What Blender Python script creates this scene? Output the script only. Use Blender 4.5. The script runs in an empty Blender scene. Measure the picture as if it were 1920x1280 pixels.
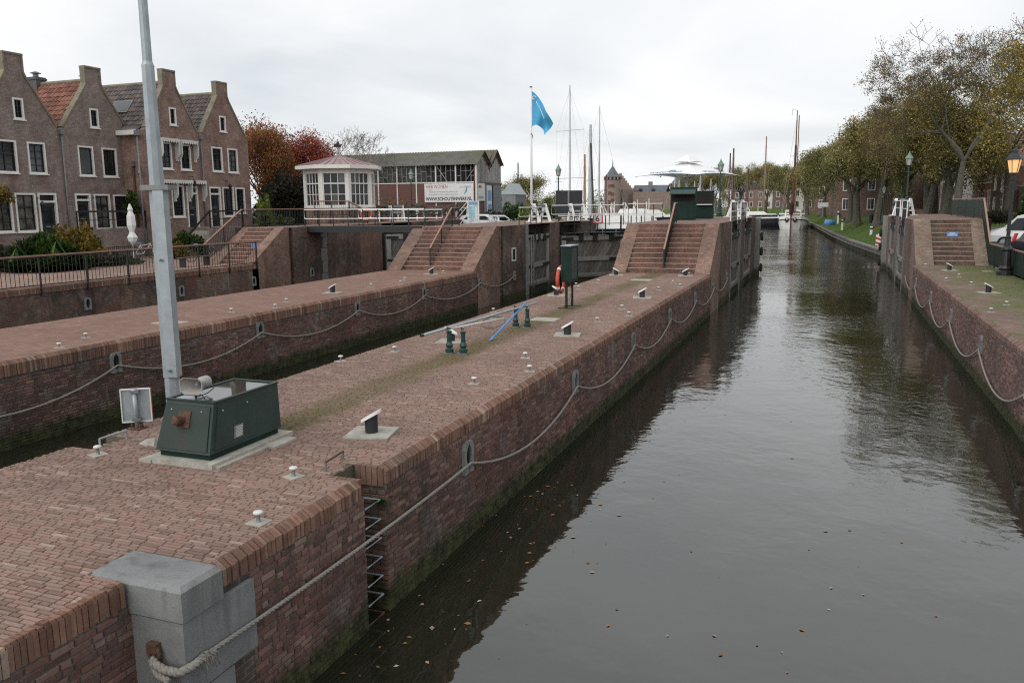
import bpy, math, random
import numpy as np
from mathutils import Vector, Matrix

# ---------------------------------------------------------------- camera, world, sun
SC = bpy.context.scene
COL = SC.collection
F_PX, CX, CY, VPX, VPY, CAM_H, ROLL = 1550.0, 960.0, 640.0, 1560.0, 380.0, 4.8, 0.010
_y = np.array([VPX - CX, CY - VPY, F_PX]); _y = _y / np.linalg.norm(_y)
_z = np.cross(_y, np.array([1.0, ROLL, 0.0])); _z /= np.linalg.norm(_z)
if _z[1] < 0: _z = -_z
_x = np.cross(_z, _y)
if _x[0] < 0: _x = -_x
AX = np.array([_x, _y, _z])                      # rows: world axes seen from the camera (right, up, forward)
def ray(px, py): return AX @ np.array([px - CX, CY - py, F_PX])
def G(px, py, z):                                # the point at height z that is seen at a pixel of the photograph
    d = ray(px, py); t = (z - CAM_H) / d[2]; return Vector((d[0] * t, d[1] * t, z))
def atX(px, py, x):
    d = ray(px, py); t = x / d[0]; return Vector((x, d[1] * t, CAM_H + d[2] * t))
def atY(px, py, y):
    d = ray(px, py); t = y / d[1]; return Vector((d[0] * t, y, CAM_H + d[2] * t))
def atD(px, py, dep):
    v = ray(px, py) * (dep / F_PX); return Vector((v[0], v[1], CAM_H + v[2]))

cam_data = bpy.data.cameras.new('camera')
cam = bpy.data.objects.new('camera', cam_data); COL.objects.link(cam)
cam_data.sensor_width = 36.0; cam_data.lens = F_PX / 1920.0 * 36.0
cam_data.clip_start = 0.1; cam_data.clip_end = 5000
r_, u_, f_ = AX[:, 0], AX[:, 1], AX[:, 2]
cam.matrix_world = Matrix(((r_[0], u_[0], -f_[0], 0), (r_[1], u_[1], -f_[1], 0), (r_[2], u_[2], -f_[2], CAM_H), (0, 0, 0, 1)))
SC.camera = cam

world = bpy.data.worlds.new('World'); SC.world = world; world.use_nodes = True
wn, wl = world.node_tree.nodes, world.node_tree.links
wn.clear()
w_out = wn.new('ShaderNodeOutputWorld'); w_bg = wn.new('ShaderNodeBackground'); w_bg.inputs['Strength'].default_value = 0.1
sky = wn.new('ShaderNodeTexSky'); sky.sky_type = 'NISHITA'; sky.sun_disc = False
SUN_EL, SUN_ROT = math.radians(38), math.radians(200)
sky.sun_elevation = SUN_EL; sky.sun_rotation = SUN_ROT; sky.air_density = 1.0; sky.dust_density = 2.0
tc = wn.new('ShaderNodeTexCoord')
# cloud deck: the view direction is laid out on a flat layer overhead so that clouds flatten towards the horizon
sep = wn.new('ShaderNodeSeparateXYZ'); wl.new(tc.outputs['Generated'], sep.inputs[0])
ab = wn.new('ShaderNodeMath'); ab.operation = 'ABSOLUTE'; wl.new(sep.outputs['Z'], ab.inputs[0])
ad = wn.new('ShaderNodeMath'); ad.operation = 'ADD'; ad.inputs[1].default_value = 0.16; wl.new(ab.outputs[0], ad.inputs[0])
dx = wn.new('ShaderNodeMath'); dx.operation = 'DIVIDE'; wl.new(sep.outputs['X'], dx.inputs[0]); wl.new(ad.outputs[0], dx.inputs[1])
dy = wn.new('ShaderNodeMath'); dy.operation = 'DIVIDE'; wl.new(sep.outputs['Y'], dy.inputs[0]); wl.new(ad.outputs[0], dy.inputs[1])
cmb = wn.new('ShaderNodeCombineXYZ'); wl.new(dx.outputs[0], cmb.inputs['X']); wl.new(dy.outputs[0], cmb.inputs['Y'])
cn = wn.new('ShaderNodeTexNoise'); cn.inputs['Scale'].default_value = 0.55; cn.inputs['Detail'].default_value = 5; cn.inputs['Roughness'].default_value = 0.5; cn.inputs['Distortion'].default_value = 0.5
wl.new(cmb.outputs[0], cn.inputs['Vector'])
cr = wn.new('ShaderNodeValToRGB'); wl.new(cn.outputs['Fac'], cr.inputs['Fac'])
cr.color_ramp.elements[0].position = 0.33; cr.color_ramp.elements[0].color = (0.6, 0.64, 0.67, 1)
cr.color_ramp.elements[1].position = 0.62; cr.color_ramp.elements[1].color = (0.88, 0.882, 0.885, 1)
e = cr.color_ramp.elements.new(0.48); e.color = (0.755, 0.77, 0.785, 1)
mul = wn.new('ShaderNodeVectorMath'); mul.operation = 'SCALE'; mul.inputs['Scale'].default_value = 10.7; wl.new(cr.outputs['Color'], mul.inputs[0])
mixw = wn.new('ShaderNodeMix'); mixw.data_type = 'RGBA'; mixw.inputs['Factor'].default_value = 0.94
wl.new(sky.outputs['Color'], mixw.inputs['A']); wl.new(mul.outputs['Vector'], mixw.inputs['B'])
wl.new(mixw.outputs['Result'], w_bg.inputs['Color']); wl.new(w_bg.outputs[0], w_out.inputs['Surface'])

sun_d = bpy.data.lights.new('sun', 'SUN'); sun_d.energy = 1.5; sun_d.angle = math.radians(60); sun_d.color = (1.0, 0.97, 0.93)
sun = bpy.data.objects.new('sun', sun_d); COL.objects.link(sun)
sd = Vector((math.sin(SUN_ROT) * math.cos(SUN_EL), math.cos(SUN_ROT) * math.cos(SUN_EL), math.sin(SUN_EL)))
sun.rotation_euler = sd.to_track_quat('Z', 'Y').to_euler(); sun.location = (0, 0, 60)

SC.view_settings.view_transform = 'Standard'; SC.view_settings.look = 'None'
SC.view_settings.exposure = 0.2; SC.view_settings.gamma = 1.0; SC.view_settings.use_curve_mapping = False
SC.render.engine = 'CYCLES'
SC.cycles.use_denoising = False; SC.cycles.filter_width = 1.15; SC.cycles.max_bounces = 6; SC.cycles.transparent_max_bounces = 12

# ---------------------------------------------------------------- mesh helpers
R = math.radians
rng = random.Random(11)
nrg = np.random.default_rng(5)

def fast_mesh(name, verts, quads):
    me = bpy.data.meshes.new(name)
    verts = np.asarray(verts, dtype=np.float32); quads = np.asarray(quads, dtype=np.int32)
    n, k = quads.shape
    me.vertices.add(len(verts)); me.vertices.foreach_set('co', verts.ravel())
    me.loops.add(n * k); me.loops.foreach_set('vertex_index', quads.ravel())
    me.polygons.add(n); me.polygons.foreach_set('loop_start', np.arange(0, n * k, k, dtype=np.int32))
    me.polygons.foreach_set('loop_total', np.full(n, k, dtype=np.int32))
    me.polygons.foreach_set('use_smooth', np.zeros(n, dtype=bool)); me.update(calc_edges=True); me.validate()
    return me

def root_of(o):
    while o.parent is not None: o = o.parent
    return o

def link(name, me, parent=None, mat=None, smooth=False):
    if mat is not None and not me.materials: me.materials.append(mat)
    if smooth and me.polygons: me.polygons.foreach_set('use_smooth', np.ones(len(me.polygons), dtype=bool))
    o = bpy.data.objects.new(name, me); COL.objects.link(o)
    if parent is not None: o.parent = parent
    return o

def tag(o, label=None, cat=None, group=None, kind=None):
    if label: o['label'] = label
    if cat: o['category'] = cat
    if group: o['group'] = group
    if kind: o['kind'] = kind
    return o

def thing(name, label, cat, loc=(0, 0, 0), rz=0.0, group=None, kind=None):
    o = bpy.data.objects.new(name, None); COL.objects.link(o)
    o.empty_display_size = 0.2; o.location = loc; o.rotation_euler = (0, 0, rz)
    return tag(o, label, cat, group, kind)

def dup(root, loc, rz=0.0, label=None, scale=None):
    r = root.copy(); COL.objects.link(r); r.location = loc; r.rotation_euler = (0, 0, rz)
    if label: r['label'] = label
    if scale: r.scale = scale if not isinstance(scale, (int, float)) else (scale,) * 3
    for ch in list(root.children):
        c = ch.copy(); COL.objects.link(c); c.parent = r
        for g in list(ch.children):
            d = g.copy(); COL.objects.link(d); d.parent = c
    return r

class MB:
    def __init__(s): s.v = []; s.f = []
    def add(s, vs, fs):
        n = len(s.v); s.v.extend([tuple(v) for v in vs]); s.f.extend([tuple(i + n for i in f) for f in fs]); return s
    def box(s, x0, x1, y0, y1, z0, z1):
        if x0 > x1: x0, x1 = x1, x0
        if y0 > y1: y0, y1 = y1, y0
        if z0 > z1: z0, z1 = z1, z0
        return s.add([(x0, y0, z0), (x1, y0, z0), (x1, y1, z0), (x0, y1, z0), (x0, y0, z1), (x1, y0, z1), (x1, y1, z1), (x0, y1, z1)],
                     [(0, 3, 2, 1), (4, 5, 6, 7), (0, 1, 5, 4), (1, 2, 6, 5), (2, 3, 7, 6), (3, 0, 4, 7)])
    def frustum(s, lo, hi, z0, z1):               # lo / hi: (x0, x1, y0, y1)
        a, b = lo, hi
        return s.add([(a[0], a[2], z0), (a[1], a[2], z0), (a[1], a[3], z0), (a[0], a[3], z0), (b[0], b[2], z1), (b[1], b[2], z1), (b[1], b[3], z1), (b[0], b[3], z1)],
                     [(0, 3, 2, 1), (4, 5, 6, 7), (0, 1, 5, 4), (1, 2, 6, 5), (2, 3, 7, 6), (3, 0, 4, 7)])
    def obox(s, c, ax, ay, az):                   # centre and three half vectors
        c, ax, ay, az = Vector(c), Vector(ax), Vector(ay), Vector(az)
        vs = [c - ax - ay - az, c + ax - ay - az, c + ax + ay - az, c - ax + ay - az, c - ax - ay + az, c + ax - ay + az, c + ax + ay + az, c - ax + ay + az]
        return s.add(vs, [(0, 3, 2, 1), (4, 5, 6, 7), (0, 1, 5, 4), (1, 2, 6, 5), (2, 3, 7, 6), (3, 0, 4, 7)])
    def bar(s, p, q, w, h, up=(0, 0, 1)):
        p, q = Vector(p), Vector(q); d = q - p; L = d.length
        if L < 1e-6: return s
        d.normalize(); up = Vector(up)
        if abs(d.dot(up)) > 0.98: up = Vector((1, 0, 0)) if abs(d.x) < 0.9 else Vector((0, 1, 0))
        sx = d.cross(up).normalized(); sz = sx.cross(d).normalized()
        return s.obox((p + q) / 2, sx * w / 2, d * L / 2, sz * h / 2)
    def tube(s, pts, r, n=8, cap=True, closed=False):
        pts = [Vector(p) for p in pts]; m = len(pts)
        rs = r if isinstance(r, (list, tuple)) else [r] * m
        base = len(s.v); prev = None
        for i, p in enumerate(pts):
            if closed: d = pts[(i + 1) % m] - pts[i - 1]
            else: d = (pts[min(i + 1, m - 1)] - pts[max(i - 1, 0)])
            d.normalize()
            if prev is None:
                a = Vector((0, 0, 1)) if abs(d.z) < 0.9 else Vector((1, 0, 0))
                u = d.cross(a).normalized()
            else:
                u = (prev - d * prev.dot(d))
                u = u.normalized() if u.length > 1e-6 else d.orthogonal().normalized()
            prev = u; w = d.cross(u)
            for k in range(n):
                a = 2 * math.pi * k / n
                s.v.append(tuple(p + (u * math.cos(a) + w * math.sin(a)) * rs[i]))
        for i in range(m if closed else m - 1):
            j = (i + 1) % m
            for k in range(n):
                s.f.append((base + i * n + k, base + i * n + (k + 1) % n, base + j * n + (k + 1) % n, base + j * n + k))
        if cap and not closed:
            s.f.append(tuple(base + k for k in range(n))[::-1]); s.f.append(tuple(base + (m - 1) * n + k for k in range(n)))
        return s
    def lathe(s, c, prof, n=12, cap=True, phase=0.0, sq=None):
        base = len(s.v); m = len(prof)
        for (r, z) in prof:
            for k in range(n):
                a = 2 * math.pi * k / n + phase
                s.v.append((c[0] + r * math.cos(a), c[1] + r * math.sin(a), c[2] + z))
        for i in range(m - 1):
            for k in range(n):
                s.f.append((base + i * n + k, base + i * n + (k + 1) % n, base + (i + 1) * n + (k + 1) % n, base + (i + 1) * n + k))
        if cap:
            s.f.append(tuple(base + k for k in range(n))[::-1]); s.f.append(tuple(base + (m - 1) * n + k for k in range(n)))
        return s
    def prism(s, poly, o, u, v, w):               # polygon (a, b) in plane o + a u + b v, pushed along w
        o, u, v, w = Vector(o), Vector(u), Vector(v), Vector(w); n = len(poly); b = len(s.v)
        for (a, c) in poly: s.v.append(tuple(o + u * a + v * c))
        for (a, c) in poly: s.v.append(tuple(o + u * a + v * c + w))
        s.f.append(tuple(b + i for i in range(n))[::-1]); s.f.append(tuple(b + n + i for i in range(n)))
        for i in range(n):
            j = (i + 1) % n; s.f.append((b + i, b + j, b + n + j, b + n + i))
        return s
    def quad(s, *p): return s.add(p, [tuple(range(len(p)))])
    def grid(s, rows):                            # rows of points -> quads
        b = len(s.v); m = len(rows[0])
        for r in rows: s.v.extend([tuple(p) for p in r])
        for i in range(len(rows) - 1):
            for k in range(m - 1): s.f.append((b + i * m + k, b + i * m + k + 1, b + (i + 1) * m + k + 1, b + (i + 1) * m + k))
        return s
    def ball(s, c, rx, ry=None, rz=None, n=10, m=6):
        ry = ry or rx; rz = rz or rx
        rows = []
        for i in range(m + 1):
            t = math.pi * i / m
            rows.append([(c[0] + rx * math.sin(t) * math.cos(2 * math.pi * k / n), c[1] + ry * math.sin(t) * math.sin(2 * math.pi * k / n), c[2] + rz * math.cos(t)) for k in range(n + 1)])
        return s.grid(rows)
    def mesh(s, name, off=(0, 0, 0)):
        me = bpy.data.meshes.new(name)
        if off[0] or off[1] or off[2]: vs = [(v[0] - off[0], v[1] - off[1], v[2] - off[2]) for v in s.v]
        else: vs = s.v
        me.from_pydata(vs, [], s.f); me.validate(); me.update(); return me
    def build(s, name, mat, parent=None, smooth=False, local=False):
        off = (0, 0, 0)
        if parent is not None and not local: off = root_of(parent).location
        return link(name, s.mesh(name, off), parent, mat, smooth)

def auto_smooth(o, ang=35):
    pass

# ---------------------------------------------------------------- materials
class Nt:
    def __init__(s, name):
        s.m = bpy.data.materials.new(name); s.m.use_nodes = True
        s.t = s.m.node_tree; s.t.nodes.clear()
        s.out = s.n('ShaderNodeOutputMaterial'); s.b = s.n('ShaderNodeBsdfPrincipled'); s.l(s.b.outputs[0], s.out.inputs['Surface'])
        s.geo = s.n('ShaderNodeNewGeometry')
    def n(s, t, **k):
        x = s.t.nodes.new(t)
        for a, v in k.items(): setattr(x, a, v)
        return x
    def l(s, a, b): s.t.links.new(a, b)
    def val(s, sock, v):
        if hasattr(v, 'is_output') or hasattr(v, 'links'): s.l(v, sock)
        else: sock.default_value = v
    def math(s, op, a, b=None, c=None, clamp=False):
        x = s.n('ShaderNodeMath', operation=op, use_clamp=clamp); s.val(x.inputs[0], a)
        if b is not None: s.val(x.inputs[1], b)
        if c is not None: s.val(x.inputs[2], c)
        return x.outputs[0]
    def noise(s, scale, detail=3, rough=0.55, vec=None, dist=0.0):
        x = s.n('ShaderNodeTexNoise'); x.inputs['Scale'].default_value = scale; x.inputs['Detail'].default_value = detail
        x.inputs['Roughness'].default_value = rough; x.inputs['Distortion'].default_value = dist
        s.l(vec if vec is not None else s.geo.outputs['Position'], x.inputs['Vector']); return x.outputs['Fac']
    def ramp(s, fac, stops, interp='LINEAR'):
        x = s.n('ShaderNodeValToRGB'); s.l(fac, x.inputs['Fac']); r = x.color_ramp; r.interpolation = interp
        while len(r.elements) < len(stops): r.elements.new(0.5)
        for e, (p, c) in zip(r.elements, stops):
            e.position = p; e.color = (c, c, c, 1) if isinstance(c, (int, float)) else (c[0], c[1], c[2], 1)
        return x.outputs['Color']
    def mix(s, fac, a, b, mode='MIX'):
        x = s.n('ShaderNodeMix', data_type='RGBA', blend_type=mode); s.val(x.inputs['Factor'], fac)
        for k, v in (('A', a), ('B', b)):
            if isinstance(v, (tuple, list)): x.inputs[k].default_value = (v[0], v[1], v[2], 1)
            else: s.l(v, x.inputs[k])
        return x.outputs['Result']
    def rnd(s, obj=True):
        a = s.geo.outputs['Random Per Island']
        if not obj: return a
        o = s.n('ShaderNodeObjectInfo').outputs['Random']
        return s.math('FRACT', s.math('MULTIPLY_ADD', o, 7.31, a))
    def pos(s):
        x = s.n('ShaderNodeSeparateXYZ'); s.l(s.geo.outputs['Position'], x.inputs[0]); return x.outputs
    def bump(s, h, strength=0.3, dist=0.01):
        x = s.n('ShaderNodeBump'); x.inputs['Strength'].default_value = strength; x.inputs['Distance'].default_value = dist
        s.l(h, x.inputs['Height']); s.l(x.outputs[0], s.b.inputs['Normal'])
    def fin(s, col, rough=0.8, metal=0.0, spec=0.5):
        if isinstance(col, (tuple, list)): s.b.inputs['Base Color'].default_value = (col[0], col[1], col[2], 1)
        else: s.l(col, s.b.inputs['Base Color'])
        s.val(s.b.inputs['Roughness'], rough); s.b.inputs['Metallic'].default_value = metal
        s.b.inputs['Specular IOR Level'].default_value = spec
        return s.m

def paint(name, col, rough=0.5, var=0.18, scale=6.0, metal=0.0, spec=0.5, bump=0.0, bscale=60, dirt=None, rnd=0.0):
    t = Nt(name); c = tuple(col)
    lo = tuple(x * (1 - var) for x in c); hi = tuple(min(1, x * (1 + var)) for x in c)
    k = t.ramp(t.noise(scale, 5, 0.65), [(0.3, lo), (0.7, hi)])
    if dirt: k = t.mix(t.ramp(t.noise(scale * 0.6, 6, 0.7), [(0.5, 0), (0.72, dirt[1])]), k, dirt[0])
    if rnd:
        k = t.mix(1.0, k, t.ramp(t.rnd(), [(0, 1 - rnd), (1, 1 + 0 * rnd)]), 'MULTIPLY')
    if bump: t.bump(t.noise(bscale, 4, 0.6), bump, 0.01)
    return t.fin(k, rough, metal, spec)

def uv_of(t):                                     # brick coordinates from world position: U along the wall, V up (or Y on flat tops)
    n = t.n('ShaderNodeSeparateXYZ'); t.l(t.geo.outputs['Normal'], n.inputs[0]); p = t.pos()
    sx = t.math('GREATER_THAN', t.math('ABSOLUTE', n.outputs['X']), 0.7)
    sz = t.math('GREATER_THAN', t.math('ABSOLUTE', n.outputs['Z']), 0.7)
    u = t.math('ADD', t.math('MULTIPLY', p['X'], t.math('SUBTRACT', 1.0, sx)), t.math('MULTIPLY', p['Y'], sx))
    v = t.math('ADD', t.math('MULTIPLY', p['Z'], t.math('SUBTRACT', 1.0, sz)), t.math('MULTIPLY', p['Y'], sz))
    c = t.n('ShaderNodeCombineXYZ'); t.l(u, c.inputs['X']); t.l(v, c.inputs['Y']); return c.outputs[0], p, sz

def weather(t, k, p, moss=True, efflo=0.35, dark=0.6):
    big = t.noise(0.55, 6, 0.65)
    k = t.mix(t.ramp(big, [(0.42, 0), (0.62, dark)]), k, (0.032, 0.026, 0.023))
    if efflo: k = t.mix(t.ramp(t.noise(1.1, 7, 0.72), [(0.55, 0), (0.72, efflo)]), k, (0.30, 0.27, 0.25))
    mp = t.n('ShaderNodeMapping'); mp.inputs['Scale'].default_value = (2.6, 2.6, 0.28); t.l(t.geo.outputs['Position'], mp.inputs['Vector'])   # run-off streaks
    st = t.noise(1.0, 5, 0.6, vec=mp.outputs[0])
    k = t.mix(t.ramp(st, [(0.56, 0), (0.7, dark * .8)]), k, (0.03, 0.026, 0.022))
    if efflo: k = t.mix(t.ramp(st, [(0.27, efflo * .9), (0.38, 0)]), k, (0.32, 0.3, 0.27))
    red = t.noise(0.8, 4, 0.6, dist=0.6)
    k = t.mix(t.ramp(red, [(0.52, 0), (0.68, 0.45)]), k, (0.14, 0.05, 0.035))
    if moss:
        h = t.math('ADD', p['Z'], t.math('MULTIPLY', t.math('SUBTRACT', t.noise(3.0, 4, 0.7), 0.5), 0.35))
        k = t.mix(t.ramp(h, [(0.24, 0.95), (0.42, 0.0)]), k, t.ramp(t.noise(6, 4), [(0.35, (0.012, 0.016, 0.006)), (0.7, (0.055, 0.065, 0.018))]))
    return k

def brickmat(name, c1, c2, cm, bw=0.21, bh=0.063, mortar=0.011, moss=False, efflo=0.3, dark=0.5, bump=0.6, wx=True, rough=0.9, swap=False):
    t = Nt(name); uv, p, sz = uv_of(t)
    b = t.n('ShaderNodeTexBrick'); t.l(uv, b.inputs['Vector']); b.offset = 0.5
    b.inputs['Scale'].default_value = 1.0; b.inputs['Brick Width'].default_value = bw; b.inputs['Row Height'].default_value = bh
    b.inputs['Mortar Size'].default_value = mortar; b.inputs['Mortar Smooth'].default_value = 0.3; b.inputs['Bias'].default_value = -0.1
    for k, c in (('Color1', c1), ('Color2', c2), ('Mortar', cm)): b.inputs[k].default_value = (c[0], c[1], c[2], 1)
    k = b.outputs['Color']
    k = t.mix(1.0, k, t.ramp(t.noise(2.0, 5, 0.7), [(0.3, 0.72), (0.7, 1.2)]), 'MULTIPLY')
    k = t.mix(1.0, k, t.ramp(t.noise(11, 6, 0.85), [(0.36, 0.66), (0.64, 1.34)]), 'MULTIPLY')   # brick to brick grain
    if wx: k = weather(t, k, p, moss, efflo, dark)
    h = t.math('SUBTRACT', t.math('MULTIPLY', t.noise(30, 3), 0.35), b.outputs['Fac'])
    t.bump(h, bump, 0.012)
    return t.fin(k, rough, 0, 0.3)

def piecemat(name, stops, moss=False, efflo=0.3, dark=0.4, rough=0.85, wx=True, moss_top=False):
    t = Nt(name); p = t.pos()
    k = t.ramp(t.rnd(), stops)
    k = t.mix(1.0, k, t.ramp(t.noise(25, 5, 0.7), [(0.3, 0.75), (0.7, 1.18)]), 'MULTIPLY')
    if wx: k = weather(t, k, p, moss, efflo, dark)
    t.bump(t.noise(60, 4, 0.7), 0.35, 0.008)
    return t.fin(k, rough, 0, 0.35)

mt = {}
WALL_D, WALL_L, MORT = (0.12, 0.062, 0.046), (0.21, 0.113, 0.083), (0.18, 0.155, 0.13)
mt['lock_brick'] = brickmat('lock brickwork', WALL_D, WALL_L, MORT, moss=True, efflo=0.7, dark=0.85)
mt['lock_brick_r'] = brickmat('right quay brickwork', (0.14, 0.075, 0.062), (0.23, 0.13, 0.105), (0.2, 0.17, 0.15), moss=True, efflo=0.3, dark=0.45)
mt['lock_core'] = brickmat('mortar bed', (0.06, 0.05, 0.045), (0.09, 0.075, 0.065), (0.12, 0.11, 0.1), moss=True, efflo=0.2, dark=0.5)
PAV = [(0.0, (0.175, 0.113, 0.09)), (0.25, (0.235, 0.152, 0.12)), (0.5, (0.25, 0.175, 0.142)), (0.75, (0.265, 0.16, 0.128)), (0.95, (0.29, 0.2, 0.165)), (1.0, (0.36, 0.27, 0.225))]
def paver_mat(name, green=True):
    t = Nt(name); p = t.pos()
    k = t.ramp(t.rnd(), PAV)
    k = t.mix(1.0, k, t.ramp(t.noise(30, 5, 0.7), [(0.3, 0.78), (0.7, 1.15)]), 'MULTIPLY')
    k = t.mix(t.ramp(t.noise(0.5, 5, 0.65), [(0.42, 0), (0.7, 0.45)]), k, (0.12, 0.085, 0.07))
    k = t.mix(t.ramp(t.noise(0.9, 6, 0.7, dist=0.4), [(0.6, 0), (0.74, 0.3)]), k, (0.36, 0.29, 0.25))
    if green: k = green_strip(t, k, p)
    t.bump(t.noise(70, 4, 0.7), 0.4, 0.006)
    return t.fin(k, 0.82, 0, 0.3)
def green_strip(t, k, p):                         # algae along the drain line down the middle of the island
    d = t.math('ABSOLUTE', t.math('ADD', p['X'], 7.05))
    d = t.math('ADD', d, t.math('MULTIPLY', t.math('SUBTRACT', t.noise(1.3, 4, 0.6), 0.5), 0.5))
    a = t.math('MULTIPLY', t.ramp(d, [(0.2, 0.9), (0.5, 0.0)]), t.ramp(t.noise(0.35, 3), [(0.3, 0.35), (0.5, 1.0)]))
    far = t.math('MULTIPLY', t.math('GREATER_THAN', p['Y'], 9.0), a)
    return t.mix(far, k, (0.115, 0.092, 0.04))
mt['paver'] = paver_mat('klinker paving')
def flatpave(name, c1, c2, cm, bw, bh, green=False, lawn=False):
    t = Nt(name); uv, p, sz = uv_of(t)
    b = t.n('ShaderNodeTexBrick'); t.l(uv, b.inputs['Vector']); b.offset = 0.5
    b.inputs['Scale'].default_value = 1.0; b.inputs['Brick Width'].default_value = bw; b.inputs['Row Height'].default_value = bh
    b.inputs['Mortar Size'].default_value = 0.006; b.inputs['Mortar Smooth'].default_value = 0.2
    for k, c in (('Color1', c1), ('Color2', c2), ('Mortar', cm)): b.inputs[k].default_value = (c[0], c[1], c[2], 1)
    k = b.outputs['Color']
    k = t.mix(1.0, k, t.ramp(t.noise(3, 6, 0.7), [(0.3, 0.75), (0.7, 1.2)]), 'MULTIPLY')
    k = t.mix(t.ramp(t.noise(0.5, 5, 0.65), [(0.42, 0), (0.7, 0.5)]), k, tuple(x * 0.6 for x in c1))
    if green: k = green_strip(t, k, p)
    if lawn:                                      # moss and grass creeping over the bricks
        a = t.math('ADD', t.noise(0.6, 6, 0.7), t.math('MULTIPLY', t.ramp(t.math('MULTIPLY', p['X'], 0.1), [(0.44, 0.0), (0.7, 1.0)]), 0.33))
        k = t.mix(t.ramp(a, [(0.5, 0), (0.62, 0.8)]), k, t.ramp(t.noise(8, 4), [(0.3, (0.05, 0.065, 0.02)), (0.7, (0.13, 0.15, 0.04))]))
    t.bump(t.math('SUBTRACT', t.math('MULTIPLY', t.noise(40, 3), 0.4), b.outputs['Fac']), 0.5, 0.01)
    return t.fin(k, 0.85, 0, 0.3)
mt['pave_flat'] = flatpave('klinker paving far', (0.215, 0.12, 0.09), (0.295, 0.172, 0.132), (0.1, 0.078, 0.06), 0.2, 0.055)
mt['pave_plat'] = flatpave('platform paving', (0.2, 0.13, 0.105), (0.29, 0.19, 0.15), (0.1, 0.08, 0.07), 0.2, 0.055)
mt['pave_right'] = flatpave('right quay paving', (0.17, 0.11, 0.085), (0.25, 0.165, 0.13), (0.09, 0.075, 0.06), 0.2, 0.055, lawn=True)
mt['pave_street'] = flatpave('street paving', (0.25, 0.165, 0.13), (0.34, 0.235, 0.19), (0.12, 0.1, 0.085), 0.2, 0.1)
mt['paver_core'] = paint('sand joints', (0.1, 0.085, 0.06), 0.95, 0.4, 5, dirt=((0.075, 0.085, 0.03), 0.7))
mt['wall_brick'] = piecemat('wall brick', [(0, (0.09, 0.055, 0.043)), (0.4, (0.165, 0.085, 0.067)), (0.8, (0.215, 0.112, 0.088)), (1, (0.26, 0.18, 0.14))], moss=True, efflo=0.45, dark=0.6)
mt['coping'] = piecemat('coping brick', [(0, (0.145, 0.08, 0.056)), (0.5, (0.215, 0.118, 0.083)), (0.9, (0.27, 0.155, 0.11)), (1, (0.35, 0.27, 0.21))], moss=False, efflo=0.15, dark=0.45)
mt['stair_brick'] = brickmat('stair brickwork', (0.17, 0.085, 0.06), (0.25, 0.13, 0.092), (0.15, 0.11, 0.095), bw=0.063, bh=0.21, mortar=0.009, efflo=0.12, dark=0.45)
mt['stair_brick_r'] = brickmat('mossy stair brickwork', (0.14, 0.09, 0.066), (0.22, 0.15, 0.11), (0.12, 0.1, 0.085), bw=0.063, bh=0.21, mortar=0.009, efflo=0.2, dark=0.6)
mt['flank'] = brickmat('flank brickwork', (0.21, 0.118, 0.085), (0.31, 0.19, 0.14), (0.19, 0.15, 0.13), bw=0.2, bh=0.06, mortar=0.009, efflo=0.15, dark=0.35)
mt['flank_r'] = brickmat('weathered flank brickwork', (0.2, 0.14, 0.105), (0.3, 0.215, 0.165), (0.2, 0.17, 0.14), bw=0.2, bh=0.06, mortar=0.009, efflo=0.3, dark=0.35)
mt['lit_tread'] = paint('sky-brightened tread', (0.3, 0.22, 0.185), 0.85, 0.3, 9)  # paler than the risers: sky brightness on the treads put into the colour
t = Nt('blue stone'); p = t.pos(); k = t.ramp(t.noise(2.2, 6, 0.65), [(0.3, (0.15, 0.153, 0.155)), (0.7, (0.235, 0.238, 0.236))])
k = t.mix(1.0, k, t.ramp(t.noise(45, 4, 0.8), [(0.25, 0.78), (0.75, 1.15)]), 'MULTIPLY')
mp = t.n('ShaderNodeMapping'); mp.inputs['Scale'].default_value = (5, 5, 0.5); t.l(t.geo.outputs['Position'], mp.inputs['Vector'])
k = t.mix(t.ramp(t.noise(1.0, 4, 0.6, vec=mp.outputs[0]), [(0.52, 0), (0.72, 0.7)]), k, (0.085, 0.082, 0.074))
k = t.mix(t.ramp(t.noise(9, 3, 0.6, dist=2.5), [(0.68, 0), (0.74, 0.6)]), k, (0.32, 0.31, 0.28))
h = t.math('ADD', p['Z'], t.math('MULTIPLY', t.noise(4, 4), 0.12)); k = t.mix(t.ramp(h, [(0.0, 0.0), (1.0, 0.0)]), k, (0.3, 0.3, 0.27))
t.bump(t.noise(38, 6, 0.8), 0.5, 0.012); mt['stone'] = t.fin(k, 0.75, 0, 0.35)
mt['stone_light'] = paint('grey niche stone', (0.18, 0.18, 0.178), 0.75, 0.25, 5.0, bump=0.3, bscale=30, dirt=((0.09, 0.085, 0.075), 0.7))
mt['concrete'] = paint('concrete', (0.34, 0.325, 0.285), 0.9, 0.28, 6, bump=0.5, bscale=45, dirt=((0.15, 0.145, 0.115), 0.6))
mt['hole_shade'] = paint('painted recess shade', (0.012, 0.011, 0.01), 0.95, 0.2)  # near-black colour painted in for the shade inside niches, openings and gate recesses
mt['green'] = paint('green cabinet paint', (0.02, 0.037, 0.031), 0.5, 0.22, 3.0, spec=0.3, dirt=((0.05, 0.045, 0.035), 0.35))
t = Nt('green door paint with rust run'); p = t.pos(); k = t.ramp(t.noise(3, 5, 0.65), [(0.3, (0.012, 0.024, 0.019)), (0.7, (0.02, 0.037, 0.03))])
dxx = t.math('ABSOLUTE', t.math('ADD', p['X'], t.math('ADD', 7.14, t.math('MULTIPLY', t.math('SUBTRACT', t.noise(7, 4), 0.5), 0.16))))
low = t.ramp(t.math('SUBTRACT', p['Z'], 1.35), [(0.55, 1.0), (0.8, 0.2)])
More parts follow.
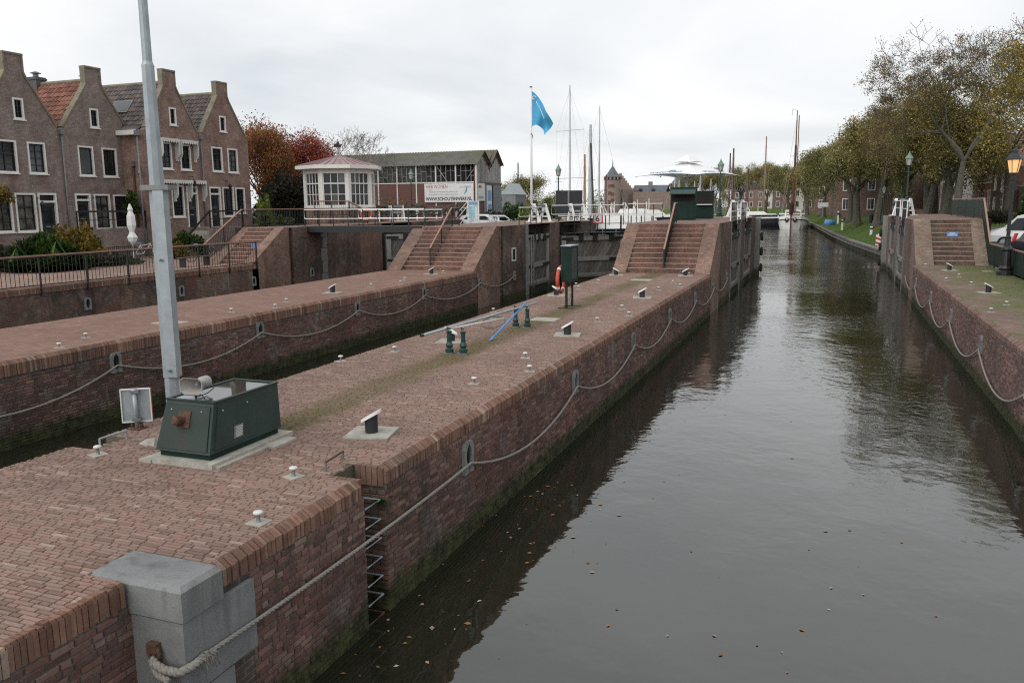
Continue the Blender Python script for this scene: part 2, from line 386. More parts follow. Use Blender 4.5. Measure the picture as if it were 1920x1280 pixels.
k = t.mix(t.math('MULTIPLY', t.ramp(dxx, [(0.01, 0.75), (0.13, 0.0)]), low), k, (0.04, 0.026, 0.018)); k = t.mix(t.ramp(t.noise(14, 5, 0.7), [(0.66, 0), (0.75, 0.5)]), k, (0.06, 0.075, 0.065)); mt['green_door'] = t.fin(k, 0.52, 0, 0.3)
mt['dark_green'] = paint('dark green paint', (0.006, 0.023, 0.017), 0.55, 0.25, 3.0, spec=0.22)
mt['lamp_green'] = paint('lamp post green', (0.012, 0.042, 0.036), 0.35, 0.25, 6.0)
mt['copper_green'] = paint('verdigris lamp roof', (0.13, 0.24, 0.19), 0.5, 0.25, 8.0)
mt['black'] = paint('black iron', (0.012, 0.013, 0.014), 0.45, 0.3, 8.0)
mt['matte_black'] = paint('black board', (0.012, 0.014, 0.018), 0.6, 0.2, 3.0)
mt['galv'] = paint('galvanised steel', (0.33, 0.37, 0.39), 0.5, 0.13, 5.0, metal=0.35, dirt=((0.2, 0.22, 0.23), 0.5))
mt['galv_dark'] = paint('dull steel', (0.2, 0.21, 0.21), 0.5, 0.2, 12.0, metal=0.5)
mt['rust'] = paint('rusty iron', (0.09, 0.045, 0.03), 0.85, 0.45, 25.0, bump=0.4)
mt['white'] = paint('white paint', (0.72, 0.72, 0.7), 0.45, 0.07, 4.0, dirt=((0.45, 0.44, 0.4), 0.35))
mt['frame_white'] = paint('window frame white', (0.7, 0.69, 0.65), 0.5, 0.06, 4.0)
mt['offwhite'] = paint('weathered white', (0.58, 0.58, 0.55), 0.6, 0.12, 6.0)
mt['rail_wood'] = paint('copper brown handrail', (0.3, 0.165, 0.12), 0.45, 0.25, 9.0)
mt['rope'] = paint('grey rope', (0.25, 0.235, 0.21), 0.95, 0.25, 40.0, bump=0.4, bscale=120)
mt['orange'] = paint('orange lifebuoy', (0.44, 0.065, 0.03), 0.5, 0.15, 6.0)
mt['blue'] = paint('blue pole paint', (0.09, 0.27, 0.55), 0.45, 0.12, 6.0)
mt['blue_plate'] = paint('blue plate', (0.07, 0.22, 0.5), 0.5, 0.15, 30.0)
mt['red'] = paint('red paint', (0.45, 0.03, 0.035), 0.5, 0.1, 6.0)
mt['speaker'] = paint('grey plastic horn', (0.3, 0.29, 0.275), 0.5, 0.15, 8.0)
mt['glass'] = paint('dark window glass', (0.016, 0.018, 0.02), 0.06, 0.5, 1.2)
mt['glass_grey'] = paint('grey window glass', (0.08, 0.085, 0.09), 0.08, 0.5, 0.8)
mt['curtain_glass'] = paint('window with curtain', (0.10, 0.095, 0.085), 0.1, 0.8, 3.0)
mt['door_green'] = paint('dark door', (0.012, 0.02, 0.018), 0.35, 0.25, 3.0)
mt['zinc'] = paint('zinc', (0.17, 0.18, 0.19), 0.5, 0.2, 5.0, metal=0.3)
mt['chimney'] = paint('slate grey chimney', (0.085, 0.085, 0.085), 0.7, 0.2, 5.0)
mt['house1'] = brickmat('purple brown brick', (0.25, 0.19, 0.168), (0.34, 0.268, 0.238), (0.2, 0.168, 0.15), bh=0.062, mortar=0.01, wx=True, efflo=0.06, dark=0.22, bump=0.35)
mt['house2'] = brickmat('red brown brick', (0.25, 0.152, 0.122), (0.33, 0.215, 0.178), (0.22, 0.172, 0.15), bh=0.062, mortar=0.01, wx=True, efflo=0.06, dark=0.16, bump=0.35)
mt['house_red'] = brickmat('orange red brick', (0.36, 0.14, 0.09), (0.46, 0.19, 0.13), (0.34, 0.22, 0.17), wx=False, bump=0.35)
mt['house_dark'] = brickmat('dark brown brick', (0.15, 0.085, 0.07), (0.21, 0.125, 0.105), (0.15, 0.12, 0.105), wx=False, bump=0.3)
mt['render_white'] = paint('white render', (0.62, 0.6, 0.55), 0.85, 0.1, 1.5)
mt['gablecap'] = paint('lichen grey coping', (0.19, 0.17, 0.13), 0.9, 0.35, 2.0, dirt=((0.2, 0.15, 0.05), 0.7))
def tilemat(name, stops, lichen=0.4):
    t = Nt(name); k = t.ramp(t.rnd(), stops); k = t.mix(1.0, k, t.ramp(t.noise(6, 5, 0.7), [(0.3, 0.7), (0.7, 1.2)]), 'MULTIPLY')
    k = t.mix(t.ramp(t.noise(0.9, 6, 0.7), [(0.5, 0), (0.7, lichen)]), k, (0.13, 0.105, 0.05))
    return t.fin(k, 0.65, 0, 0.4)
mt['tile_red'] = tilemat('red pantile', [(0, (0.14, 0.056, 0.04)), (0.5, (0.23, 0.09, 0.06)), (1, (0.31, 0.14, 0.095))], 0.3)
mt['tile_dark'] = tilemat('dark pantile', [(0, (0.06, 0.048, 0.048)), (0.5, (0.1, 0.08, 0.08)), (1, (0.15, 0.12, 0.11))], 0.5)
def woodmat(name, lo, hi, moss=True, stain=None):
    t = Nt(name); p = t.pos()
    mp = t.n('ShaderNodeMapping'); mp.inputs['Scale'].default_value = (14, 14, 1.5); t.l(t.geo.outputs['Position'], mp.inputs['Vector'])
    k = t.ramp(t.noise(1.0, 6, 0.7, vec=mp.outputs[0]), [(0.3, lo), (0.7, hi)])
    k = t.mix(1.0, k, t.ramp(t.rnd(), [(0, 0.65), (1, 1.2)]), 'MULTIPLY')
    if stain: k = t.mix(t.ramp(t.noise(0.9, 4), [(0.5, 0), (0.68, 0.7)]), k, stain)
    if moss:
        h = t.math('ADD', p['Z'], t.math('MULTIPLY', t.math('SUBTRACT', t.noise(3, 4, 0.7), 0.5), 0.4))
        k = t.mix(t.ramp(h, [(0.3, 0.9), (0.62, 0.0)]), k, (0.028, 0.03, 0.014))
    t.bump(t.noise(1.0, 6, 0.7, vec=mp.outputs[0]), 0.4, 0.01)
    return t.fin(k, 0.85, 0, 0.3)
mt['gate_wood'] = woodmat('weathered gate timber', (0.07, 0.065, 0.06), (0.16, 0.15, 0.14), stain=(0.085, 0.055, 0.045))
mt['beam_wood'] = woodmat('grey gate beam', (0.16, 0.155, 0.145), (0.29, 0.28, 0.26))
mt['plain_wood'] = woodmat('brown timber', (0.13, 0.085, 0.055), (0.22, 0.15, 0.1), moss=False)
mt['mast_wood'] = woodmat('varnished mast', (0.25, 0.14, 0.08), (0.38, 0.23, 0.14), moss=False)
mt['mast_red'] = woodmat('dark red mast', (0.09, 0.035, 0.028), (0.15, 0.06, 0.045), moss=False)
mt['alu'] = paint('aluminium mast', (0.5, 0.52, 0.53), 0.4, 0.1, 4.0, metal=0.4)
mt['wire'] = paint('rigging wire', (0.4, 0.41, 0.42), 0.5, 0.1)
mt['bark'] = paint('tree bark', (0.085, 0.078, 0.06), 0.95, 0.45, 5.0, bump=0.8, bscale=12, dirt=((0.06, 0.07, 0.035), 0.6))
mt['bark_dark'] = paint('dark twig bark', (0.055, 0.046, 0.038), 0.95, 0.4, 5.0)
mt['bark_pale'] = paint('pale twig bark', (0.14, 0.12, 0.1), 0.95, 0.3, 5.0)
def leafmat(name, stops, trans=0.33):
    t = Nt(name); k = t.ramp(t.rnd(), stops)
    k = t.mix(1.0, k, t.ramp(t.noise(0.45, 3), [(0.32, 0.65), (0.68, 1.25)]), 'MULTIPLY')
    k = t.mix(1.0, k, t.ramp(t.noise(1.7, 3, 0.6), [(0.35, 0.62), (0.65, 1.3)]), 'MULTIPLY')
    t.fin(k, 0.6, 0, 0.25)
    tr = t.n('ShaderNodeBsdfTranslucent'); t.l(k, tr.inputs['Color'])
    ms = t.n('ShaderNodeMixShader'); ms.inputs[0].default_value = trans
    t.l(t.b.outputs[0], ms.inputs[1]); t.l(tr.outputs[0], ms.inputs[2]); t.l(ms.outputs[0], t.out.inputs['Surface'])
    return t.m
mt['leaf_olive'] = leafmat('olive autumn leaves', [(0, (0.078, 0.075, 0.026)), (0.4, (0.198, 0.178, 0.057)), (0.75, (0.347, 0.289, 0.100)), (0.92, (0.457, 0.328, 0.122)), (1, (0.628, 0.553, 0.329))])
mt['leaf_green'] = leafmat('green maple leaves', [(0, (0.065, 0.075, 0.025)), (0.45, (0.175, 0.183, 0.059)), (0.8, (0.325, 0.292, 0.103)), (1, (0.568, 0.508, 0.284))])
mt['leaf_gold'] = leafmat('golden leaves', [(0, (0.072, 0.066, 0.015)), (0.45, (0.190, 0.166, 0.038)), (0.85, (0.379, 0.290, 0.063)), (1, (0.552, 0.345, 0.083))])
mt['leaf_brown'] = leafmat('brown leaves', [(0, (0.058, 0.048, 0.024)), (0.5, (0.167, 0.128, 0.056)), (1, (0.358, 0.248, 0.109))])
mt['leaf_red'] = leafmat('red leaves', [(0, (0.16, 0.035, 0.03)), (0.5, (0.28, 0.055, 0.04)), (0.85, (0.37, 0.09, 0.04)), (1, (0.42, 0.16, 0.045))])
mt['leaf_redgreen'] = leafmat('rust and green leaves', [(0, (0.1, 0.1, 0.035)), (0.35, (0.19, 0.12, 0.04)), (0.65, (0.32, 0.1, 0.045)), (1, (0.4, 0.15, 0.05))])
mt['leaf_dark'] = leafmat('dark shrub leaves', [(0, (0.018, 0.026, 0.014)), (0.6, (0.04, 0.042, 0.026)), (1, (0.075, 0.055, 0.045))])
mt['leaf_bush'] = leafmat('green bush leaves', [(0, (0.016, 0.034, 0.008)), (0.5, (0.034, 0.065, 0.014)), (1, (0.062, 0.105, 0.022))])
mt['leaf_bright'] = leafmat('bright green leaves', [(0, (0.05, 0.09, 0.015)), (0.5, (0.09, 0.15, 0.025)), (1, (0.2, 0.22, 0.04))])
mt['leaf_yellowbush'] = leafmat('yellow shrub leaves', [(0, (0.08, 0.06, 0.015)), (0.5, (0.17, 0.13, 0.025)), (1, (0.3, 0.19, 0.04))])
mt['leaf_fern'] = leafmat('fern leaves', [(0, (0.02, 0.05, 0.01)), (1, (0.05, 0.11, 0.02))])
mt['float_leaf'] = leafmat('floating leaves', [(0, (0.2, 0.1, 0.03)), (0.5, (0.36, 0.16, 0.05)), (1, (0.45, 0.38, 0.3))], 0.05)
def grassmat():
    t = Nt('grass'); k = t.ramp(t.noise(9, 6, 0.75), [(0.3, (0.035, 0.07, 0.012)), (0.55, (0.07, 0.125, 0.022)), (0.75, (0.11, 0.165, 0.04))])
    k = t.mix(t.ramp(t.noise(0.35, 6, 0.7), [(0.5, 0), (0.68, 0.75)]), k, (0.13, 0.105, 0.05))
    t.bump(t.noise(30, 4, 0.7), 0.8, 0.05); return t.fin(k, 0.95, 0, 0.2)
mt['grass'] = grassmat()
mt['earth'] = paint('earth', (0.1, 0.085, 0.055), 0.95, 0.35, 1.0, dirt=((0.06, 0.08, 0.025), 0.8))
mt['asphalt'] = paint('asphalt', (0.07, 0.068, 0.065), 0.9, 0.25, 3.0)
mt['roof_sheet'] = None
t = Nt('mossy roof sheet'); k = t.ramp(t.noise(1.2, 6, 0.7), [(0.3, (0.075, 0.075, 0.072)), (0.7, (0.15, 0.147, 0.14))]); p = t.pos()
k = t.mix(t.math('MULTIPLY', t.ramp(t.noise(0.35, 6, 0.75), [(0.38, 0.1), (0.62, 1.0)]), t.ramp(t.math('MULTIPLY', p['Z'], 0.1), [(0.82, 0.1), (1.0, 0.9)])), k, (0.095, 0.09, 0.032)); mt['roof_sheet'] = t.fin(k, 0.9)
mt['panel_brown'] = paint('red brown panel', (0.125, 0.052, 0.042), 0.7, 0.2, 1.0, dirt=((0.09, 0.05, 0.04), 0.5))
mt['slat_grey'] = paint('bleached slat', (0.33, 0.325, 0.31), 0.85, 0.3, 3.0, rnd=0.55)
mt['copper_roof'] = paint('pinkish copper roof', (0.3, 0.195, 0.19), 0.42, 0.18, 2.0, metal=0.2)
mt['slate'] = paint('slate roof', (0.095, 0.105, 0.12), 0.6, 0.2, 0.5)
mt['castle'] = brickmat('castle brick', (0.23, 0.172, 0.145), (0.29, 0.22, 0.19), (0.25, 0.2, 0.17), bw=0.6, bh=0.3, mortar=0.03, wx=False, bump=0.1)
mt['sign_white'] = paint('sign panel', (0.62, 0.63, 0.63), 0.5, 0.05, 3.0)
mt['ink_black'] = paint('black lettering', (0.02, 0.02, 0.022), 0.6, 0.05)
mt['ink_red'] = paint('red lettering', (0.42, 0.09, 0.07), 0.6, 0.05)
mt['ink_grey'] = paint('grey lettering', (0.3, 0.3, 0.31), 0.6, 0.05)
mt['ink_blue'] = paint('blue lettering', (0.16, 0.3, 0.5), 0.6, 0.05)
mt['sky_print'] = paint('pale blue print', (0.25, 0.45, 0.55), 0.55, 0.4, 2.0)
mt['green_print'] = paint('pale green print', (0.45, 0.5, 0.45), 0.55, 0.35, 3.0)
mt['flag'] = paint('light blue flag cloth', (0.065, 0.36, 0.62), 0.8, 0.08, 2.0)
mt['canvas'] = paint('white canvas', (0.78, 0.78, 0.77), 0.8, 0.03, 2.0)
mt['hull_white'] = paint('white hull', (0.7, 0.69, 0.66), 0.3, 0.06, 2.0)
mt['hull_dark'] = paint('dark blue hull', (0.018, 0.022, 0.03), 0.35, 0.2, 2.0)
mt['sail_maroon'] = paint('maroon sail', (0.05, 0.014, 0.018), 0.9, 0.3, 3.0)
mt['tarp'] = paint('pale green tarpaulin', (0.36, 0.42, 0.4), 0.8, 0.12, 2.0)
mt['car_white'] = paint('white car paint', (0.62, 0.63, 0.64), 0.22, 0.03, 2.0)
mt['car_dark'] = paint('dark blue car paint', (0.02, 0.022, 0.028), 0.22, 0.1, 2.0)
mt['car_black'] = paint('black car paint', (0.012, 0.012, 0.013), 0.25, 0.1, 2.0)
mt['tyre'] = paint('tyre rubber', (0.015, 0.015, 0.015), 0.9, 0.2)
mt['lamp_glass'] = paint('lantern glass', (0.42, 0.41, 0.37), 0.12, 0.2, 3.0)
def glow(name, col, st):
    t = Nt(name); t.fin((0.8, 0.5, 0.25), 0.3); t.b.inputs['Emission Color'].default_value = (*col, 1); t.b.inputs['Emission Strength'].default_value = st; return t.m
mt['lit'] = glow('lit lamp', (1.0, 0.5, 0.18), 0.5)
mt['lit_core'] = glow('lit mantle', (1.0, 0.7, 0.35), 5.0)
def watermat():
    t = Nt('canal water'); p = t.pos()
    mp = t.n('ShaderNodeMapping'); mp.inputs['Scale'].default_value = (1.0, 1.0, 1.0); mp.inputs['Rotation'].default_value = (0, 0, 0.35); t.l(t.geo.outputs['Position'], mp.inputs['Vector'])
    v = mp.outputs[0]
    fine = t.noise(3.4, 3, 0.55, vec=v, dist=0.3); med = t.noise(0.9, 3, 0.5, vec=v); 
    patch = t.ramp(t.noise(0.13, 3, 0.5, dist=0.5), [(0.4, 0.25), (0.6, 1.0)])
    calm = t.ramp(t.math('MULTIPLY', p['Y'], 0.02), [(0.2, 0.12), (0.5, 0.5), (1.0, 0.9)])   # sheltered near the bridge, wind-rippled further out
    h = t.math('ADD', t.math('MULTIPLY', t.math('MULTIPLY', fine, patch), calm), t.math('MULTIPLY', med, 0.55))
    t.bump(h, 0.55, 0.055)
    k = t.ramp(t.noise(0.3, 3), [(0.3, (0.010, 0.012, 0.008)), (0.7, (0.018, 0.019, 0.011))])
    t.fin(k, 0.03, 0, 0.5); t.b.inputs['IOR'].default_value = 1.9
    return t.m
mt['water'] = watermat()
mt['puddle'] = Nt('rainwater puddle').fin((0.02, 0.022, 0.02), 0.02, 0, 0.9)
# ---------------------------------------------------------------- ground, water
ZP, ZA, ZC, ZR, ZS = 1.80, 3.80, 3.92, 3.92, 2.10       # islands, left platforms, middle platform, right platform, street
XC0, XC1 = -9.05, -4.75                                 # middle island
XL0, XL1 = -19.95, -15.40                               # left island
XQ, XR = -26.30, 3.85                                   # street quay wall, right quay wall

b = MB().quad((-2500, -300, 0), (2500, -300, 0), (2500, 4000, 0), (-2500, 4000, 0))
tag(b.build('water', mt['water']), kind='structure')
b = MB()
b.add([(-900, -60, ZS), (XQ - 0.6, -60, ZS), (XQ - 0.6, 33.7, ZS), (-29.4, 33.7, ZS), (-29.4, 64, ZS + .6), (-900, 64, ZS)], [(0, 1, 2, 3, 4, 5)])
tag(b.build('street', mt['pave_street']), kind='structure')
b = MB().prism([(-900, 64), (-29.4, 64), (-26.5, 64), (-26.5, 118), (-46, 125), (-60, 190), (-900, 200)], (0, 0, -1), (1, 0, 0), (0, 1, 0), (0, 0, 4.3))
tag(b.build('ground', mt['earth']), kind='structure')
# right-hand bank, strip by strip away from the water
bank = [(4.35, 62), (4.33, 74.5), (1.9, 98), (0.2, 120), (-2.2, 158), (-4.2, 184), (-9, 215), (-22, 250), (-60, 285)]
rows = []
prof = [(0.35, 0.78), (1.5, 1.35), (3.0, 2.3), (5.0, 2.75), (9.0, 3.15), (14, 3.2)]
for (x, y) in bank: rows.append([(x + o * (1.0 if y < 200 else 0.9), y + (o * .35 if y > 200 else 0), z + 0.06 * math.sin(y * .7 + o)) for o, z in prof])
g = MB().grid(rows).build('grass_bank', mt['grass'], smooth=True); tag(g, kind='structure')
rows = [[(x + o, y + (o * .35 if y > 200 else 0), 3.19) for o in (13.6, 22, 700)] for (x, y) in bank]
tag(MB().grid(rows).build('road', mt['asphalt']), kind='structure')
b = MB().grid([[(7.05, -30, 2.1), (60, -30, 2.1), (900, -30, 2.1)], [(7.05, 46, 2.1), (60, 46, 2.1), (900, 46, 2.1)], [(7.05, 62, 3.12), (60, 70, 3.18), (900, 70, 3.18)]])
tag(b.build('road', mt['asphalt']), kind='structure')
b = MB().prism([(-900, 300), (-60, 285), (-22, 252), (40, 300), (1500, 300), (1500, 900), (-900, 900)], (0, 0, -1), (1, 0, 0), (0, 1, 0), (0, 0, 2.4))
tag(b.build('far_land', mt['earth']), kind='structure')
# timber sheet piling along the bank
pil = thing('timber_piling', 'low timber sheet piling along the foot of the grass bank', 'piling', (bank[1][0], bank[1][1], 0))
cap = MB(); wal = MB()
for (x0, y0), (x1, y1) in zip(bank[:-2], bank[1:-1]):
    cap.bar((x0 + .18, y0, .78), (x1 + .18, y1, .78), .42, .12); wal.bar((x0 - .05, y0, .42), (x1 - .05, y1, .42), .12, .14)
cap.build('cap_beam', mt['beam_wood'], pil); wal.build('waling', mt['beam_wood'], pil)
pm = MB().box(-.05, .05, -.2, .2, -.5, .74).mesh('piling plank'); pm.materials.append(mt['gate_wood']); cnt = 0; rest = MB()
for (x0, y0), (x1, y1) in zip(bank[:-2], bank[1:-1]):
    L = math.hypot(x1 - x0, y1 - y0); n = int(L / .42); a = math.atan2(-(x1 - x0), y1 - y0)
    for k in range(n):
        f = (k + .5) / n; c = (x0 + (x1 - x0) * f + .06 * rng.random(), y0 + (y1 - y0) * f, 0)
        if cnt < 120:
            o = link('plank', pm, pil); o.location = Vector(c) - pil.location; o.rotation_euler = (0, 0, a); cnt += 1
        else: rest.obox(c[:2] + (.12,), (.05, 0, 0), (0, .2, 0), (0, 0, .62))
tag(rest.build('planks', mt['gate_wood'], pil), kind='stuff')

# ---------------------------------------------------------------- bricks
CAMV = np.array([0, 0, CAM_H])
def project(p):
    v = AX.T @ (np.asarray(p, float) - CAMV).T
    return CX + F_PX * v[0] / v[2], CY - F_PX * v[1] / v[2], v[2]

def course(o, U, V, N, lu, lv, bl, bh, j, holes=(), stag=0.5, wob=0.0, half=0.42):
    out = []                                      # rows of (centre u, centre v, len, h)
    n = int(lv / (bh + j))
    for i in range(n):
        v = (i + .5) * (bh + j); u = -(bl + j) * (stag if i % 2 else 0) + (nrg.random() - .5) * wob
        while u < lu - .004:
            w_ = (bl - j) / 2 if nrg.random() < half else bl
            a, c = max(u, 0), min(u + w_, lu)
            if lu - c < .045: c = lu
            u += w_ + j
            if c - a < 0.03: continue
            m = (a + c) / 2
            if any(h[0] < m < h[1] and h[2] < v < h[3] for h in holes): continue
            out.append((m, v, c - a, bh))
    return np.array(out)

def brick_verts(cs, o, U, V, N, h, jit=0.0025, ins=0.004):
    o, U, V, N = (np.asarray(a, float) for a in (o, U, V, N))
    k = len(cs); c = o + cs[:, 0:1] * U + cs[:, 1:2] * V
    lu, lv = cs[:, 2:3] / 2, cs[:, 3:4] / 2
    lu = lu - np.abs(nrg.normal(0, .0015, (k, 1))); lv = lv - np.abs(nrg.normal(0, .001, (k, 1)))
    hh = h + nrg.normal(0, jit, (k, 1)); tu = nrg.normal(0, jit * .6, (k, 1)); tv = nrg.normal(0, jit * .6, (k, 1))
    vs = np.empty((k, 8, 3))
    for q, (a, d) in enumerate(((-1, -1), (1, -1), (1, 1), (-1, 1))):
        vs[:, q] = c + a * lu * U + d * lv * V - 0.004 * N
        vs[:, q + 4] = c + a * (lu - ins) * U + d * (lv - ins) * V + (hh + a * tu + d * tv) * N
    return vs
_q = np.array([(4, 5, 6, 7), (0, 1, 5, 4), (1, 2, 6, 5), (2, 3, 7, 6), (3, 0, 4, 7)])
def bricks(name, stuff_name, cs, o, U, V, N, h, mat, parent, individual=300, jit=0.0025):
    if len(cs) == 0: return
    vs = brick_verts(cs, o, U, V, N, h, jit)
    if np.dot(np.cross(np.asarray(U, float), np.asarray(V, float)), np.asarray(N, float)) < 0: q = _q[:, ::-1]
    else: q = _q
    off = np.array(root_of(parent).location); bl0 = np.percentile(cs[:, 2], 70)
    sel = np.zeros(len(cs), bool)
    if individual:
        cen = vs.mean(1); x, y, d = project(cen)
        ok = (x > -10) & (x < 1930) & (y > -10) & (y < 1290) & (d > .5) & (np.abs(cs[:, 2] - bl0) < .004)
        idx = np.where(ok)[0]; idx = idx[np.argsort(d[idx])][:individual]; sel[idx] = True
        me = None
        variants = []
        for k in range(8):
            c1 = np.array([[0, 0, bl0, np.median(cs[:, 3])]])
            v1 = brick_verts(c1, (0, 0, 0), U, V, N, h, jit)[0]
            m = fast_mesh(name, v1, q); m.materials.append(mat); variants.append(m)
        oo, UU, VV = (np.asarray(a, float) for a in (o, U, V))
        for i in idx:
            ob = link(name, variants[i % 8], parent)
            ob.location = oo + cs[i, 0] * UU + cs[i, 1] * VV - off
            ob.rotation_euler = (nrg.normal(0, .004), nrg.normal(0, .004), nrg.normal(0, .004))
    vs = vs[~sel]; k = len(vs)
    if k == 0: return
    quads = (np.arange(k)[:, None, None] * 8 + q[None]).reshape(-1, 4)
    tag(link(stuff_name, fast_mesh(stuff_name, vs.reshape(-1, 3) - off, quads), parent, mat), kind='stuff')

def coping(name, stuff_name, p0, p1, inward, ztop, parent, individual, pitch=.057, depth=.09, drop=.21, mat=None, lip=.014, cham=.075):
    """rowlock bricks along an edge from p0 to p1; inward = unit vector from the edge into the quay"""
    p0, p1, iv = (np.array([a[0], a[1], 0.0]) for a in (p0, p1, inward))
    L = np.linalg.norm(p1 - p0); t = (p1 - p0) / L; n = int(L / pitch); w = pitch - .007
    prof = [(depth, .001), (cham, .003), (cham * .55, -.02), (-lip, -cham * .85), (-lip, -drop), (depth, -drop)]   # (inward, z)
    def one(jit):
        vs = []
        for s in (-w / 2, w / 2):
            for (a, z) in prof: vs.append(iv * (a + jit[0]) + t * s * (1 if z < -.1 else .97) + np.array([0, 0, z + jit[1]]))
        m = len(prof); f = [tuple(range(m)), tuple(range(m, 2 * m))[::-1]] + [(i, m + i, m + (i + 1) % m, (i + 1) % m) for i in range(m - 1)]
        if np.dot(np.cross(iv, np.array([0, 0, 1.0])), t) > 0: f = [q[::-1] for q in f]
        return np.array(vs), f
    off = np.array(root_of(parent).location)
    cs = [p0 + t * (pitch * (i + .5)) + np.array([0, 0, ztop]) for i in range(n)]
    x, y, d = project(np.array(cs)); ok = (x > -20) & (x < 1940) & (y < 1300) & (d > .5)
    idx = [i for i in np.argsort(d) if ok[i]][:individual] if individual else []
    variants = []
    for k in range(8):
        v, f = one((nrg.normal(0, .006), nrg.normal(0, .0035))); me = bpy.data.meshes.new(name); me.from_pydata([tuple(a) for a in v], [], f); me.update(); me.materials.append(mat or mt['coping']); variants.append(me)
    S = set(idx); mb = MB()
    for i in range(n):
        if i in S:
            o = link(name, variants[rng.randrange(8)], parent); o.location = cs[i] - off
            o.rotation_euler = (nrg.normal(0, .01), nrg.normal(0, .01), nrg.normal(0, .01))
        else:
            v, f = one((nrg.normal(0, .006), nrg.normal(0, .0035))); mb.add(v + cs[i], f)
    if mb.v: tag(mb.build(stuff_name, mat or mt['coping'], parent), kind='stuff')

def niche(parent, x, y, z, nx, s=.6):
    """grey stone surround with a keyhole plate painted dark as a shaded recess, holding the rope, on a wall facing nx (+1 / -1)"""
    arch = [(.015, -.30), (.10, -.22), (.15, -.05), (.15, .08), (.11, .2), (.05, .26), (.012, .3)]
    st = MB()
    for sg in (-1, 1):
        half = [(.012, -.40), (.25, -.42), (.26, .2), (.22, .3), (.17, .36), (.1, .34), (.06, .38), (.012, .36)] + arch[::-1]
        poly = [(a * sg * s, c * s) for a, c in half]
        st.prism(poly if sg * nx > 0 else poly[::-1], (x + nx * .0, y, z), (0, 1, 0), (0, 0, 1), (nx * .055, 0, 0))
    o = st.build('hawse_stone', mt['stone_light'], parent)
    hole = MB().prism([(a * s, c * s) for a, c in arch] + [(-a * s, c * s) for a, c in arch[::-1]], (x, y, z), (0, 1, 0), (0, 0, 1), (nx * .018, 0, 0)); hole.build('recess', mt['hole_shade'], o)  # flat plate on the wall; the niche's inner shade is its dark colour
    MB().box(x + nx * .012, x + nx * .045, y - .016 * s, y + .016 * s, z - .36 * s, z + .34 * s).build('iron_bar', mt['black'], o)

def twisted(mb, pts, r=.02, pitch=.17, step=.022, n=6, strands=3):
    pts = [Vector(p) for p in pts]; L = [0]
    for a, c in zip(pts[:-1], pts[1:]): L.append(L[-1] + (c - a).length)
    tot = L[-1]; m = max(8, int(tot / step)); cur = 0; cl = []
    for i in range(m + 1):
        d = tot * i / m
        while cur < len(L) - 2 and L[cur + 1] < d: cur += 1
        f = (d - L[cur]) / max(1e-6, L[cur + 1] - L[cur]); cl.append((pts[cur].lerp(pts[cur + 1], f), (pts[cur + 1] - pts[cur]).normalized(), d))
    for s in range(strands):
        q = []
        for p, t, d in cl:
            u = t.cross(Vector((0, 0, 1))); u = u.normalized() if u.length > .05 else Vector((1, 0, 0)); w = t.cross(u)
            a = 2 * math.pi * (d / pitch + s / strands); q.append(p + (u * math.cos(a) + w * math.sin(a)) * r * .55)
        mb.tube(q, r * .62, n, cap=True)

def swag(p, q, sag, n=14):
    p, q = Vector(p), Vector(q)
    return [p.lerp(q, i / n) + Vector((0, 0, -sag * 4 * (i / n) * (1 - i / n))) for i in range(n + 1)]

# ---------------------------------------------------------------- the middle island in the foreground
isl = thing('lock_island', 'long brick lock island in the foreground with klinker paved top, carrying the green control cabinet', 'lock island', (-7, 4, 0))
XN = -5.24; YQ0, YQ1 = 4.86, 5.28                       # narrower walkway edge, corner stone
RY0, RY1, RX = 7.68, 8.16, -5.16                        # ladder recess
LY0, LY1, LX = 7.6, 8.15, -8.66                         # ladder recess on the far side
plan = [(XC0, -3), (XN, -3), (XN, YQ0), (XC1, YQ0), (XC1, RY0), (RX, RY0), (RX, RY1), (XC1, RY1), (XC1, 36.6), (XC0, 36.6), (XC0, LY1), (LX, LY1), (LX, LY0), (XC0, LY0)]
MB().prism(plan, (0, 0, -1.2), (1, 0, 0), (0, 1, 0), (0, 0, 1.2 + ZP - .2)).build('core', mt['lock_core'], isl)
IN = .085
plan2 = [(XC0 + .02, -3), (XN - IN, -3), (XN - IN, YQ0), (XC1 - IN, YQ0), (XC1 - IN, RY0 - .004), (RX - .004, RY0 - .004), (RX - .004, RY1 + .004), (XC1 - IN, RY1 + .004), (XC1 - IN, 36.6), (XC0 + .02, 36.6), (XC0 + .02, LY1), (LX, LY1), (LX, LY0), (XC0 + .02, LY0)]
MB().prism(plan2, (0, 0, ZP - .199), (1, 0, 0), (0, 1, 0), (0, 0, .199 - .011)).build('sand_bed', mt['paver_core'], isl)
PLINTH = (-7.62, -6.6, 7.38, 9.02)
slabs_c = []
def pave(x0, x1, y0, y1, holes=()):
    cs = course((x0, y0, ZP - .012), (1, 0, 0), (0, 1, 0), (0, 0, 1), x1 - x0, y1 - y0, .2, .0445, .008, holes, wob=.12)
    return cs
x0, y0 = XC0 + .02, -2.5
n_ = int((4.82 - y0) / .0525); ymid = y0 + n_ * .0525
hol = [(-5.66 - x0, 9, 4.78 - y0, YQ1 + .02 - y0), (RX - .06 - x0, 9, RY0 - .02 - y0, RY1 + .05 - y0), (-1, LX + .05 - x0, LY0 - y0, LY1 - y0),
       (PLINTH[0] - x0, PLINTH[1] - x0, PLINTH[2] - y0, PLINTH[3] - y0)]
ca = pave(x0, XN - .093, y0, ymid + .001, hol); cb_ = pave(x0, XC1 - .093, ymid, 36.45, [(a, b_, c - n_ * .0525, d - n_ * .0525) for a, b_, c, d in hol]); cb_[:, 1] += n_ * .0525
cs = np.concatenate([ca, cb_])
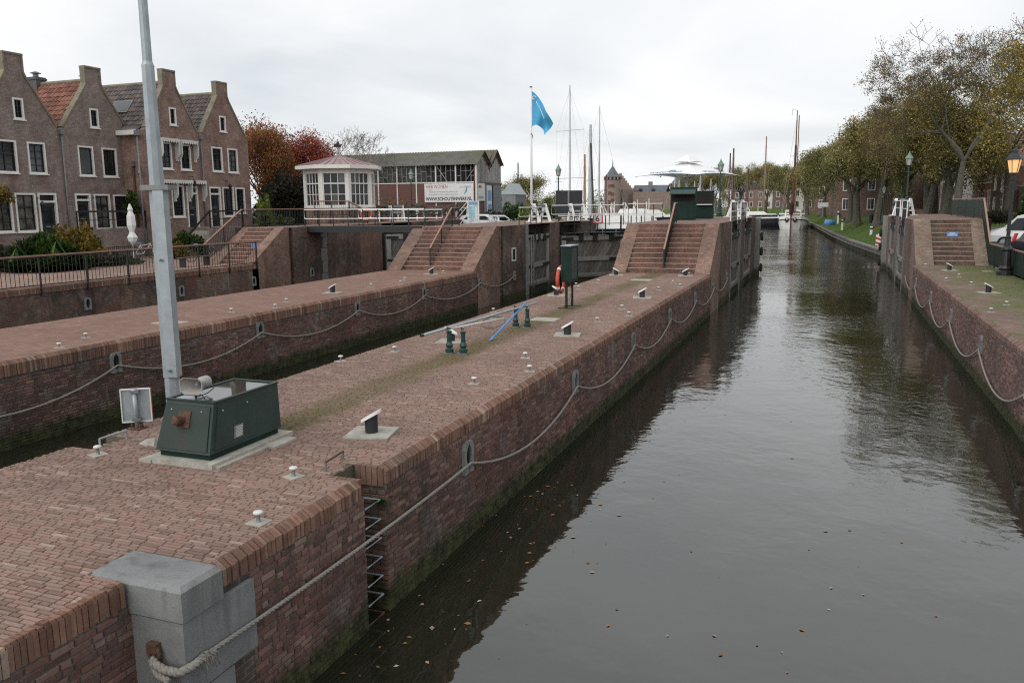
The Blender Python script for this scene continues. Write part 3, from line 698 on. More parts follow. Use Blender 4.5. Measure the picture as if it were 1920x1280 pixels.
bricks('paving_brick', 'paving_bricks', cs, (x0, y0, ZP - .012), (1, 0, 0), (0, 1, 0), (0, 0, 1), .012, mt['paver'], isl, 300, .0009)
# right-hand wall face
def wall_face(parent, x, ya, yb, z0, z1, nx, mat, individual, names=('wall_brick', 'wall_bricks')):
    cs = course(None, None, None, None, yb - ya, z1 - z0, .2, .0515, .011, wob=.12, half=.35)
    bricks(names[0], names[1], cs, (x, ya, z0), (0, 1, 0), (0, 0, 1), (nx, 0, 0), .009, mat, parent, individual, .003)
wall_face(isl, XC1, YQ1 + .42, RY0, -.05, ZP - .215, 1, mt['wall_brick'], 190)
wall_face(isl, XC1, RY1, 36.5, -.05, ZP - .215, 1, mt['wall_brick'], 70)
wall_face(isl, XN, -1.0, YQ0 - .02, -.05, ZP - .215, 1, mt['wall_brick'], 40)
wall_face(isl, RX, RY0, RY1, -.05, ZP - .215, 1, mt['wall_brick'], 0)
cs = course(None, None, None, None, XC1 - RX, ZP - .2, .2, .0515, .011)
bricks('wall_brick', 'wall_bricks', cs, (RX, RY1, -.05), (1, 0, 0), (0, 0, 1), (0, -1, 0), .009, mt['wall_brick'], isl, 0, .003)
coping('coping_brick', 'coping_bricks', (XC1, YQ1 + .01), (XC1, RY0 - .005), (-1, 0), ZP, isl, 50)
coping('coping_brick', 'coping_bricks', (XC1, RY1 + .005), (XC1, 36.5), (-1, 0), ZP, isl, 200)
coping('coping_brick', 'coping_bricks', (XN, -2.0), (XN, YQ0 - .07), (-1, 0), ZP, isl, 60, cham=.012, pitch=.0525)
coping('coping_brick', 'coping_bricks', (XC0, 5), (XC0, LY0), (1, 0), ZP - .002, isl, 0, drop=.1)
# soldier bricks round the ladder recess
for k in range(5):
    xa = RX + .02 + k * (XC1 - RX - .03) / 5
    MB().box(xa, xa + (XC1 - RX - .03) / 5 - .008, RY1 - .014 - .003 * (k % 2), RY1 + .03, ZP - .24, ZP - .004 - .02 * (k == 4)).build('soldier_brick', mt['coping'], isl)
for k in range(7):
    ya = RY0 - .06; xa = RX + .0 + k * .056
    MB().box(xa, xa + .048, ya, ya + .06, ZP - .2, ZP + .0035).build('soldier_brick', mt['coping'], isl)
# corner stones
def stone_block(name, x0, x1, y0, y1, z0, z1, cham=.0):
    m = MB(); c = cham
    if c: m.add([(x0, y0, z0), (x1, y0, z0), (x1, y1, z0), (x0, y1, z0), (x0, y0, z1 - c), (x1, y0, z1 - c), (x1, y1, z1 - c), (x0, y1, z1 - c), (x0, y0 + c * 1.4, z1), (x1 - c * 1.4, y0 + c * 1.4, z1), (x1 - c * 1.4, y1, z1), (x0, y1, z1)],
                [(0, 3, 2, 1), (0, 1, 5, 4), (1, 2, 6, 5), (2, 3, 7, 6), (3, 0, 4, 7), (8, 9, 10, 11), (4, 5, 9, 8), (5, 6, 10, 9), (6, 7, 11, 10), (7, 4, 8, 11)])
    else: m.box(x0, x1, y0, y1, z0, z1)
    o = m.build(name, mt['stone'], isl)
    return o
stone_block('corner_stone', -5.64, XC1 + .07, 4.80, YQ1, ZP - .27, ZP + .018, .035)
stone_block('corner_stone', -5.5, XC1 + .05, 4.815, YQ1 + .42, ZP - .93, ZP - .285)
stone_block('corner_stone', -5.5, XC1 + .05, 4.815, YQ1 + .1, ZP - 1.4, ZP - .945)
stone_block('corner_stone', -5.5, XC1 + .05, 4.815, YQ1 + .45, -1, ZP - 1.415)
for y in (10.47, 15.87, 21.2, 26.54, 31.93): niche(isl, XC1 + .008, y, 1.26, 1)
# left-hand island
isl2 = thing('lock_island', 'long brick lock island beyond the narrow chamber, behind the tall pole', 'lock island', (-17.6, 12, 0))
MB().box(XL0, XL1, -3, 35.7, -1.2, ZP - .3).build('core', mt['lock_core'], isl2)
MB().box(XL0 + .09, XL1 - .09, -3, 35.7, ZP - .299, ZP + .003).build('paving', mt['pave_flat'], isl2)
wall_face(isl2, XL1, 7.5, 35.6, -.05, ZP - .31, 1, mt['wall_brick'], 0)
coping('coping_brick', 'coping_bricks', (XL1, 6), (XL1, 35.6), (-1, 0), ZP, isl2, 120, drop=.3)
coping('coping_brick', 'coping_bricks', (XL0, 10), (XL0, 35.6), (1, 0), ZP, isl2, 0, drop=.1)
for y in (14.34, 19.6, 24.95, 30.1, ): niche(isl2, XL1 + .008, y, 1.32, 1)
# the right-hand quay
isl3 = thing('lock_quay', 'brick quay along the right of the wide channel with mossy paving and green railing', 'quay', (5.5, 30, 0))
MB().box(XR, 8.0, 4, 44.5, -1.2, ZP - .2).build('core', mt['lock_core'], isl3)
MB().box(XR + .09, 7.04, 4, 44.5, ZP - .199, ZP + .003).build('paving', mt['pave_right'], isl3)
mt['wall_brick_r'] = piecemat('right wall brick', [(0, (0.11, 0.062, 0.053)), (0.4, (0.165, 0.095, 0.08)), (0.8, (0.215, 0.125, 0.105)), (1, (0.27, 0.18, 0.155))], moss=True, efflo=0.25, dark=0.35)
wall_face(isl3, XR, 14, 44.5, -.05, ZP - .215, -1, mt['wall_brick_r'], 0)
mt['coping_r'] = piecemat('mossy coping brick', [(0, (0.15, 0.09, 0.075)), (0.5, (0.22, 0.135, 0.11)), (1, (0.3, 0.2, 0.17))], efflo=0.25, dark=0.3)
coping('coping_brick', 'coping_bricks', (XR, 14), (XR, 44.4), (1, 0), ZP, isl3, 120, drop=.2, mat=mt['coping_r'])
for y in (18.7, 24.28, 30.18, 36.11, 42.4): niche(isl3, XR - .008, y, 1.12, -1)
# street quay on the left
isl4 = thing('quay_wall', 'stained old brick quay wall below the street railing on the left', 'quay wall', (XQ, 25, 0))
MB().box(XQ - .62, XQ, -10, 33.7, -1.2, ZS - .2).build('wall', mt['lock_brick'], isl4)
coping('coping_brick', 'coping_bricks', (XQ, 15), (XQ, 33.6), (-1, 0), ZS, isl4, 0, depth=.62, drop=.22, lip=.03, cham=.03)
for y in (23.45, 28.37, 33.25): niche(isl4, XQ + .004, y, 1.3, 1)

# ---------------------------------------------------------------- lock heads with stairs
def clip_poly(poly, x0, x1, z0, z1):
    def cut(ps, ax, lim, keep_less):
        out = []
        for i in range(len(ps)):
            a, c = ps[i], ps[(i + 1) % len(ps)]
            ia = (a[ax] <= lim) if keep_less else (a[ax] >= lim); ic = (c[ax] <= lim) if keep_less else (c[ax] >= lim)
            if ia: out.append(a)
            if ia != ic:
                f = (lim - a[ax]) / (c[ax] - a[ax]); out.append((a[0] + (c[0] - a[0]) * f, a[1] + (c[1] - a[1]) * f))
        return out
    for ax, lim, less in ((0, x0, False), (0, x1, True), (1, z0, False), (1, z1, True)):
        if len(poly) < 3: return []
        poly = cut(poly, ax, lim, less)
    return poly if len(poly) >= 3 else []

def stairs(parent, x0, x1, y0, zb, zt, n, run, fl, fr, smat, fmat, flank_l=True, flank_r=True):
    rise = (zt - zb) / n; yt = y0 + n * run
    for k in range(n):
        s = MB().box(x0 + fl, x1 - fr, y0 + k * run, yt + .3, zb + k * rise - (.2 if k == 0 else .0), zb + (k + 1) * rise - .022)
        o = s.build('step', smat, parent)
        MB().box(x0 + fl, x1 - fr, y0 + k * run - .012, y0 + (k + 1) * run + .01, zb + (k + 1) * rise - .022, zb + (k + 1) * rise).build('tread', mt['lit_tread'], o)
    for on, a, c in ((flank_l, x0, x0 + fl), (flank_r, x1 - fr, x1)):
        if on:
            poly = [(y0 - .35, zb + .02), (yt + .0, zt + .02), (yt + .35, zt + .02), (yt + .35, -1.2), (y0 - .35, -1.2)]
            m = MB().prism(poly, (a, 0, 0), (0, 1, 0), (0, 0, 1), (c - a, 0, 0)); m.build('flank_wall', fmat, parent)

def side_strips(parent, xf, depth, spans, z0, z1, mat):
    for (a, c) in spans: MB().box(xf, xf - depth, a, c, z0, z1).build('side_wall', mat, parent)

YA, YC, YRR = 35.6, 36.5, 44.4
RUN = .255
headA = thing('lock_platform', 'brick lock head with wide stairs behind the left island, between the two narrow chambers', 'lock platform', (-17.7, 38, 0))
stairs(headA, XL0, XL1, YA, ZP, ZA, 10, RUN, .72, .72, mt['stair_brick'], mt['flank'])
yt = YA + 10 * RUN
MB().box(XL0 + .3, XL1 - .45, yt + .02, 55.4, -1.2, ZA - .012).build('core', mt['hole_shade'], headA); MB().box(XL0 + .3, -17.3, 55.5, 64, -1.2, ZA - .012).build('core', mt['lock_brick'], headA)
side_strips(headA, XL1, .5, [(yt + .36, 38.75), (38.98, 42.35), (46.55, 48.4), (52.2, 55.5)], -1.2, ZA - .01, mt['lock_brick'])
side_strips(headA, XL0, -.5, [(yt + .3, 64)], -1.2, ZA - .01, mt['lock_brick'])
MB().box(XL0, XL1, yt + .36, 55.5, ZA - .009, ZA).build('paving', mt['pave_plat'], headA); MB().box(XL0, -17.2, 55.51, 64, ZA - .009, ZA).build('paving', mt['pave_plat'], headA)
MB().box(XL1 - .3, XL1 + .03, 42.33, 42.75, -.6, ZA - .012).build('edge_stone', mt['stone_light'], headA)
niche(headA, XL1 + .004, 35.9, 1.2, 1); niche(headA, XL1 + .004, 40.55, 1.2, 1)
m = MB(); 
for a, c, d, e in ((40.2, 40.3, 1.95, 2.65), (40.72, 40.82, 1.95, 2.65), (40.3, 40.72, 1.95, 2.02), (40.3, 40.72, 2.58, 2.65)): m.box(XL1, XL1 + .03, a, c, d, e)
hh = m.build('hatch_frame', mt['offwhite'], headA); MB().box(XL1, XL1 + .012, 40.3, 40.72, 2.02, 2.58).build('hatch', mt['hole_shade'], hh)
headC = thing('lock_platform', 'brick lock head with flights of steps in the middle, right beside the wide channel', 'lock platform', (-6.9, 39, 0))
stairs(headC, XC0, XC1, YC, ZP, ZC, 10, RUN, .62, .66, mt['stair_brick'], mt['flank'])
ytc = YC + 10 * RUN
MB().box(XC0 + .3, XC1 - .45, ytc + .02, 58.3, -1.2, ZC - .004).build('core', mt['hole_shade'], headC)
side_strips(headC, XC1, .5, [(ytc + .36, 40.0), (40.2, 43.9), (48.6, 51.0), (55.6, 58.3)], -1.2, ZC - .01, mt['lock_brick'])
side_strips(headC, XC0, -.5, [(ytc + .3, 58.3)], -1.2, ZC - .01, mt['lock_brick'])
MB().box(XC0, XC1, ytc + .36, 58.3, ZC - .009, ZC).build('paving', mt['pave_plat'], headC)
for a, c in ((43.8, 44.0), (48.5, 48.7)): MB().box(XC1 - .2, XC1 + .03, a, c, -.6, ZC - .012).build('edge_stone', mt['stone_light'], headC)
niche(headC, XC1 + .004, 37.2, 1.15, 1); niche(headC, XC1 + .004, 42.3, 1.2, 1)
headR = thing('lock_platform', 'brick lock head with a narrow mossy stair bearing a blue plate, right of the channel', 'lock platform', (6, 47, 0))
stairs(headR, XR + .05, 7.05, YRR, ZP, ZR, 10, RUN, .78, .62, mt['stair_brick_r'], mt['flank_r'])
ytr = YRR + 10 * RUN
MB().box(XR + .45, 7.4, ytr + .02, 67, -1.2, ZR - .004).build('core', mt['hole_shade'], headR)
side_strips(headR, XR, -.5, [(ytr + .1, 47.4), (47.6, 51.0), (56.0, 58.6), (63.6, 66)], -1.2, ZR - .01, mt['lock_brick_r'])
MB().box(XR, 7.4, ytr + .36, 67, ZR - .009, ZR).build('paving', mt['pave_plat'], headR)
for a, c in ((50.85, 51.05), (55.95, 56.15)): MB().box(XR - .03, XR + .2, a, c, -.6, ZR - .012).build('edge_stone', mt['stone_light'], headR)
o = MB().box(5.35, 5.85, YRR + 5 * RUN + RUN - .03, YRR + 5 * RUN + RUN - .005, 3.1, 3.33)
pl = o.build('sign_plate', mt['blue_plate'], headR)
for k in range(3): MB().box(5.4 + .03 * k, 5.8 - .05 * k, YRR + 6 * RUN - .034, YRR + 6 * RUN - .031, 3.15 + k * .055, 3.175 + k * .055).build('print_line', mt['sign_white'], pl)
headQ = thing('lock_platform', 'brick lock head with narrow steps and grey quoin stones, left of the footbridge', 'lock platform', (-27, 40, 0))
YQ = 33.6
stairs(headQ, -28.9, XQ, YQ, ZS, ZA, 9, .26, .55, .6, mt['stair_brick'], mt['flank'])
ytq = YQ + 9 * .26
MB().box(-29.4, XQ - .3, ytq + .02, 64, -1.2, ZA - .004).build('core', mt['hole_shade'], headQ)
side_strips(headQ, XQ, .5, [(ytq + .36, 36.35), (36.6, 39.25), (39.7, 43.3), (43.3, 45.9), (50, 64)], -1.2, ZA - .01, mt['lock_brick'])
MB().box(-29.4, XQ, ytq + .36, 64, ZA - .009, ZA).build('paving', mt['pave_plat'], headQ)
for k, (w0, z0, z1) in enumerate(((.0, -.5, 1.2), (.12, 1.2, 1.9), (.0, 1.9, 2.6), (.14, 2.6, 3.2), (.02, 3.2, 3.79))):
    MB().box(XQ - .3, XQ + .03, 39.18 + w0, 39.75, z0 + .008, z1 - .008).build('quoin_stone', mt['stone_light'], headQ)
MB().box(XQ - .3, XQ + .02, 43.3, 45.9, -.6, ZA - .012).build('pillar_face', mt['stair_brick'], headQ)
niche(headQ, XQ + .004, 38.2, 1.35, 1)
pl = MB().box(-27.35, -26.95, YQ + 4 * .26 - .03, YQ + 4 * .26 - .005, 2.78, 3.02).build('sign_plate', mt['blue_plate'], headQ)

# ---------------------------------------------------------------- lock gates
def gate(label, p, q, z0, z1, ladder=False, closed=False, walk=False, face=1):
    """leaf from hinge p to mitre q (x, y); face +1: visible side is to the right-hand side of p->q"""
    P0, Q0 = Vector((p[0], p[1], 0)), Vector((q[0], q[1], 0)); w = (Q0 - P0).length; a = math.atan2(q[1] - p[1], q[0] - p[0])
    g = thing('lock_gate', label, 'lock gate', (p[0], p[1], z0), a, 'timber gates of the lock')
    h = z1 - z0; y = -.12 * face
    fr = MB()
    def B(name, mat, x0, x1, ya, yb, za, zb): return MB().box(x0, x1, ya, yb, za, zb).build(name, mat, g, local=True)
    B('stile', mt['beam_wood'], 0, .3, -.17, .17, 0, h); B('stile', mt['beam_wood'], w - .3, w, -.17, .17, 0, h)
    rails = [(.0, .28), (.95, 1.22), (1.98, 2.25), (h - .3, h)]
    for za, zb in rails: B('rail_beam', mt['beam_wood'], .302, w - .302, -.15, .15, za, zb)
    MB().box(.3, w - .3, -.02, .02, 0, h).build('backing', mt['gate_wood'], g, local=True)
    for (za, zb) in zip([r[1] for r in rails[:-1]], [r[0] for r in rails[1:]]):
        k = 0; x = -1.2
        while x < w:
            sh = (zb - za) * .62
            poly = clip_poly([(x, za), (x + .27, za), (x + .27 + sh, zb), (x + sh, zb)], .305, w - .305, za, zb)
            x += .29; k += 1
            if poly:
                m = MB().prism(poly, (0, -.06 - .012 * rng.random(), 0), (1, 0, 0), (0, 0, 1), (0, .12 + .024 * rng.random(), 0)); m.build('plank', mt['gate_wood'], g, local=True)
    for za in (h - .27, 2.0):
        B('iron_strap', mt['black'], w - 1.1, w - .02, -.185, .185, za, za + .16)
        B('iron_strap', mt['black'], .02, .8, -.185, .185, za, za + .16)
    for x in (w * .3, w * .52, w * .78): B('sluice_gear', mt['black'], x - .16, x + .16, -.2, .2, h - .35, h + .12)
    if ladder:
        l = MB(); yl = .22 * -face
        for x in (.42, .78): l.box(x - .03, x + .03, yl - .03, yl + .03, .1, h)
        for k in range(11): l.box(.42, .78, yl - .015, yl + .015, .2 + k * .28, .235 + k * .28)
        l.build('ladder', mt['beam_wood'], g, local=True)
    if walk:
        B('walkway', mt['black'], 0, w, -.32, .32, h + .12, h + .18)
        r = MB()
        for k in range(5): r.box(w * k / 4 * .98, w * k / 4 * .98 + .05, .27, .32, h + .18, h + 1.18)
        r.build('rail_post', mt['black'], g, local=True)
        B('walk_rail', mt['black'], 0, w, .27, .32, h + .68, h + .72); B('walk_rail', mt['white'], 0, w, .265, .325, h + 1.18, h + 1.23)
    return g
gate('closed timber gate leaf with diagonal boards between the left and middle lock heads', (XL1 - .1, 48.9), (-12.25, 51.9), -.6, 2.95, closed=True, walk=True)
gate('closed timber gate leaf behind the middle stairs, meeting the leaf with diagonal boards', (XC0 + .1, 48.9), (-12.2, 51.9), -.6, 2.95, closed=True, walk=True, face=-1)
gate('opened timber gate leaf with wooden ladder in the recess right of the left stairs', (XL1 - .2, 42.8), (XL1 - .2, 46.5), -.6, 3.2, ladder=True)
gate('closed timber gate leaf under the footbridge, just left of the left stairs', (XQ + .1, 46.2), (-23.2, 49.2), -.6, 3.1, closed=True)
gate('closed timber gate leaf hidden mostly by the left stairs', (XL0 - .1, 46.2), (-23.1, 49.2), -.6, 3.1, closed=True, face=-1)
gate('opened timber gate leaf nearest to us on the left side of the wide channel', (XC1 - .18, 44.1), (XC1 - .18, 48.4), -.6, 3.3)
gate('opened timber gate leaf at the far end of the left side of the wide channel', (XC1 - .18, 51.1), (XC1 - .18, 55.5), -.6, 3.3)
gate('opened timber gate leaf nearer to us on the right side of the wide channel', (XR + .18, 51.1), (XR + .18, 55.9), -.6, 3.3, face=-1)
gate('opened timber gate leaf farther off on the right side of the wide channel', (XR + .18, 58.7), (XR + .18, 63.5), -.6, 3.3, face=-1)
for x, y, lab in ((XC1 + .12, 58.6, 'thick weathered timber fender post with tyres at the far corner of the middle lock head'), (XR - .12, 66.2, 'thick weathered timber fender post at the far corner of the right lock head')):
    fp = thing('fender_post', lab, 'post', (x, y, -.5))
    MB().box(-.2, .2, -.3, .3, 0, 4.35).build('timber', mt['beam_wood'], fp, local=True)
    for z in (1.0, 2.1, 3.1):
        MB().tube([(.32 * (1 if x < 0 else -1), .0 + .22 * math.cos(k * math.pi / 5), z + .22 * math.sin(k * math.pi / 5)) for k in range(10)], .09, 6, closed=True).build('tyre_fender', mt['tyre'], fp, local=True)

# ---------------------------------------------------------------- ropes in swags along the walls
def rope(label, stops, x, sags, r, fine=True):
    o = thing('rope', label, 'rope', (x, stops[0][0], stops[0][1])); m = MB()
    for (a, c, s) in zip(stops[:-1], stops[1:], sags):
        pts = swag((x, a[0], a[1]), (x, c[0], c[1]), s)
        if fine: twisted(m, pts, r, step=.03, n=5)
        else: m.tube(pts, r, 6)
    m.build('rope_strands', mt['rope'], o, smooth=True)
    return o
yn = [10.47, 15.87, 21.2, 26.54, 31.93, 37.2, 42.3]
r = rope('grey rope in swags along the foreground island, tied to a rusty ring', [(5.02, 1.16)] + [(y, 1.16) for y in yn], XC1 + .085, [.05] + [.42] * 5 + [.36], .02)
ring = thing('iron_ring', 'rusty iron ring with frayed rope end on the grey corner stone', 'ring', (-5.15, 4.79, 1.2))
MB().tube([(-4.98 + .055 * math.cos(k * math.pi / 6), 4.77, 1.24 + .055 * math.sin(k * math.pi / 6)) for k in range(12)], .018, 6, closed=True).build('ring', mt['rust'], ring)
MB().box(-5.04, -4.94, 4.75, 4.82, 1.24, 1.32).build('staple', mt['rust'], ring)
m = MB(); twisted(m, [(-4.98, 4.75, 1.2), (-4.93, 4.72, 1.18), (-4.83, 4.72, 1.15), (-4.7, 4.74, 1.14), (-4.655, 4.85, 1.15), (-4.66, 5.02, 1.16)], .034, pitch=.13)
twisted(m, [(-4.97, 4.74, 1.17), (-4.9, 4.71, 1.1), (-4.78, 4.71, 1.07)], .03, pitch=.12)
for k in range(22):
    a = rng.random() * 6.3; l = .05 + rng.random() * .08
    m.tube([(-4.65, 5.02, 1.17), (-4.63 + .03 * math.cos(a), 5.02 + l * math.cos(a) * .8, 1.17 + l * math.sin(a) * .5), (-4.61, 5.02 + l * math.cos(a), 1.16 + l * math.sin(a) - .03)], .005, 4)
m.build('frayed_rope', mt['rope'], ring, smooth=True)
yl = [9.0, 14.34, 19.6, 24.95, 30.1, 35.9, 40.5]
rope('grey rope hanging in swags along the side of the left island behind the cabinet', [(y, 1.24) for y in yl], XL1 + .085, [.5, .42, .42, .42, .42, .36], .021)
yr = [13.1, 18.7, 24.28, 30.18, 36.11, 42.4, 47.9]
rope('grey rope hanging in swags along the right quay wall', [(y, .98) for y in yr], XR - .085, [.6] * 5 + [.4], .024, fine=False)
# ---------------------------------------------------------------- things on the islands
def slab(parent, x, y, sx, sy, z=ZP, h=.02, rz=0, name='concrete_slab'):
    m = MB(); c, s = math.cos(rz), math.sin(rz)
    m.obox((x, y, z + h / 2 - .02), (c * sx / 2, s * sx / 2, 0), (-s * sy / 2, c * sy / 2, 0), (0, 0, h / 2 + .02)); return m.build(name, mt['concrete'], parent)

def make_bollard():
    t = thing('bollard', '', 'bollard', (0, 0, 0), 0, 'short black bollards with tilted white caps')
    MB().box(-.35, .35, -.35, .35, -.03, .022).build('concrete_slab', mt['concrete'], t, local=True)
    m = MB(); n = 18; lo = [(.1 * math.cos(2 * math.pi * k / n), .1 * math.sin(2 * math.pi * k / n), .02) for k in range(n)]
    hi = [(x, y, .27 + .55 * x) for x, y, z in lo]
    m.add(lo + hi, [(k, (k + 1) % n, n + (k + 1) % n, n + k) for k in range(n)]).build('post', mt['matte_black'], t, local=True)
    m = MB(); r1 = [(.17 * math.cos(2 * math.pi * k / n), .13 * math.sin(2 * math.pi * k / n)) for k in range(n)]
    a = [(x, y, .265 + .55 * x) for x, y in r1]; c = [(x * .97, y * .97, .305 + .55 * x) for x, y in r1]
    m.add(a + c, [(k, (k + 1) % n, n + (k + 1) % n, n + k) for k in range(n)] + [tuple(range(n, 2 * n)), tuple(range(n))[::-1]]).build('cap', mt['white'], t, local=True)
    return t
bol = [((697, 812), 1, 'in front of the ladder recess, nearest to the camera'), ((1064, 628), 1, 'on a slab beside the poles, right of the iron posts'), ((1204, 558), 1, 'near the wall edge right of the lifebuoy cabinet'),
       ((1285, 517), 1, 'at the foot of the middle stairs, on the right'), ((1155, 516), -1, 'at the foot of the middle stairs, on the left'), ((1043, 554), -1, 'just left of the lifebuoy cabinet'), ((846, 640), -1, 'behind the iron posts that carry the poles'),
       ((624, 549), 1, 'on the left island, halfway along its edge'), ((809, 514), 1, 'on the left island at the foot of its stairs'), ((1853, 549), -1, 'on the mossy right quay, the nearer of two'), ((1780, 507), -1, 'on the mossy right quay at the foot of the stairs')]
b0 = make_bollard(); first = True
for (q, sg, lab) in bol:
    p = G(q[0], q[1], ZP); o = b0 if first else dup(b0, (0, 0, 0)); first = False
    o.location = p; o.scale = (.86, .86, .86); o.rotation_euler = (0, 0, R(12) if sg > 0 else R(192)); o['label'] = 'black bollard with tilted cap ' + lab

def make_pin():
    t = thing('mooring_pin', '', 'mooring pin', (0, 0, 0), 0, 'small white mushroom mooring pins')
    MB().box(-.12, .12, -.12, .12, -.03, .008).build('base_plate', mt['concrete'], t, local=True)
    m = MB().lathe((0, 0, 0), [(.035, 0), (.024, .03), (.022, .1)], 10); m.bar((.03, .0, .0), (.0, 0, .1), .02, .02, (0, 1, 0)); m.build('stem', mt['galv_dark'], t, local=True, smooth=False)
    MB().lathe((0, 0, .095), [(.02, 0), (.058, .004), (.066, .02), (.05, .034), (.0, .038)], 12, cap=False).build('head', mt['offwhite'], t, local=True, smooth=True)
    return t
pins = [((551, 893), 'beside the steel hand grip of the ladder recess'), ((485, 979), 'close to the wall edge, nearest to the camera'), ((889, 719), 'alone in the middle of the paving beyond the first bollard'), ((184, 852), 'by the far edge next to the low grip, left of the cabinet'),
        ((740, 659), 'left of the iron posts, midway to the cabinet'), ((639, 677), 'right at the chamber edge between cabinet and iron posts, leaning'), ((985, 671), 'nearer the middle of a pair left of the wall edge'), ((993, 696), 'of that pair left of the wall edge, closer to the camera'),
        ((924, 597), 'at the chamber edge behind the poles, closer one'), ((925, 585), 'at the chamber edge behind the poles, farther one'), ((1085, 542), 'close behind the lifebuoy cabinet, right one'), ((1080, 536), 'close behind the lifebuoy cabinet, left one'),
        ((1122, 530), 'between the lifebuoy cabinet and the middle stairs'), ((1292, 516), 'hard by the bollard right at the foot of the middle stairs'), ((1262, 531), 'upper one of three near the wall edge below the middle stairs'), ((1275, 538), 'second of three near the wall edge below the middle stairs'),
        ((1235, 544), 'lowest of three near the wall edge below the middle stairs'), ((1166, 579), 'farther of a pair between bollard and wall edge in mid island'), ((1179, 592), 'nearer of a pair between bollard and wall edge in mid island'), ((1120, 603), 'right of the pale concrete cover in mid island'),
        ((434, 585), 'on the left island right of the tall pole'), ((516, 577), 'on the left island, lower one of a pair in the middle'), ((537, 566), 'on the left island, upper one of a pair in the middle'), ((696, 537), 'on the left island left of a pair near its stairs'),
        ((751, 532), 'on the left island, lower of a pair near its stairs'), ((759, 525), 'on the left island, upper of a pair near its stairs'), ((831, 512), 'on the left island beside the bollard below the stairs'), ((161, 633), 'on the left island left of the tall pole, with a pale plate'),
        ((111, 652), 'on the left island by its edge, left of the tall pole'), ((1798, 519), 'on the right quay, farther of two below the first bollard'), ((1774, 526), 'on the right quay, close to the wall edge below the stairs'), ((1821, 534), 'on the right quay just beyond the nearer bollard'),
        ((1858, 585), 'on the right quay nearest to the camera by the wall edge'), ((1887, 572), 'on the right quay nearest to the camera, on the mossy side'), ((1735, 499), 'on the right quay at the foot of the left stair flank')]
p0 = make_pin(); first = True
for (q, lab) in pins:
    p = G(q[0], q[1], ZP); o = p0 if first else dup(p0, (0, 0, 0)); first = False
    o.location = p; o.scale = (.78, .78, .9); o.rotation_euler = (0, 0, rng.random() * .6 + (2.6 if q[0] < 700 else 0)); o['label'] = 'white mooring pin ' + lab
for q, sx, sy, lab, par in (((1022, 599), .72, .62, '', isl), ((1203, 525), .8, .7, '', isl), ((320, 605), .8, .6, '', isl2), ((1852, 509), .4, .5, '', isl3)):
    p = G(q[0], q[1], ZP); MB().box(p.x - sx / 2, p.x + sx / 2, p.y - sy / 2, p.y + sy / 2, ZP - .02, ZP + .012).build('concrete_cover', mt['concrete'], par)

# control cabinet
cab = thing('control_cabinet', 'dark green slanted steel control cabinet with rusty socket and louvre, on a concrete plinth', 'cabinet', (-7.12, 8.2, ZP))
m = MB(); m.box(-7.6, -6.6, 7.4, 8.98, ZP - .02, ZP + .055); m.box(-7.68, -7.5, 7.38, 7.55, ZP - .02, ZP + .03); m.box(-6.6, -6.42, 8.35, 8.8, ZP - .02, ZP + .03); m.box(-6.6, -6.53, 7.45, 8.35, ZP - .02, ZP + .02)
m.build('plinth', mt['concrete'], cab)
bx0, bx1, by0, by1 = -7.52, -6.71, 7.5, 8.87; zb, zt = ZP + .13, ZP + .70
MB().box(bx0 + .03, bx1 - .03, by0 + .04, by1 - .03, ZP + .05, zb).build('skirt', mt['dark_green'], cab)
tx0, tx1, ty0, ty1 = -7.5, -6.79, 7.72, 8.95
body = MB().frustum((bx0, bx1, by0, by1), (tx0, tx1, ty0, ty1), zb, zt).build('body', mt['green'], cab)
# panels proud of the sloping front and side, following their planes
def on_front(u, v, out): # u 0..1 across, v 0..1 up
    x = (bx0 + (bx1 - bx0) * u) * (1 - v) + (tx0 + (tx1 - tx0) * u) * v; y = by0 + (ty0 - by0) * v
    return Vector((x, y - out, zb + (zt - zb) * v))
def on_side(u, v, out):
    y = (by0 + (by1 - by0) * u) * (1 - v) + (ty0 + (ty1 - ty0) * u) * v; x = bx1 + (tx1 - bx1) * v
    return Vector((x + out, y, zb + (zt - zb) * v))
def panel(fn, u0, u1, v0, v1, h, name, mat, parent=cab):
    m = MB(); a = [fn(u, v, -.002) for u, v in ((u0, v0), (u1, v0), (u1, v1), (u0, v1))]; c = [fn(u, v, h) for u, v in ((u0, v0), (u1, v0), (u1, v1), (u0, v1))]
    m.add(a + c, [(4, 5, 6, 7), (0, 1, 5, 4), (1, 2, 6, 5), (2, 3, 7, 6), (3, 0, 4, 7)]); return m.build(name, mat, parent)
pf = panel(on_front, .04, .95, .06, .93, .016, 'front_door', mt['green_door']); ps = panel(on_side, .06, .62, .07, .93, .014, 'side_door', mt['green'])
for fn, par, pts in ((on_front, pf, ((.17, .83), (.79, .83))), (on_side, ps, ((.12, .82), (.48, .82)))):
    for u, v in pts:
        c = fn(u, v, .02); MB().ball(c, .012, n=8, m=5).build('lock_stud', mt['galv'], par, smooth=True)
lv = panel(on_side, .30, .42, .16, .42, .022, 'vent', mt['galv_dark']); m = MB()
for k in range(7):
    v = .19 + k * .031; a = on_side(.315, v, .026); c = on_side(.405, v + .012, .026); m.quad(on_side(.315, v, .024), on_side(.405, v, .024), on_side(.405, v + .016, .027), on_side(.315, v + .016, .027))
m.build('louvre', mt['white'], lv)
so = panel(on_front, .34, .58, .5, .82, .03, 'socket_plate', mt['rust'])
c = on_front(.44, .645, .03); ax = Vector((-.25, -1, .1)).normalized(); m = MB(); m.tube([c, c + ax * .05, c + ax * .055, c + ax * .11, c + ax * .13], [.045, .045, .062, .062, .035], 12)
for k in range(4): m.tube([c + ax * (.06 + .015 * k), c + ax * (.067 + .015 * k)], .067, 12)
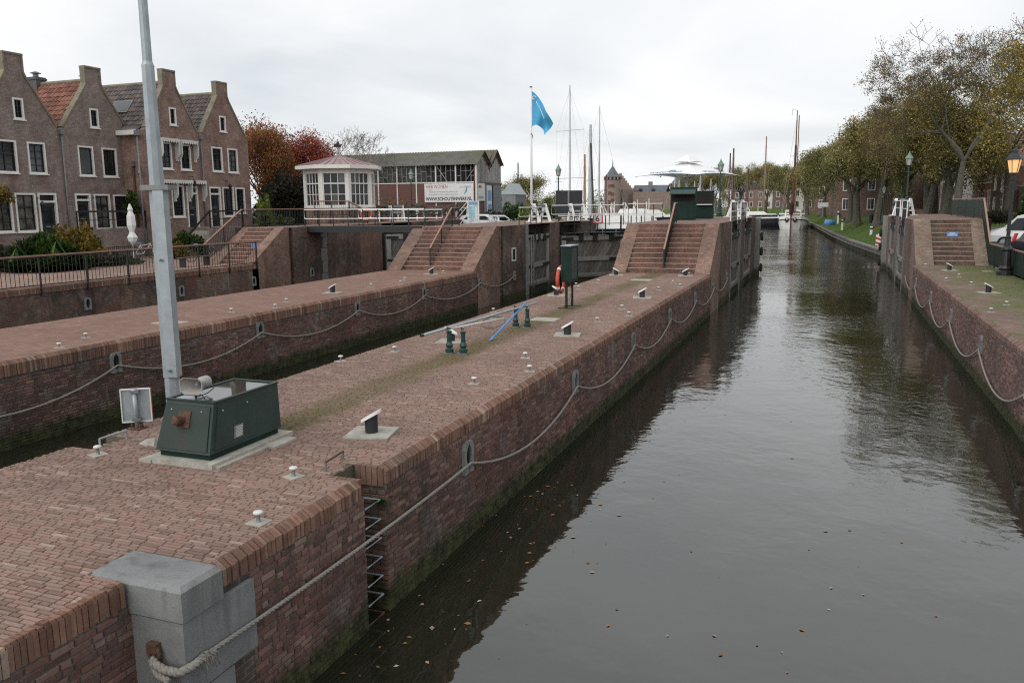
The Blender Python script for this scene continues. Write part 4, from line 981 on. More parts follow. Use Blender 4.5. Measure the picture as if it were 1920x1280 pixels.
m.build('socket', mt['rust'], so, smooth=False)
m = MB(); e = .035
for x0_, x1_, y0_, y1_ in ((tx0 - .01, tx1 + .012, ty0 - .012, ty0 + e), (tx0 - .01, tx1 + .012, ty1 - e, ty1 + .012), (tx0 - .01, tx0 + e, ty0 + e, ty1 - e), (tx1 - e, tx1 + .012, ty0 + e, ty1 - e)): m.box(x0_, x1_, y0_, y1_, zt + .002, zt + .022)
m.build('lid_rim', mt['green'], cab)
MB().box(tx0 + e, tx1 - e, ty0 + e, ty1 - e, zt + .002, zt + .006).build('lid', mt['green'], cab)
MB().add([(tx0 + .05, ty0 + .2, zt + .0085), (tx1 - .05, ty0 + .12, zt + .0085), (tx1 - .05, ty1 - .06, zt + .0085), (tx0 + .08, ty1 - .08, zt + .0085), (tx0 + .05, ty1 - .5, zt + .0085)], [(0, 1, 2, 3, 4)]).build('puddle', mt['puddle'], cab)
MB().box(tx0 + .09, tx1 - .18, ty0 + .05, ty0 + .2, zt + .006, zt + .02).build('gland_plate', mt['galv'], cab)
# horn loudspeaker on the cabinet
hn = thing('loudspeaker', 'grey rectangular horn loudspeaker mounted on top of the green cabinet', 'loudspeaker', (-7.12, 7.85, zt))
hd = Vector((.08, -1, -.0)).normalized(); hc = Vector((-7.10, 7.80, zt + .2)); hu = Vector((0, 0, 1)); hs = hd.cross(hu).normalized()
def ring_(d, w, h, r=.25, n=16):
    out = []
    for k in range(n):
        a = 2 * math.pi * (k + .5) / n; ca, sa = math.cos(a), math.sin(a); q = (abs(ca) ** 6 + abs(sa) ** 6) ** (-1 / 6)
        out.append(hc + hd * d + hs * (w * ca * q) + hu * (h * sa * q))
    return out
sec = [(.10, .155, .10), (.105, .15, .096), (.03, .115, .068), (-.06, .07, .045), (-.12, .05, .04)]
m = MB(); rows = [ring_(*s) for s in sec]; m.grid([r + [r[0]] for r in rows]); m.build('bell_outside', mt['speaker'], hn, smooth=True)
sec = [(.102, .147, .093), (.02, .10, .06), (-.06, .055, .035), (-.09, .02, .02)]
rows = [ring_(*s) for s in sec]; MB().grid([r[::-1] + [r[-1]] for r in rows]).build('bell_inside', mt['speaker'], hn, smooth=True)
MB().grid([r + [r[0]] for r in (ring_(.098, .155, .10), ring_(.11, .158, .103), ring_(.108, .147, .093))]).build('rim', mt['speaker'], hn)
MB().tube([hc - hd * .1, hc - hd * .05 + hd * .06], .022, 10).build('throat', mt['galv'], hn, smooth=True); MB().tube([hc - hd * .06, hc - hd * .1, hc - hd * .2, hc - hd * .215], [.05, .075, .075, .05], 14).build('driver', mt['speaker'], hn, smooth=False)
for d, s in ((.02, .0), (-.12, -.02)): 
    c = hc + hd * d + hs * (.1 if d < 0 else .0); MB().tube([Vector((c.x, c.y, zt + .01)), Vector((c.x, c.y, zt + (.13 if d > 0 else .22)))], .011, 8).build('stand', mt['rust'], hn)
c = hc; m = MB(); m.tube([c + Vector((.12, .14, .02)), c + Vector((.14, .14, -.06)), c + Vector((.05, .12, -.13)), c + Vector((-.03, .06, -.16)), c + Vector((.02, .0, -.18)), c + Vector((.1, .05, -.15)), c + Vector((.16, .06, -.185))], .006, 6)
m.tube([c + Vector((-.05, .02, -.19)), c + Vector((-.04, .0, -.13)), c + Vector((.03, -.02, -.11)), c + Vector((.1, -.02, -.13)), c + Vector((.13, .0, -.19))], .006, 6); m.build('cable', mt['black'], hn)
# tall steel pole behind the cabinet
pb = Vector((-9.78, 10.12, ZP)); pb = Vector((-8.86, 9.25, ZP))
pol = thing('light_mast', 'tall galvanised tilting light mast behind the green cabinet', 'mast', pb)
def sq(r, n=8): return r
m = MB(); m.lathe(pb, [(.115, 0), (.112, .62)], 8, phase=R(22)); m.build('foot', mt['galv'], pol)
m = MB(); m.lathe(pb, [(.125, .60), (.122, 3.27), (.10, 3.27)], 8, phase=R(22)); m.build('shaft_lower', mt['galv'], pol)
c = pb + Vector((.1, -.055, 0)); MB().obox(c + Vector((0, 0, 1.94)), (.075, .02, 0), (-.02, .075, 0), (0, 0, 1.32)).build('counterweight_sleeve', mt['galv'], pol)
MB().obox(pb + Vector((.05, -.03, 3.3)), (.2, .05, 0), (-.03, .12, 0), (0, 0, .035)).build('hinge_plate', mt['galv_dark'], pol)
m = MB().lathe(pb, [(.105, 3.27), (.088, 4.93), (.088, 4.95)], 8, phase=R(22)); m.build('shaft_middle', mt['galv'], pol)
m = MB().lathe(pb, [(.088, 4.93), (.066, 5.0), (.052, 7.9)], 12); m.build('shaft_upper', mt['galv'], pol)
for z in (.72, 2.3): MB().tube([pb + Vector((.02, -.1, z)), pb + Vector((.13, -.17, z))], .018, 8).build('bolt', mt['galv_dark'], pol)
# small sign seen from behind
sg = thing('sign', 'square sign with red edge, seen from behind, on short post left of the cabinet', 'sign', (-8.87, 8.55, ZP))
sc_ = Vector((-8.87, 8.55, ZP)); d1 = Vector((.82, .57, 0)); d2 = Vector((-.57, .82, 0))
MB().tube([sc_ + Vector((0, 0, 0)), sc_ + Vector((-.01, 0, .56))], .03, 10).build('post', mt['galv'], sg, smooth=True)
MB().obox(sc_ + Vector((0, 0, .32)) + d2 * .05, d1 * .185, d2 * .006, Vector((0, 0, .225))).build('panel', mt['galv'], sg)
m = MB()
for s in (-1, 1):
    m.obox(sc_ + Vector((0, 0, .32)) + d2 * .045 + d1 * .19 * s, d1 * .008, d2 * .02, Vector((0, 0, .235))); m.obox(sc_ + Vector((0, 0, .32 + .23 * s)) + d2 * .045, d1 * .185, d2 * .02, Vector((0, 0, .008)))
m.build('folded_rim', mt['offwhite'], sg)
MB().obox(sc_ + Vector((0, 0, .32)) + d2 * .058 + d1 * .196, d1 * .006, d2 * .014, Vector((0, 0, .237))).build('red_edge', mt['red'], sg)
for z in (.52, .13): MB().obox(sc_ + Vector((0, 0, z)) - d2 * .0, d1 * .055, d2 * .035, Vector((0, 0, .02))).build('clamp', mt['galv_dark'], sg)
m = MB().box(sc_.x - .1, sc_.x + .1, sc_.y - .1, sc_.y + .1, ZP, ZP + .015); 
for s in (-1, 1): m.box(sc_.x + .07 * s - .012, sc_.x + .07 * s + .012, sc_.y - .03, sc_.y + .03, ZP, ZP + .07)
m.build('foot_plate', mt['rust'], sg)
p = G(286, 830, ZP); lump = thing('concrete_lump', 'broken lump of concrete left of the green cabinet', 'rubble', p); MB().add([(-.16, -.1, -.01), (.14, -.12, -.01), (.18, .1, -.01), (-.12, .13, -.01), (-.06, -.03, .06), (.08, -.04, .085), (.1, .05, .07), (-.03, .06, .045)], [(0, 1, 5, 4), (1, 2, 6, 5), (2, 3, 7, 6), (3, 0, 4, 7), (4, 5, 6, 7)]).build('lump', mt['concrete'], lump, local=True)
# hand grips by the ladders, rungs
def grip(label, a, c, h, mat, post):
    o = thing('hand_grip', label, 'hand grip', (a[0], a[1], ZP)); a, c = Vector((a[0], a[1], ZP)), Vector((c[0], c[1], ZP)); u = Vector((0, 0, h))
    t = (c - a).normalized() * .03
    MB().tube([a + u, c + u], .014, 8).build('bar', mat, o); 
    for p in (a, c): MB().tube([p - Vector((0, 0, .02)), p + u], .014, 8).build('leg', post, o)
g1, g2 = G(611, 884, ZP), G(644, 862, ZP); grip('low steel hand grip with a rusty bar beside the ladder recess in front', g1, g2, .11, mt['rust'], mt['galv_dark'])
g1, g2 = G(188, 838, ZP), G(238, 822, ZP); grip('low grey steel hand grip at the chamber edge left of the cabinet', g1, g2, .11, mt['galv'], mt['galv'])
lad = thing('ladder', 'steel ladder rungs going down the recess of the foreground wall', 'ladder', (XC1, 7.9, 0))
for k in range(7):
    z = 1.42 - .235 * k; y0_, y1_ = RY0 + .01, RY1 - .005
    MB().tube([(RX + .02, y0_ + .06, z), (XC1 - .03, y0_ + .06, z), (XC1 - .03, y1_ - .07, z), (RX + .02, y1_ - .07, z)], .013, 6).build('rung', mt['rust'] if k == 6 else mt['galv'], lad)
# lifebuoy cabinet
lb = thing('equipment_cabinet', 'dark green glazed rescue cabinet on two posts on the foreground island', 'cabinet', (-7.16, 23.5, ZP)); z0, z1 = ZP + .78, ZP + 1.82
for y in (23.2, 23.78): MB().box(-7.2, -7.14, y - .03, y + .03, ZP, z0).build('post', mt['dark_green'], lb); MB().box(-7.42, -6.92, y - .05, y + .05, ZP, ZP + .02).build('foot', mt['dark_green'], lb)
MB().box(-7.3, -7.04, 23.15, 23.85, z0, z1).build('case', mt['dark_green'], lb)
MB().box(-7.32, -7.0, 23.1, 23.9, z1, z1 + .03).build('roof', mt['galv'], lb)
MB().box(-7.04, -7.025, 23.2, 23.8, z0 + .08, z1 - .06).build('glass_door', mt['glass_grey'], lb)
m = MB()
for a in ((23.15, 23.2, z0, z1), (23.8, 23.85, z0, z1), (23.2, 23.8, z0, z0 + .07), (23.2, 23.8, z1 - .07, z1)): m.box(-7.04, -7.01, *a)
m.build('door_frame', mt['dark_green'], lb)
def lifebuoy(label, c, nrm, Rr=.3, r=.055):
    o = thing('lifebuoy', label, 'lifebuoy', c, 0, 'orange lifebuoys'); nrm = Vector(nrm).normalized(); u = nrm.cross(Vector((0, 0, 1))).normalized(); w = u.cross(nrm); c = Vector(c)
    MB().tube([c + (u * math.cos(k * math.pi / 10) + w * math.sin(k * math.pi / 10)) * Rr for k in range(20)], r, 10, closed=True).build('ring', mt['orange'], o, smooth=True)
    for q in range(4):
        a0 = q * math.pi / 2 + .6
        MB().tube([c + (u * math.cos(a0 + d) + w * math.sin(a0 + d)) * Rr for d in (-.1, 0, .1)], r * 1.06, 10).build('band', mt['white'], o)
    return o
bu = lifebuoy('orange lifebuoy hanging on the side of the green rescue cabinet', (-7.37, 23.3, ZP + .84), (-1, -.02, 0), .37, .055)
m = MB()
for k in range(2): m.tube([(-7.18 + .05 * rng.random(), 23.35, ZP + .9), (-7.1 + .1 * rng.random(), 23.4, ZP + .5), (-7.15 + .12 * rng.random(), 23.4, ZP + .2)], .006, 4)
tag(m.build('throw_line', mt['orange'], None), 'tangled orange throw line hanging below the rescue cabinet', 'line')
# iron posts carrying poles
def ipost(q, lab):
    p = G(q[0], q[1], ZP); o = thing('iron_post', 'dark green cast iron post ' + lab, 'post', p, 0, 'cast iron posts carrying the poles')
    MB().box(-.1, .1, -.1, .1, 0, .02).build('foot', mt['galv_dark'], o, local=True)
    MB().lathe((0, 0, 0), [(.085, .02), (.085, .10), (.06, .12), (.075, .17), (.068, .2), (.05, .24), (.046, .42), (.06, .44), (.06, .46), (.035, .48)], 12).build('shaft', mt['lamp_green'], o, local=True)
    MB().tube([(.0, -.06, .5), (-.05, -.0, .54), (0, .06, .5)], .012, 6).build('fork', mt['black'], o, local=True); return p
pp = [ipost((843, 662), 'front left of the four'), ipost((869, 663), 'front right of the four'), ipost((967, 613), 'back left of the four'), ipost((989, 614), 'back right of the four')]
def pole(lab, a, c, r, mat, endmat=None):
    o = thing('boat_pole', lab, 'pole', a); MB().tube([a, c], r, 10).build('shaft', mat, o, smooth=True)
    if endmat: d = (Vector(c) - Vector(a)).normalized(); MB().tube([Vector(a) - d * .04, Vector(a) + d * .03], r * 1.15, 10).build('end_cap', endmat, o)
pole('long white pole with black end cap lying across the iron posts', Vector((-7.42, 14.4, ZP + .50)), Vector((-6.93, 19.9, ZP + .55)), .028, mt['galv'], mt['black'])
pole('shorter pale pole resting behind the long white pole', Vector((-7.35, 15.3, ZP + .49)), Vector((-6.95, 17.6, ZP + .44)), .02, mt['offwhite'])
pole('bright blue pole leaning across the iron posts down to the paving', G(919, 640, ZP) + Vector((0, 0, .02)), Vector((-7.0, 19.25, ZP + .62)), .026, mt['blue'])
ho = thing('hoop', 'thin wire hoop lying under the poles', 'hoop', G(925, 613, ZP)); hp = G(925, 613, ZP)
MB().tube([hp + Vector((.3 * math.cos(k * .3927), .3 * math.sin(k * .3927), .12 + .1 * math.sin(k * .3927))) for k in range(16)], .008, 5, closed=True).build('wire', mt['black'], ho)

# ---------------------------------------------------------------- railings
def railing(label, name, base, tops_mat, posts_every, bal_every, path, h=1.0, panel=None, post_drop=.0, bal=True, cap_w=.075, cat='railing', panel_w=1.0):
    """path: list of (x, y, z) foot points"""
    o = thing(name, label, cat, path[0])
    off = Vector(path[0])
    me_p = MB().box(-.025, .025, -.025, .025, -post_drop, h - .03).mesh('post'); me_p.materials.append(mt['black'])
    me_b = MB().box(-.008, .008, -.008, .008, .08, h - .06).mesh('baluster'); me_b.materials.append(mt['black'])
    cnt = 0
    for a, c in zip(path[:-1], path[1:]):
        a, c = Vector(a), Vector(c); L = (c - a).length; ang = math.atan2(c.y - a.y, c.x - a.x)
        MB().bar(a + Vector((0, 0, h)), c + Vector((0, 0, h)), cap_w, .05).build('handrail', tops_mat, o)
        MB().bar(a + Vector((0, 0, .08)), c + Vector((0, 0, .08)), .03, .03).build('bottom_rail', mt['black'], o)
        MB().bar(a + Vector((0, 0, h - .06)), c + Vector((0, 0, h - .06)), .03, .03).build('top_rail', mt['black'], o)
        n = max(1, round(L / posts_every))
        for k in range(n + 1):
            p = link('post', me_p, o); p.location = a.lerp(c, k / n) - off; p.rotation_euler = (0, 0, ang)
        if bal:
            n = max(1, round(L / bal_every))
            for k in range(n):
                p = link('baluster', me_b, o); p.location = a.lerp(c, (k + .5) / n) - off; p.rotation_euler = (0, 0, ang); cnt += 1
        if panel:
            n = max(1, round(L / panel_w)); nn = (c - a).cross(Vector((0, 0, 1))).normalized() * .012
            for k in range(n):
                p0_, p1_ = a.lerp(c, (k + .012) / n), a.lerp(c, (k + .988) / n); m = MB(); z0_, z1_ = Vector((0, 0, .1)), Vector((0, 0, h - .07))
                m.add([p0_ + z0_ - nn, p1_ + z0_ - nn, p1_ + z1_ - nn, p0_ + z1_ - nn, p0_ + z0_ + nn, p1_ + z0_ + nn, p1_ + z1_ + nn, p0_ + z1_ + nn], [(0, 3, 2, 1), (4, 5, 6, 7), (0, 1, 5, 4), (1, 2, 6, 5), (2, 3, 7, 6), (3, 0, 4, 7)])
                m.build('panel', panel, o)
    return o
xr = XQ + .05
railing('long black bar railing with copper brown handrail along the street quay', 'quay_railing', None, mt['rail_wood'], 2.02, .17, [(xr, 15.5, ZS), (xr, 33.55, ZS)], 1.12, post_drop=.3)
railing('black stair railing with copper brown handrail on the street side stairs', 'stair_railing', None, mt['rail_wood'], 1.4, .15, [(-28.95, 33.0, ZS), (-28.95, 36.0, ZA), (-28.95, 48.5, ZA)], .95)
railing('dark railing running up the middle of the left stairs with copper brown handrail', 'stair_railing', None, mt['rail_wood'], 1.3, .13, [(-17.85, YA + .1, ZP + .12), (-17.85, yt + .1, ZA + .02), (-17.85, yt + .95, ZA + .02)], .92)
railing('dark green sheet railing up the middle of the central stairs', 'stair_railing', None, mt['rail_wood'], 1.3, .13, [(-6.82, YC + .1, ZP + .12), (-6.82, ytc + .05, ZC + .02), (-6.82, ytc + .6, ZC + .02)], .92, panel=mt['dark_green'], bal=False, panel_w=3.0)
railing('dark green sheet railing along the right edge of the mossy stairs and platform', 'stair_railing', None, mt['rail_wood'], 2.7, .13, [(7.0, YRR - .1, ZP + .1), (7.0, ytr, ZR + .02), (7.0, 58.5, ZR + .02)], 1.0, panel=mt['dark_green'], bal=False, panel_w=1.35)
railing('dark green panel railing along the back of the mossy right quay', 'quay_railing', None, mt['rail_wood'], 1.5, .13, [(7.0, 22, ZP + .02), (7.0, YRR - .15, ZP + .02)], 1.02, panel=mt['dark_green'], bal=False, panel_w=1.5)
def white_rail(label, pts, h=.9, mid=.42, feet=True, lower=None):
    o = thing('bridge_railing', label, 'railing', pts[0]); P = [Vector(p) for p in pts]; U = Vector((0, 0, h)); Um = Vector((0, 0, mid))
    MB().tube([P[0] + Um] + [p + U for p in P] + [P[-1] + Um], .028, 6).build('top_rail', mt['white'], o); MB().tube([p + Um for p in P], .025, 6).build('middle_rail', mt['white'], o)
    L = (P[-1] - P[0]).length; n = max(2, round(L / .95))
    for k in range(n + 1):
        p = P[0].lerp(P[-1], k / n); MB().box(p.x - .02, p.x + .02, p.y - .02, p.y + .02, p.z - .25, p.z + h).build('post', mt['black'], o)
    return o
# footbridge over the first chamber
br = thing('footbridge', 'narrow dark footbridge on gate level across the left chamber', 'footbridge', (XQ, 38.6, ZA))
MB().box(XQ - .4, XL0 + .3, 38.2, 39.6, ZA - .26, ZA - .12).build('girder', mt['black'], br); MB().box(XQ - .5, XL0 + .4, 38.05, 39.75, ZA - .118, ZA + .012).build('deck', mt['gate_wood'], br)
MB().box(XQ - .6, XL0 + .5, 37.98, 38.045, ZA - .3, ZA + .03).build('side_beam', mt['black'], br)
white_rail('white tubular railing on the near side of the footbridge', [(XQ - .25, 38.15, ZA), (XL0 + .6, 38.15, ZA)])
white_rail('white tubular railing on the far side of the footbridge', [(XQ + 2.2, 39.65, ZA), (XL0 + .9, 39.65, ZA)], .85)
white_rail('short white tubular railing by the opened gate, behind the flagpole', [(-15.6, 41.9, ZA), (-15.6, 45.6, ZA)])
white_rail('white tubular railing in front of the winch by the black board', [(-16.2, 49.3, ZA), (-12.2, 51.6, ZA)], 1.0, .45)
white_rail('white tubular railing over the closed gate left of the green cabins', [(-11.9, 51.6, ZA), (-9.3, 49.2, ZA)], 1.05, .45)
for q, lab in (((-5.05, 44.3, ZC), 'nearer'), ((-5.0, 48.9, ZC), 'farther')):
    pass
def gate_rail(label, x, y0_, y1_, z):
    o = thing('safety_railing', label, 'railing', (x, y0_, z)); m = MB(); m.tube([(x, y0_, z - .2), (x, y0_, z + .95), (x, y1_, z + .95), (x, y1_, z - .2)], .03, 6); m.tube([(x, y0_, z + .5), (x, y1_, z + .5)], .025, 6); m.build('frame', mt['white'], o)
    for k in range(1, 6): y = y0_ + (y1_ - y0_) * k / 6; MB().box(x - .02, x + .02, y - .03, y + .03, z - .25, z + .93).build('bar', mt['black'], o)
gate_rail('white framed safety railing with black bars over the nearer gate of the middle lock head', XC1 - .05, 43.9, 47.2, ZC)
gate_rail('white framed safety railing with black bars over the farther gate of the middle lock head', XC1 - .05, 48.9, 52.6, ZC)
gate_rail('white framed safety railing with black bars over the nearer gate of the right lock head', XR + .05, 51.0, 54.6, ZR)
gate_rail('white framed safety railing with black bars over the farther gate of the right lock head', XR + .05, 56.0, 60.0, ZR)
# ---------------------------------------------------------------- winches
def make_winch():
    t = thing('gate_winch', '', 'winch', (0, 0, 0), 0, 'white hand winches of the lock gates')
    for s in (-1, 1):
        MB().prism([(-.62, 0), (-.42, 0), (-.04, .78), (.04, .78), (.42, 0), (.62, 0), (.14, 1.0), (.1, 1.12), (-.1, 1.12), (-.14, 1.0)], (.42 * s - .04, 0, 0), (0, 1, 0), (0, 0, 1), (.08, 0, 0)).build('side_frame', mt['white'], t, local=True)
        m = MB(); m.box(.42 * s - .03, .42 * s + .03, -.3, .3, .3, .38); m.box(.42 * s - .03, .42 * s + .03, -.18, .18, .6, .66); m.build('cross_bar', mt['white'], t, local=True)
    MB().tube([(-.36, 0, 1.0), (.36, 0, 1.0)], .09, 12).build('drum', mt['galv_dark'], t, local=True); MB().tube([(-.38, 0, .62), (.38, 0, .62)], .06, 10).build('lower_shaft', mt['galv'], t, local=True)
    MB().tube([(-.36, 0, 1.0), (-.30, 0, 1.0)], .17, 14).build('gear_wheel', mt['black'], t, local=True); MB().tube([(-.62, 0, 1.0), (-.46, 0, 1.0)], [.12, .1], 10).build('hub', mt['white'], t, local=True)
    m = MB(); m.bar((-.66, -.1, .95), (-.7, .55, 1.55), .05, .03); m.build('crank', mt['black'], t, local=True); m = MB(); m.bar((-.66, .1, .98), (-.68, -.45, .35), .05, .03); m.build('crank', mt['black'], t, local=True)
    MB().box(-.6, .6, -.7, .7, 0, .05).build('base', mt['offwhite'], t, local=True)
    return t
wz = make_winch(); first = True
for (q, dep, z, rz, lab) in (((745, 412), 59.5, ZA, .7, 'white hand winch behind the footbridge, next to the leftmost green lamp post'), ((1012, 413), 50.5, ZA, 1.0, 'white hand winch beside the foot of the flagpole'), ((1082, 412), 54, ZA, .75, 'white hand winch in front of the black board'),
                        ((1383, 405), 55.5, ZC, .9, 'white hand winch on the middle lock head behind the white barred railings'), ((1694, 402), 54, ZR, -.6, 'white hand winch on the right lock head by the channel')):
    p = atD(q[0], q[1], dep); o = wz if first else dup(wz, (0, 0, 0)); first = False
    o.location = (p.x, p.y, z); o.rotation_euler = (0, 0, rz); o['label'] = lab
# ---------------------------------------------------------------- lanterns
def make_lamp(lit=False, dark=False):
    t = thing('street_lamp', '', 'lamp post', (0, 0, 0), 0, 'old style lantern posts'); g = mt['black'] if dark else mt['lamp_green']
    MB().lathe((0, 0, 0), [(.24, 0), (.24, .12), (.18, .16), (.2, .22), (.15, .3), (.13, .75), (.17, .8), (.16, .86), (.09, .92), (.085, 1.15), (.1, 1.18), (.06, 1.22)], 12).build('pedestal', g, t, local=True)
    MB().lathe((0, 0, 0), [(.055, 1.2), (.045, 2.9), (.06, 2.92), (.06, 2.98), (.035, 3.0), (.03, 3.12)], 10).build('shaft', g, t, local=True)
    MB().tube([(-.25, 0, 2.72), (.25, 0, 2.72)], .015, 6).build('ladder_bar', g, t, local=True)
    MB().lathe((0, 0, 0), [(.12, 3.14), (.2, 3.52)], 6, cap=True).build('glazing', mt['lit'] if lit else mt['lamp_glass'], t, local=True)
    m = MB()
    for k in range(6): a = k * math.pi / 3; m.bar((.125 * math.cos(a), .125 * math.sin(a), 3.12), (.207 * math.cos(a), .207 * math.sin(a), 3.54), .018, .018)
    m.lathe((0, 0, 0), [(.13, 3.1), (.13, 3.14)], 6); m.build('lantern_frame', g, t, local=True)
    rf = mt['black'] if dark else mt['copper_green']
    MB().lathe((0, 0, 0), [(.25, 3.53), (.245, 3.56), (.13, 3.72), (.1, 3.74), (.1, 3.8), (.05, 3.85), (.03, 3.9), (.035, 3.94), (.0, 4.0)], 6, cap=False).build('lantern_roof', rf, t, local=True)
    if lit: MB().ball((0, 0, 3.36), .075, .075, .13).build('mantle', mt['lit_core'], t, local=True, smooth=True)
    return t
lamp = make_lamp(); first = True
for (px, ptop, zb_, lab) in ((770, 317, ZA, 'green lantern post behind the footbridge, in front of the brown shed'), (1047, 308, ZA, 'green lantern post behind the black board'), (1352, 298, ZC, 'green lantern post right of the green cabins'), (1706, 284, ZR, 'green lantern post on the right lock head by the winch')):
    dep = (zb_ + 4.0 - CAM_H) * F_PX / ((VPY - ROLL * (px - VPX)) - ptop); p = atD(px, ptop, dep); o = lamp if first else dup(lamp, (0, 0, 0)); first = False
    o.location = (p.x, p.y, zb_); o['label'] = lab
ll = make_lamp(True, True); p = G(1884, 516, ZP); ll.location = p; ll.scale = (1.3, 1.3, 1.31); ll['label'] = 'black lantern post with a lit orange lamp on the right quay'
ln = thing('street_lamp', 'small distant lantern post by the thick tree trunk on the grass bank', 'lamp post', atD(1655, 411, 88), 0, 'old style lantern posts')
d2_ = dup(lamp, atD(1655, 411, 88), 0, 'small distant lantern post by the thick trunk on the grass bank'); bpy.data.objects.remove(ln)
d2_.location.z = 2.6
# ---------------------------------------------------------------- cabins, board, umbrella, flag, signs on the platforms
def cabin(label, c, w, d, h, rz, flap):
    o = thing('lock_cabin', label, 'cabin', c, rz); L = dict(local=True)
    MB().box(-w / 2, w / 2, -d / 2, d / 2, 0, h).build('body', mt['dark_green'], o, **L)
    MB().box(-w / 2 - .03, w / 2 + .03, -d / 2 - .03, d / 2 + .03, h, h + .05).build('roof', mt['dark_green'], o, **L)
    MB().box(-w / 2 + .06, w / 2 - .06, -d / 2 - .02, -d / 2, .08, h - .75).build('door', mt['dark_green'], o, **L)
    MB().box(-w / 2 + .06, w / 2 - .06, -d / 2 - .015, -d / 2 + .0, h - .72, h - .1).build('opening', mt['hole_shade'], o, **L)  # flat plate on the solid body, painted as the shaded inside
    if flap: MB().prism([(-.02, h - .02), (-.5, h - .28), (-.5, h - .34), (0, h - .1)], (-w / 2 - .02, -d / 2, 0), (0, 1, 0), (0, 0, 1), (w + .04, 0, 0)).build('hood', mt['lamp_green'], o, **L)
    else: MB().box(-w / 2 + .04, w / 2 - .04, -d / 2 - .22, -d / 2, h - .78, h - .73).build('shelf', mt['white'], o, **L)
p = atD(1281, 417, 46.5); cabin('dark green operating cabin with sloping hood above the middle stairs, left of the pair', (p.x, p.y, ZC), 1.35, 1.0, 1.75, R(4), True)
p = atD(1321, 414, 50); cabin('dark green operating cabin with white shelf, right and farther one of the pair', (p.x, p.y, ZC), 1.0, .9, 1.6, R(4), False)
p = atD(1067, 412, 57); nb = thing('notice_board', 'big square black board standing behind the white winch', 'board', (p.x, p.y, ZA), R(8))
MB().box(-.92, .92, -.04, .04, .18, 2.0).build('panel', mt['matte_black'], nb, local=True); MB().box(-.08, .04, -.12, -.04, .9, 1.95).build('mullion', mt['zinc'], nb, local=True)
for x in (-.7, .7): MB().box(x - .05, x + .05, -.03, .09, 0, .18).build('leg', mt['black'], nb, local=True)
p = atD(997, 413, 51.5); fp = thing('flagpole', 'white flagpole beside the winch on the left lock head', 'flagpole', (p.x, p.y, ZA)); ftop = atD(994, 170, 51.5).z - ZA
MB().lathe((0, 0, 0), [(.085, 0), (.075, 3), (.05, ftop)], 10).build('pole', mt['white'], fp, local=True, smooth=True); MB().lathe((0, 0, ftop), [(.05, 0), (.09, .02), (.09, .06), (.0, .09)], 8).build('finial', mt['galv_dark'], fp, local=True)
MB().tube([(.0, -.06, ftop - 2.72), (.1, -.1, ftop - 2.8), (.12, 0, ftop - 2.95), (0, 0.08, ftop - 3.0), (-.08, 0, ftop - 2.9)], .02, 6).build('counterweight_ring', mt['black'], fp, local=True)
fl = thing('flag', 'light blue flag with white emblem hanging from the flagpole', 'flag', (p.x, p.y, ZA + ftop))
rows = []
def bez(p, q, r, t_): return p * (1 - t_) ** 2 + q * 2 * t_ * (1 - t_) + r * t_ * t_
for i in range(15):
    a = i / 14; row = []; h0 = Vector((.06, 0, -.2 - 2.1 * a)); mid_ = Vector((.75, 0, -.72)).lerp(Vector((.55, 0, -2.0)), a ** .8); en = Vector((1.36, 0, -2.15)).lerp(Vector((.86, 0, -2.85)), a)
    for k in range(19):
        s_ = k / 18; q = bez(h0, mid_, en, s_); q.y = .17 * math.sin(7 * s_ + 2.6 * a) * (.2 + s_) + .08 * math.sin(15 * s_ * (1 - .3 * a)) * s_; row.append(tuple(q))
    rows.append(row)
MB().grid(rows).build('cloth', mt['flag'], fl, local=True, smooth=True)
m = MB(); m.tube([(.24 + .1 * math.cos(k * .5236), -.13, -.62 + .1 * math.sin(k * .5236)) for k in range(11)], .022, 5); m.build('emblem', mt['white'], fl, local=True)
m = MB()
for k in range(7): m.box(.42 + k * .075, .46 + k * .075, -.21, -.2, -.98 - k * .15, -.82 - k * .15)
m.build('lettering', mt['white'], fl, local=True)

def text(body, size, mat, parent, loc, rot, name='lettering', align='LEFT', ext=.003, sx=1.0, bold=0.0, width=None):
    c = bpy.data.curves.new('lettering', 'FONT'); c.body = body; c.size = size; c.extrude = ext; c.align_x = align; c.offset = bold; c.resolution_u = 3
    t_ = bpy.data.objects.new('lettering', c); COL.objects.link(t_); dg = bpy.context.evaluated_depsgraph_get(); me = bpy.data.meshes.new_from_object(t_.evaluated_get(dg)); bpy.data.objects.remove(t_)
    me.materials.clear(); me.materials.append(mat)
    if width: sx = width / max(.01, max(v.co.x for v in me.vertices) - min(v.co.x for v in me.vertices))
    o = link(name, me, parent); o.location = loc; o.rotation_euler = rot; o.scale = (sx, 1, 1); return o
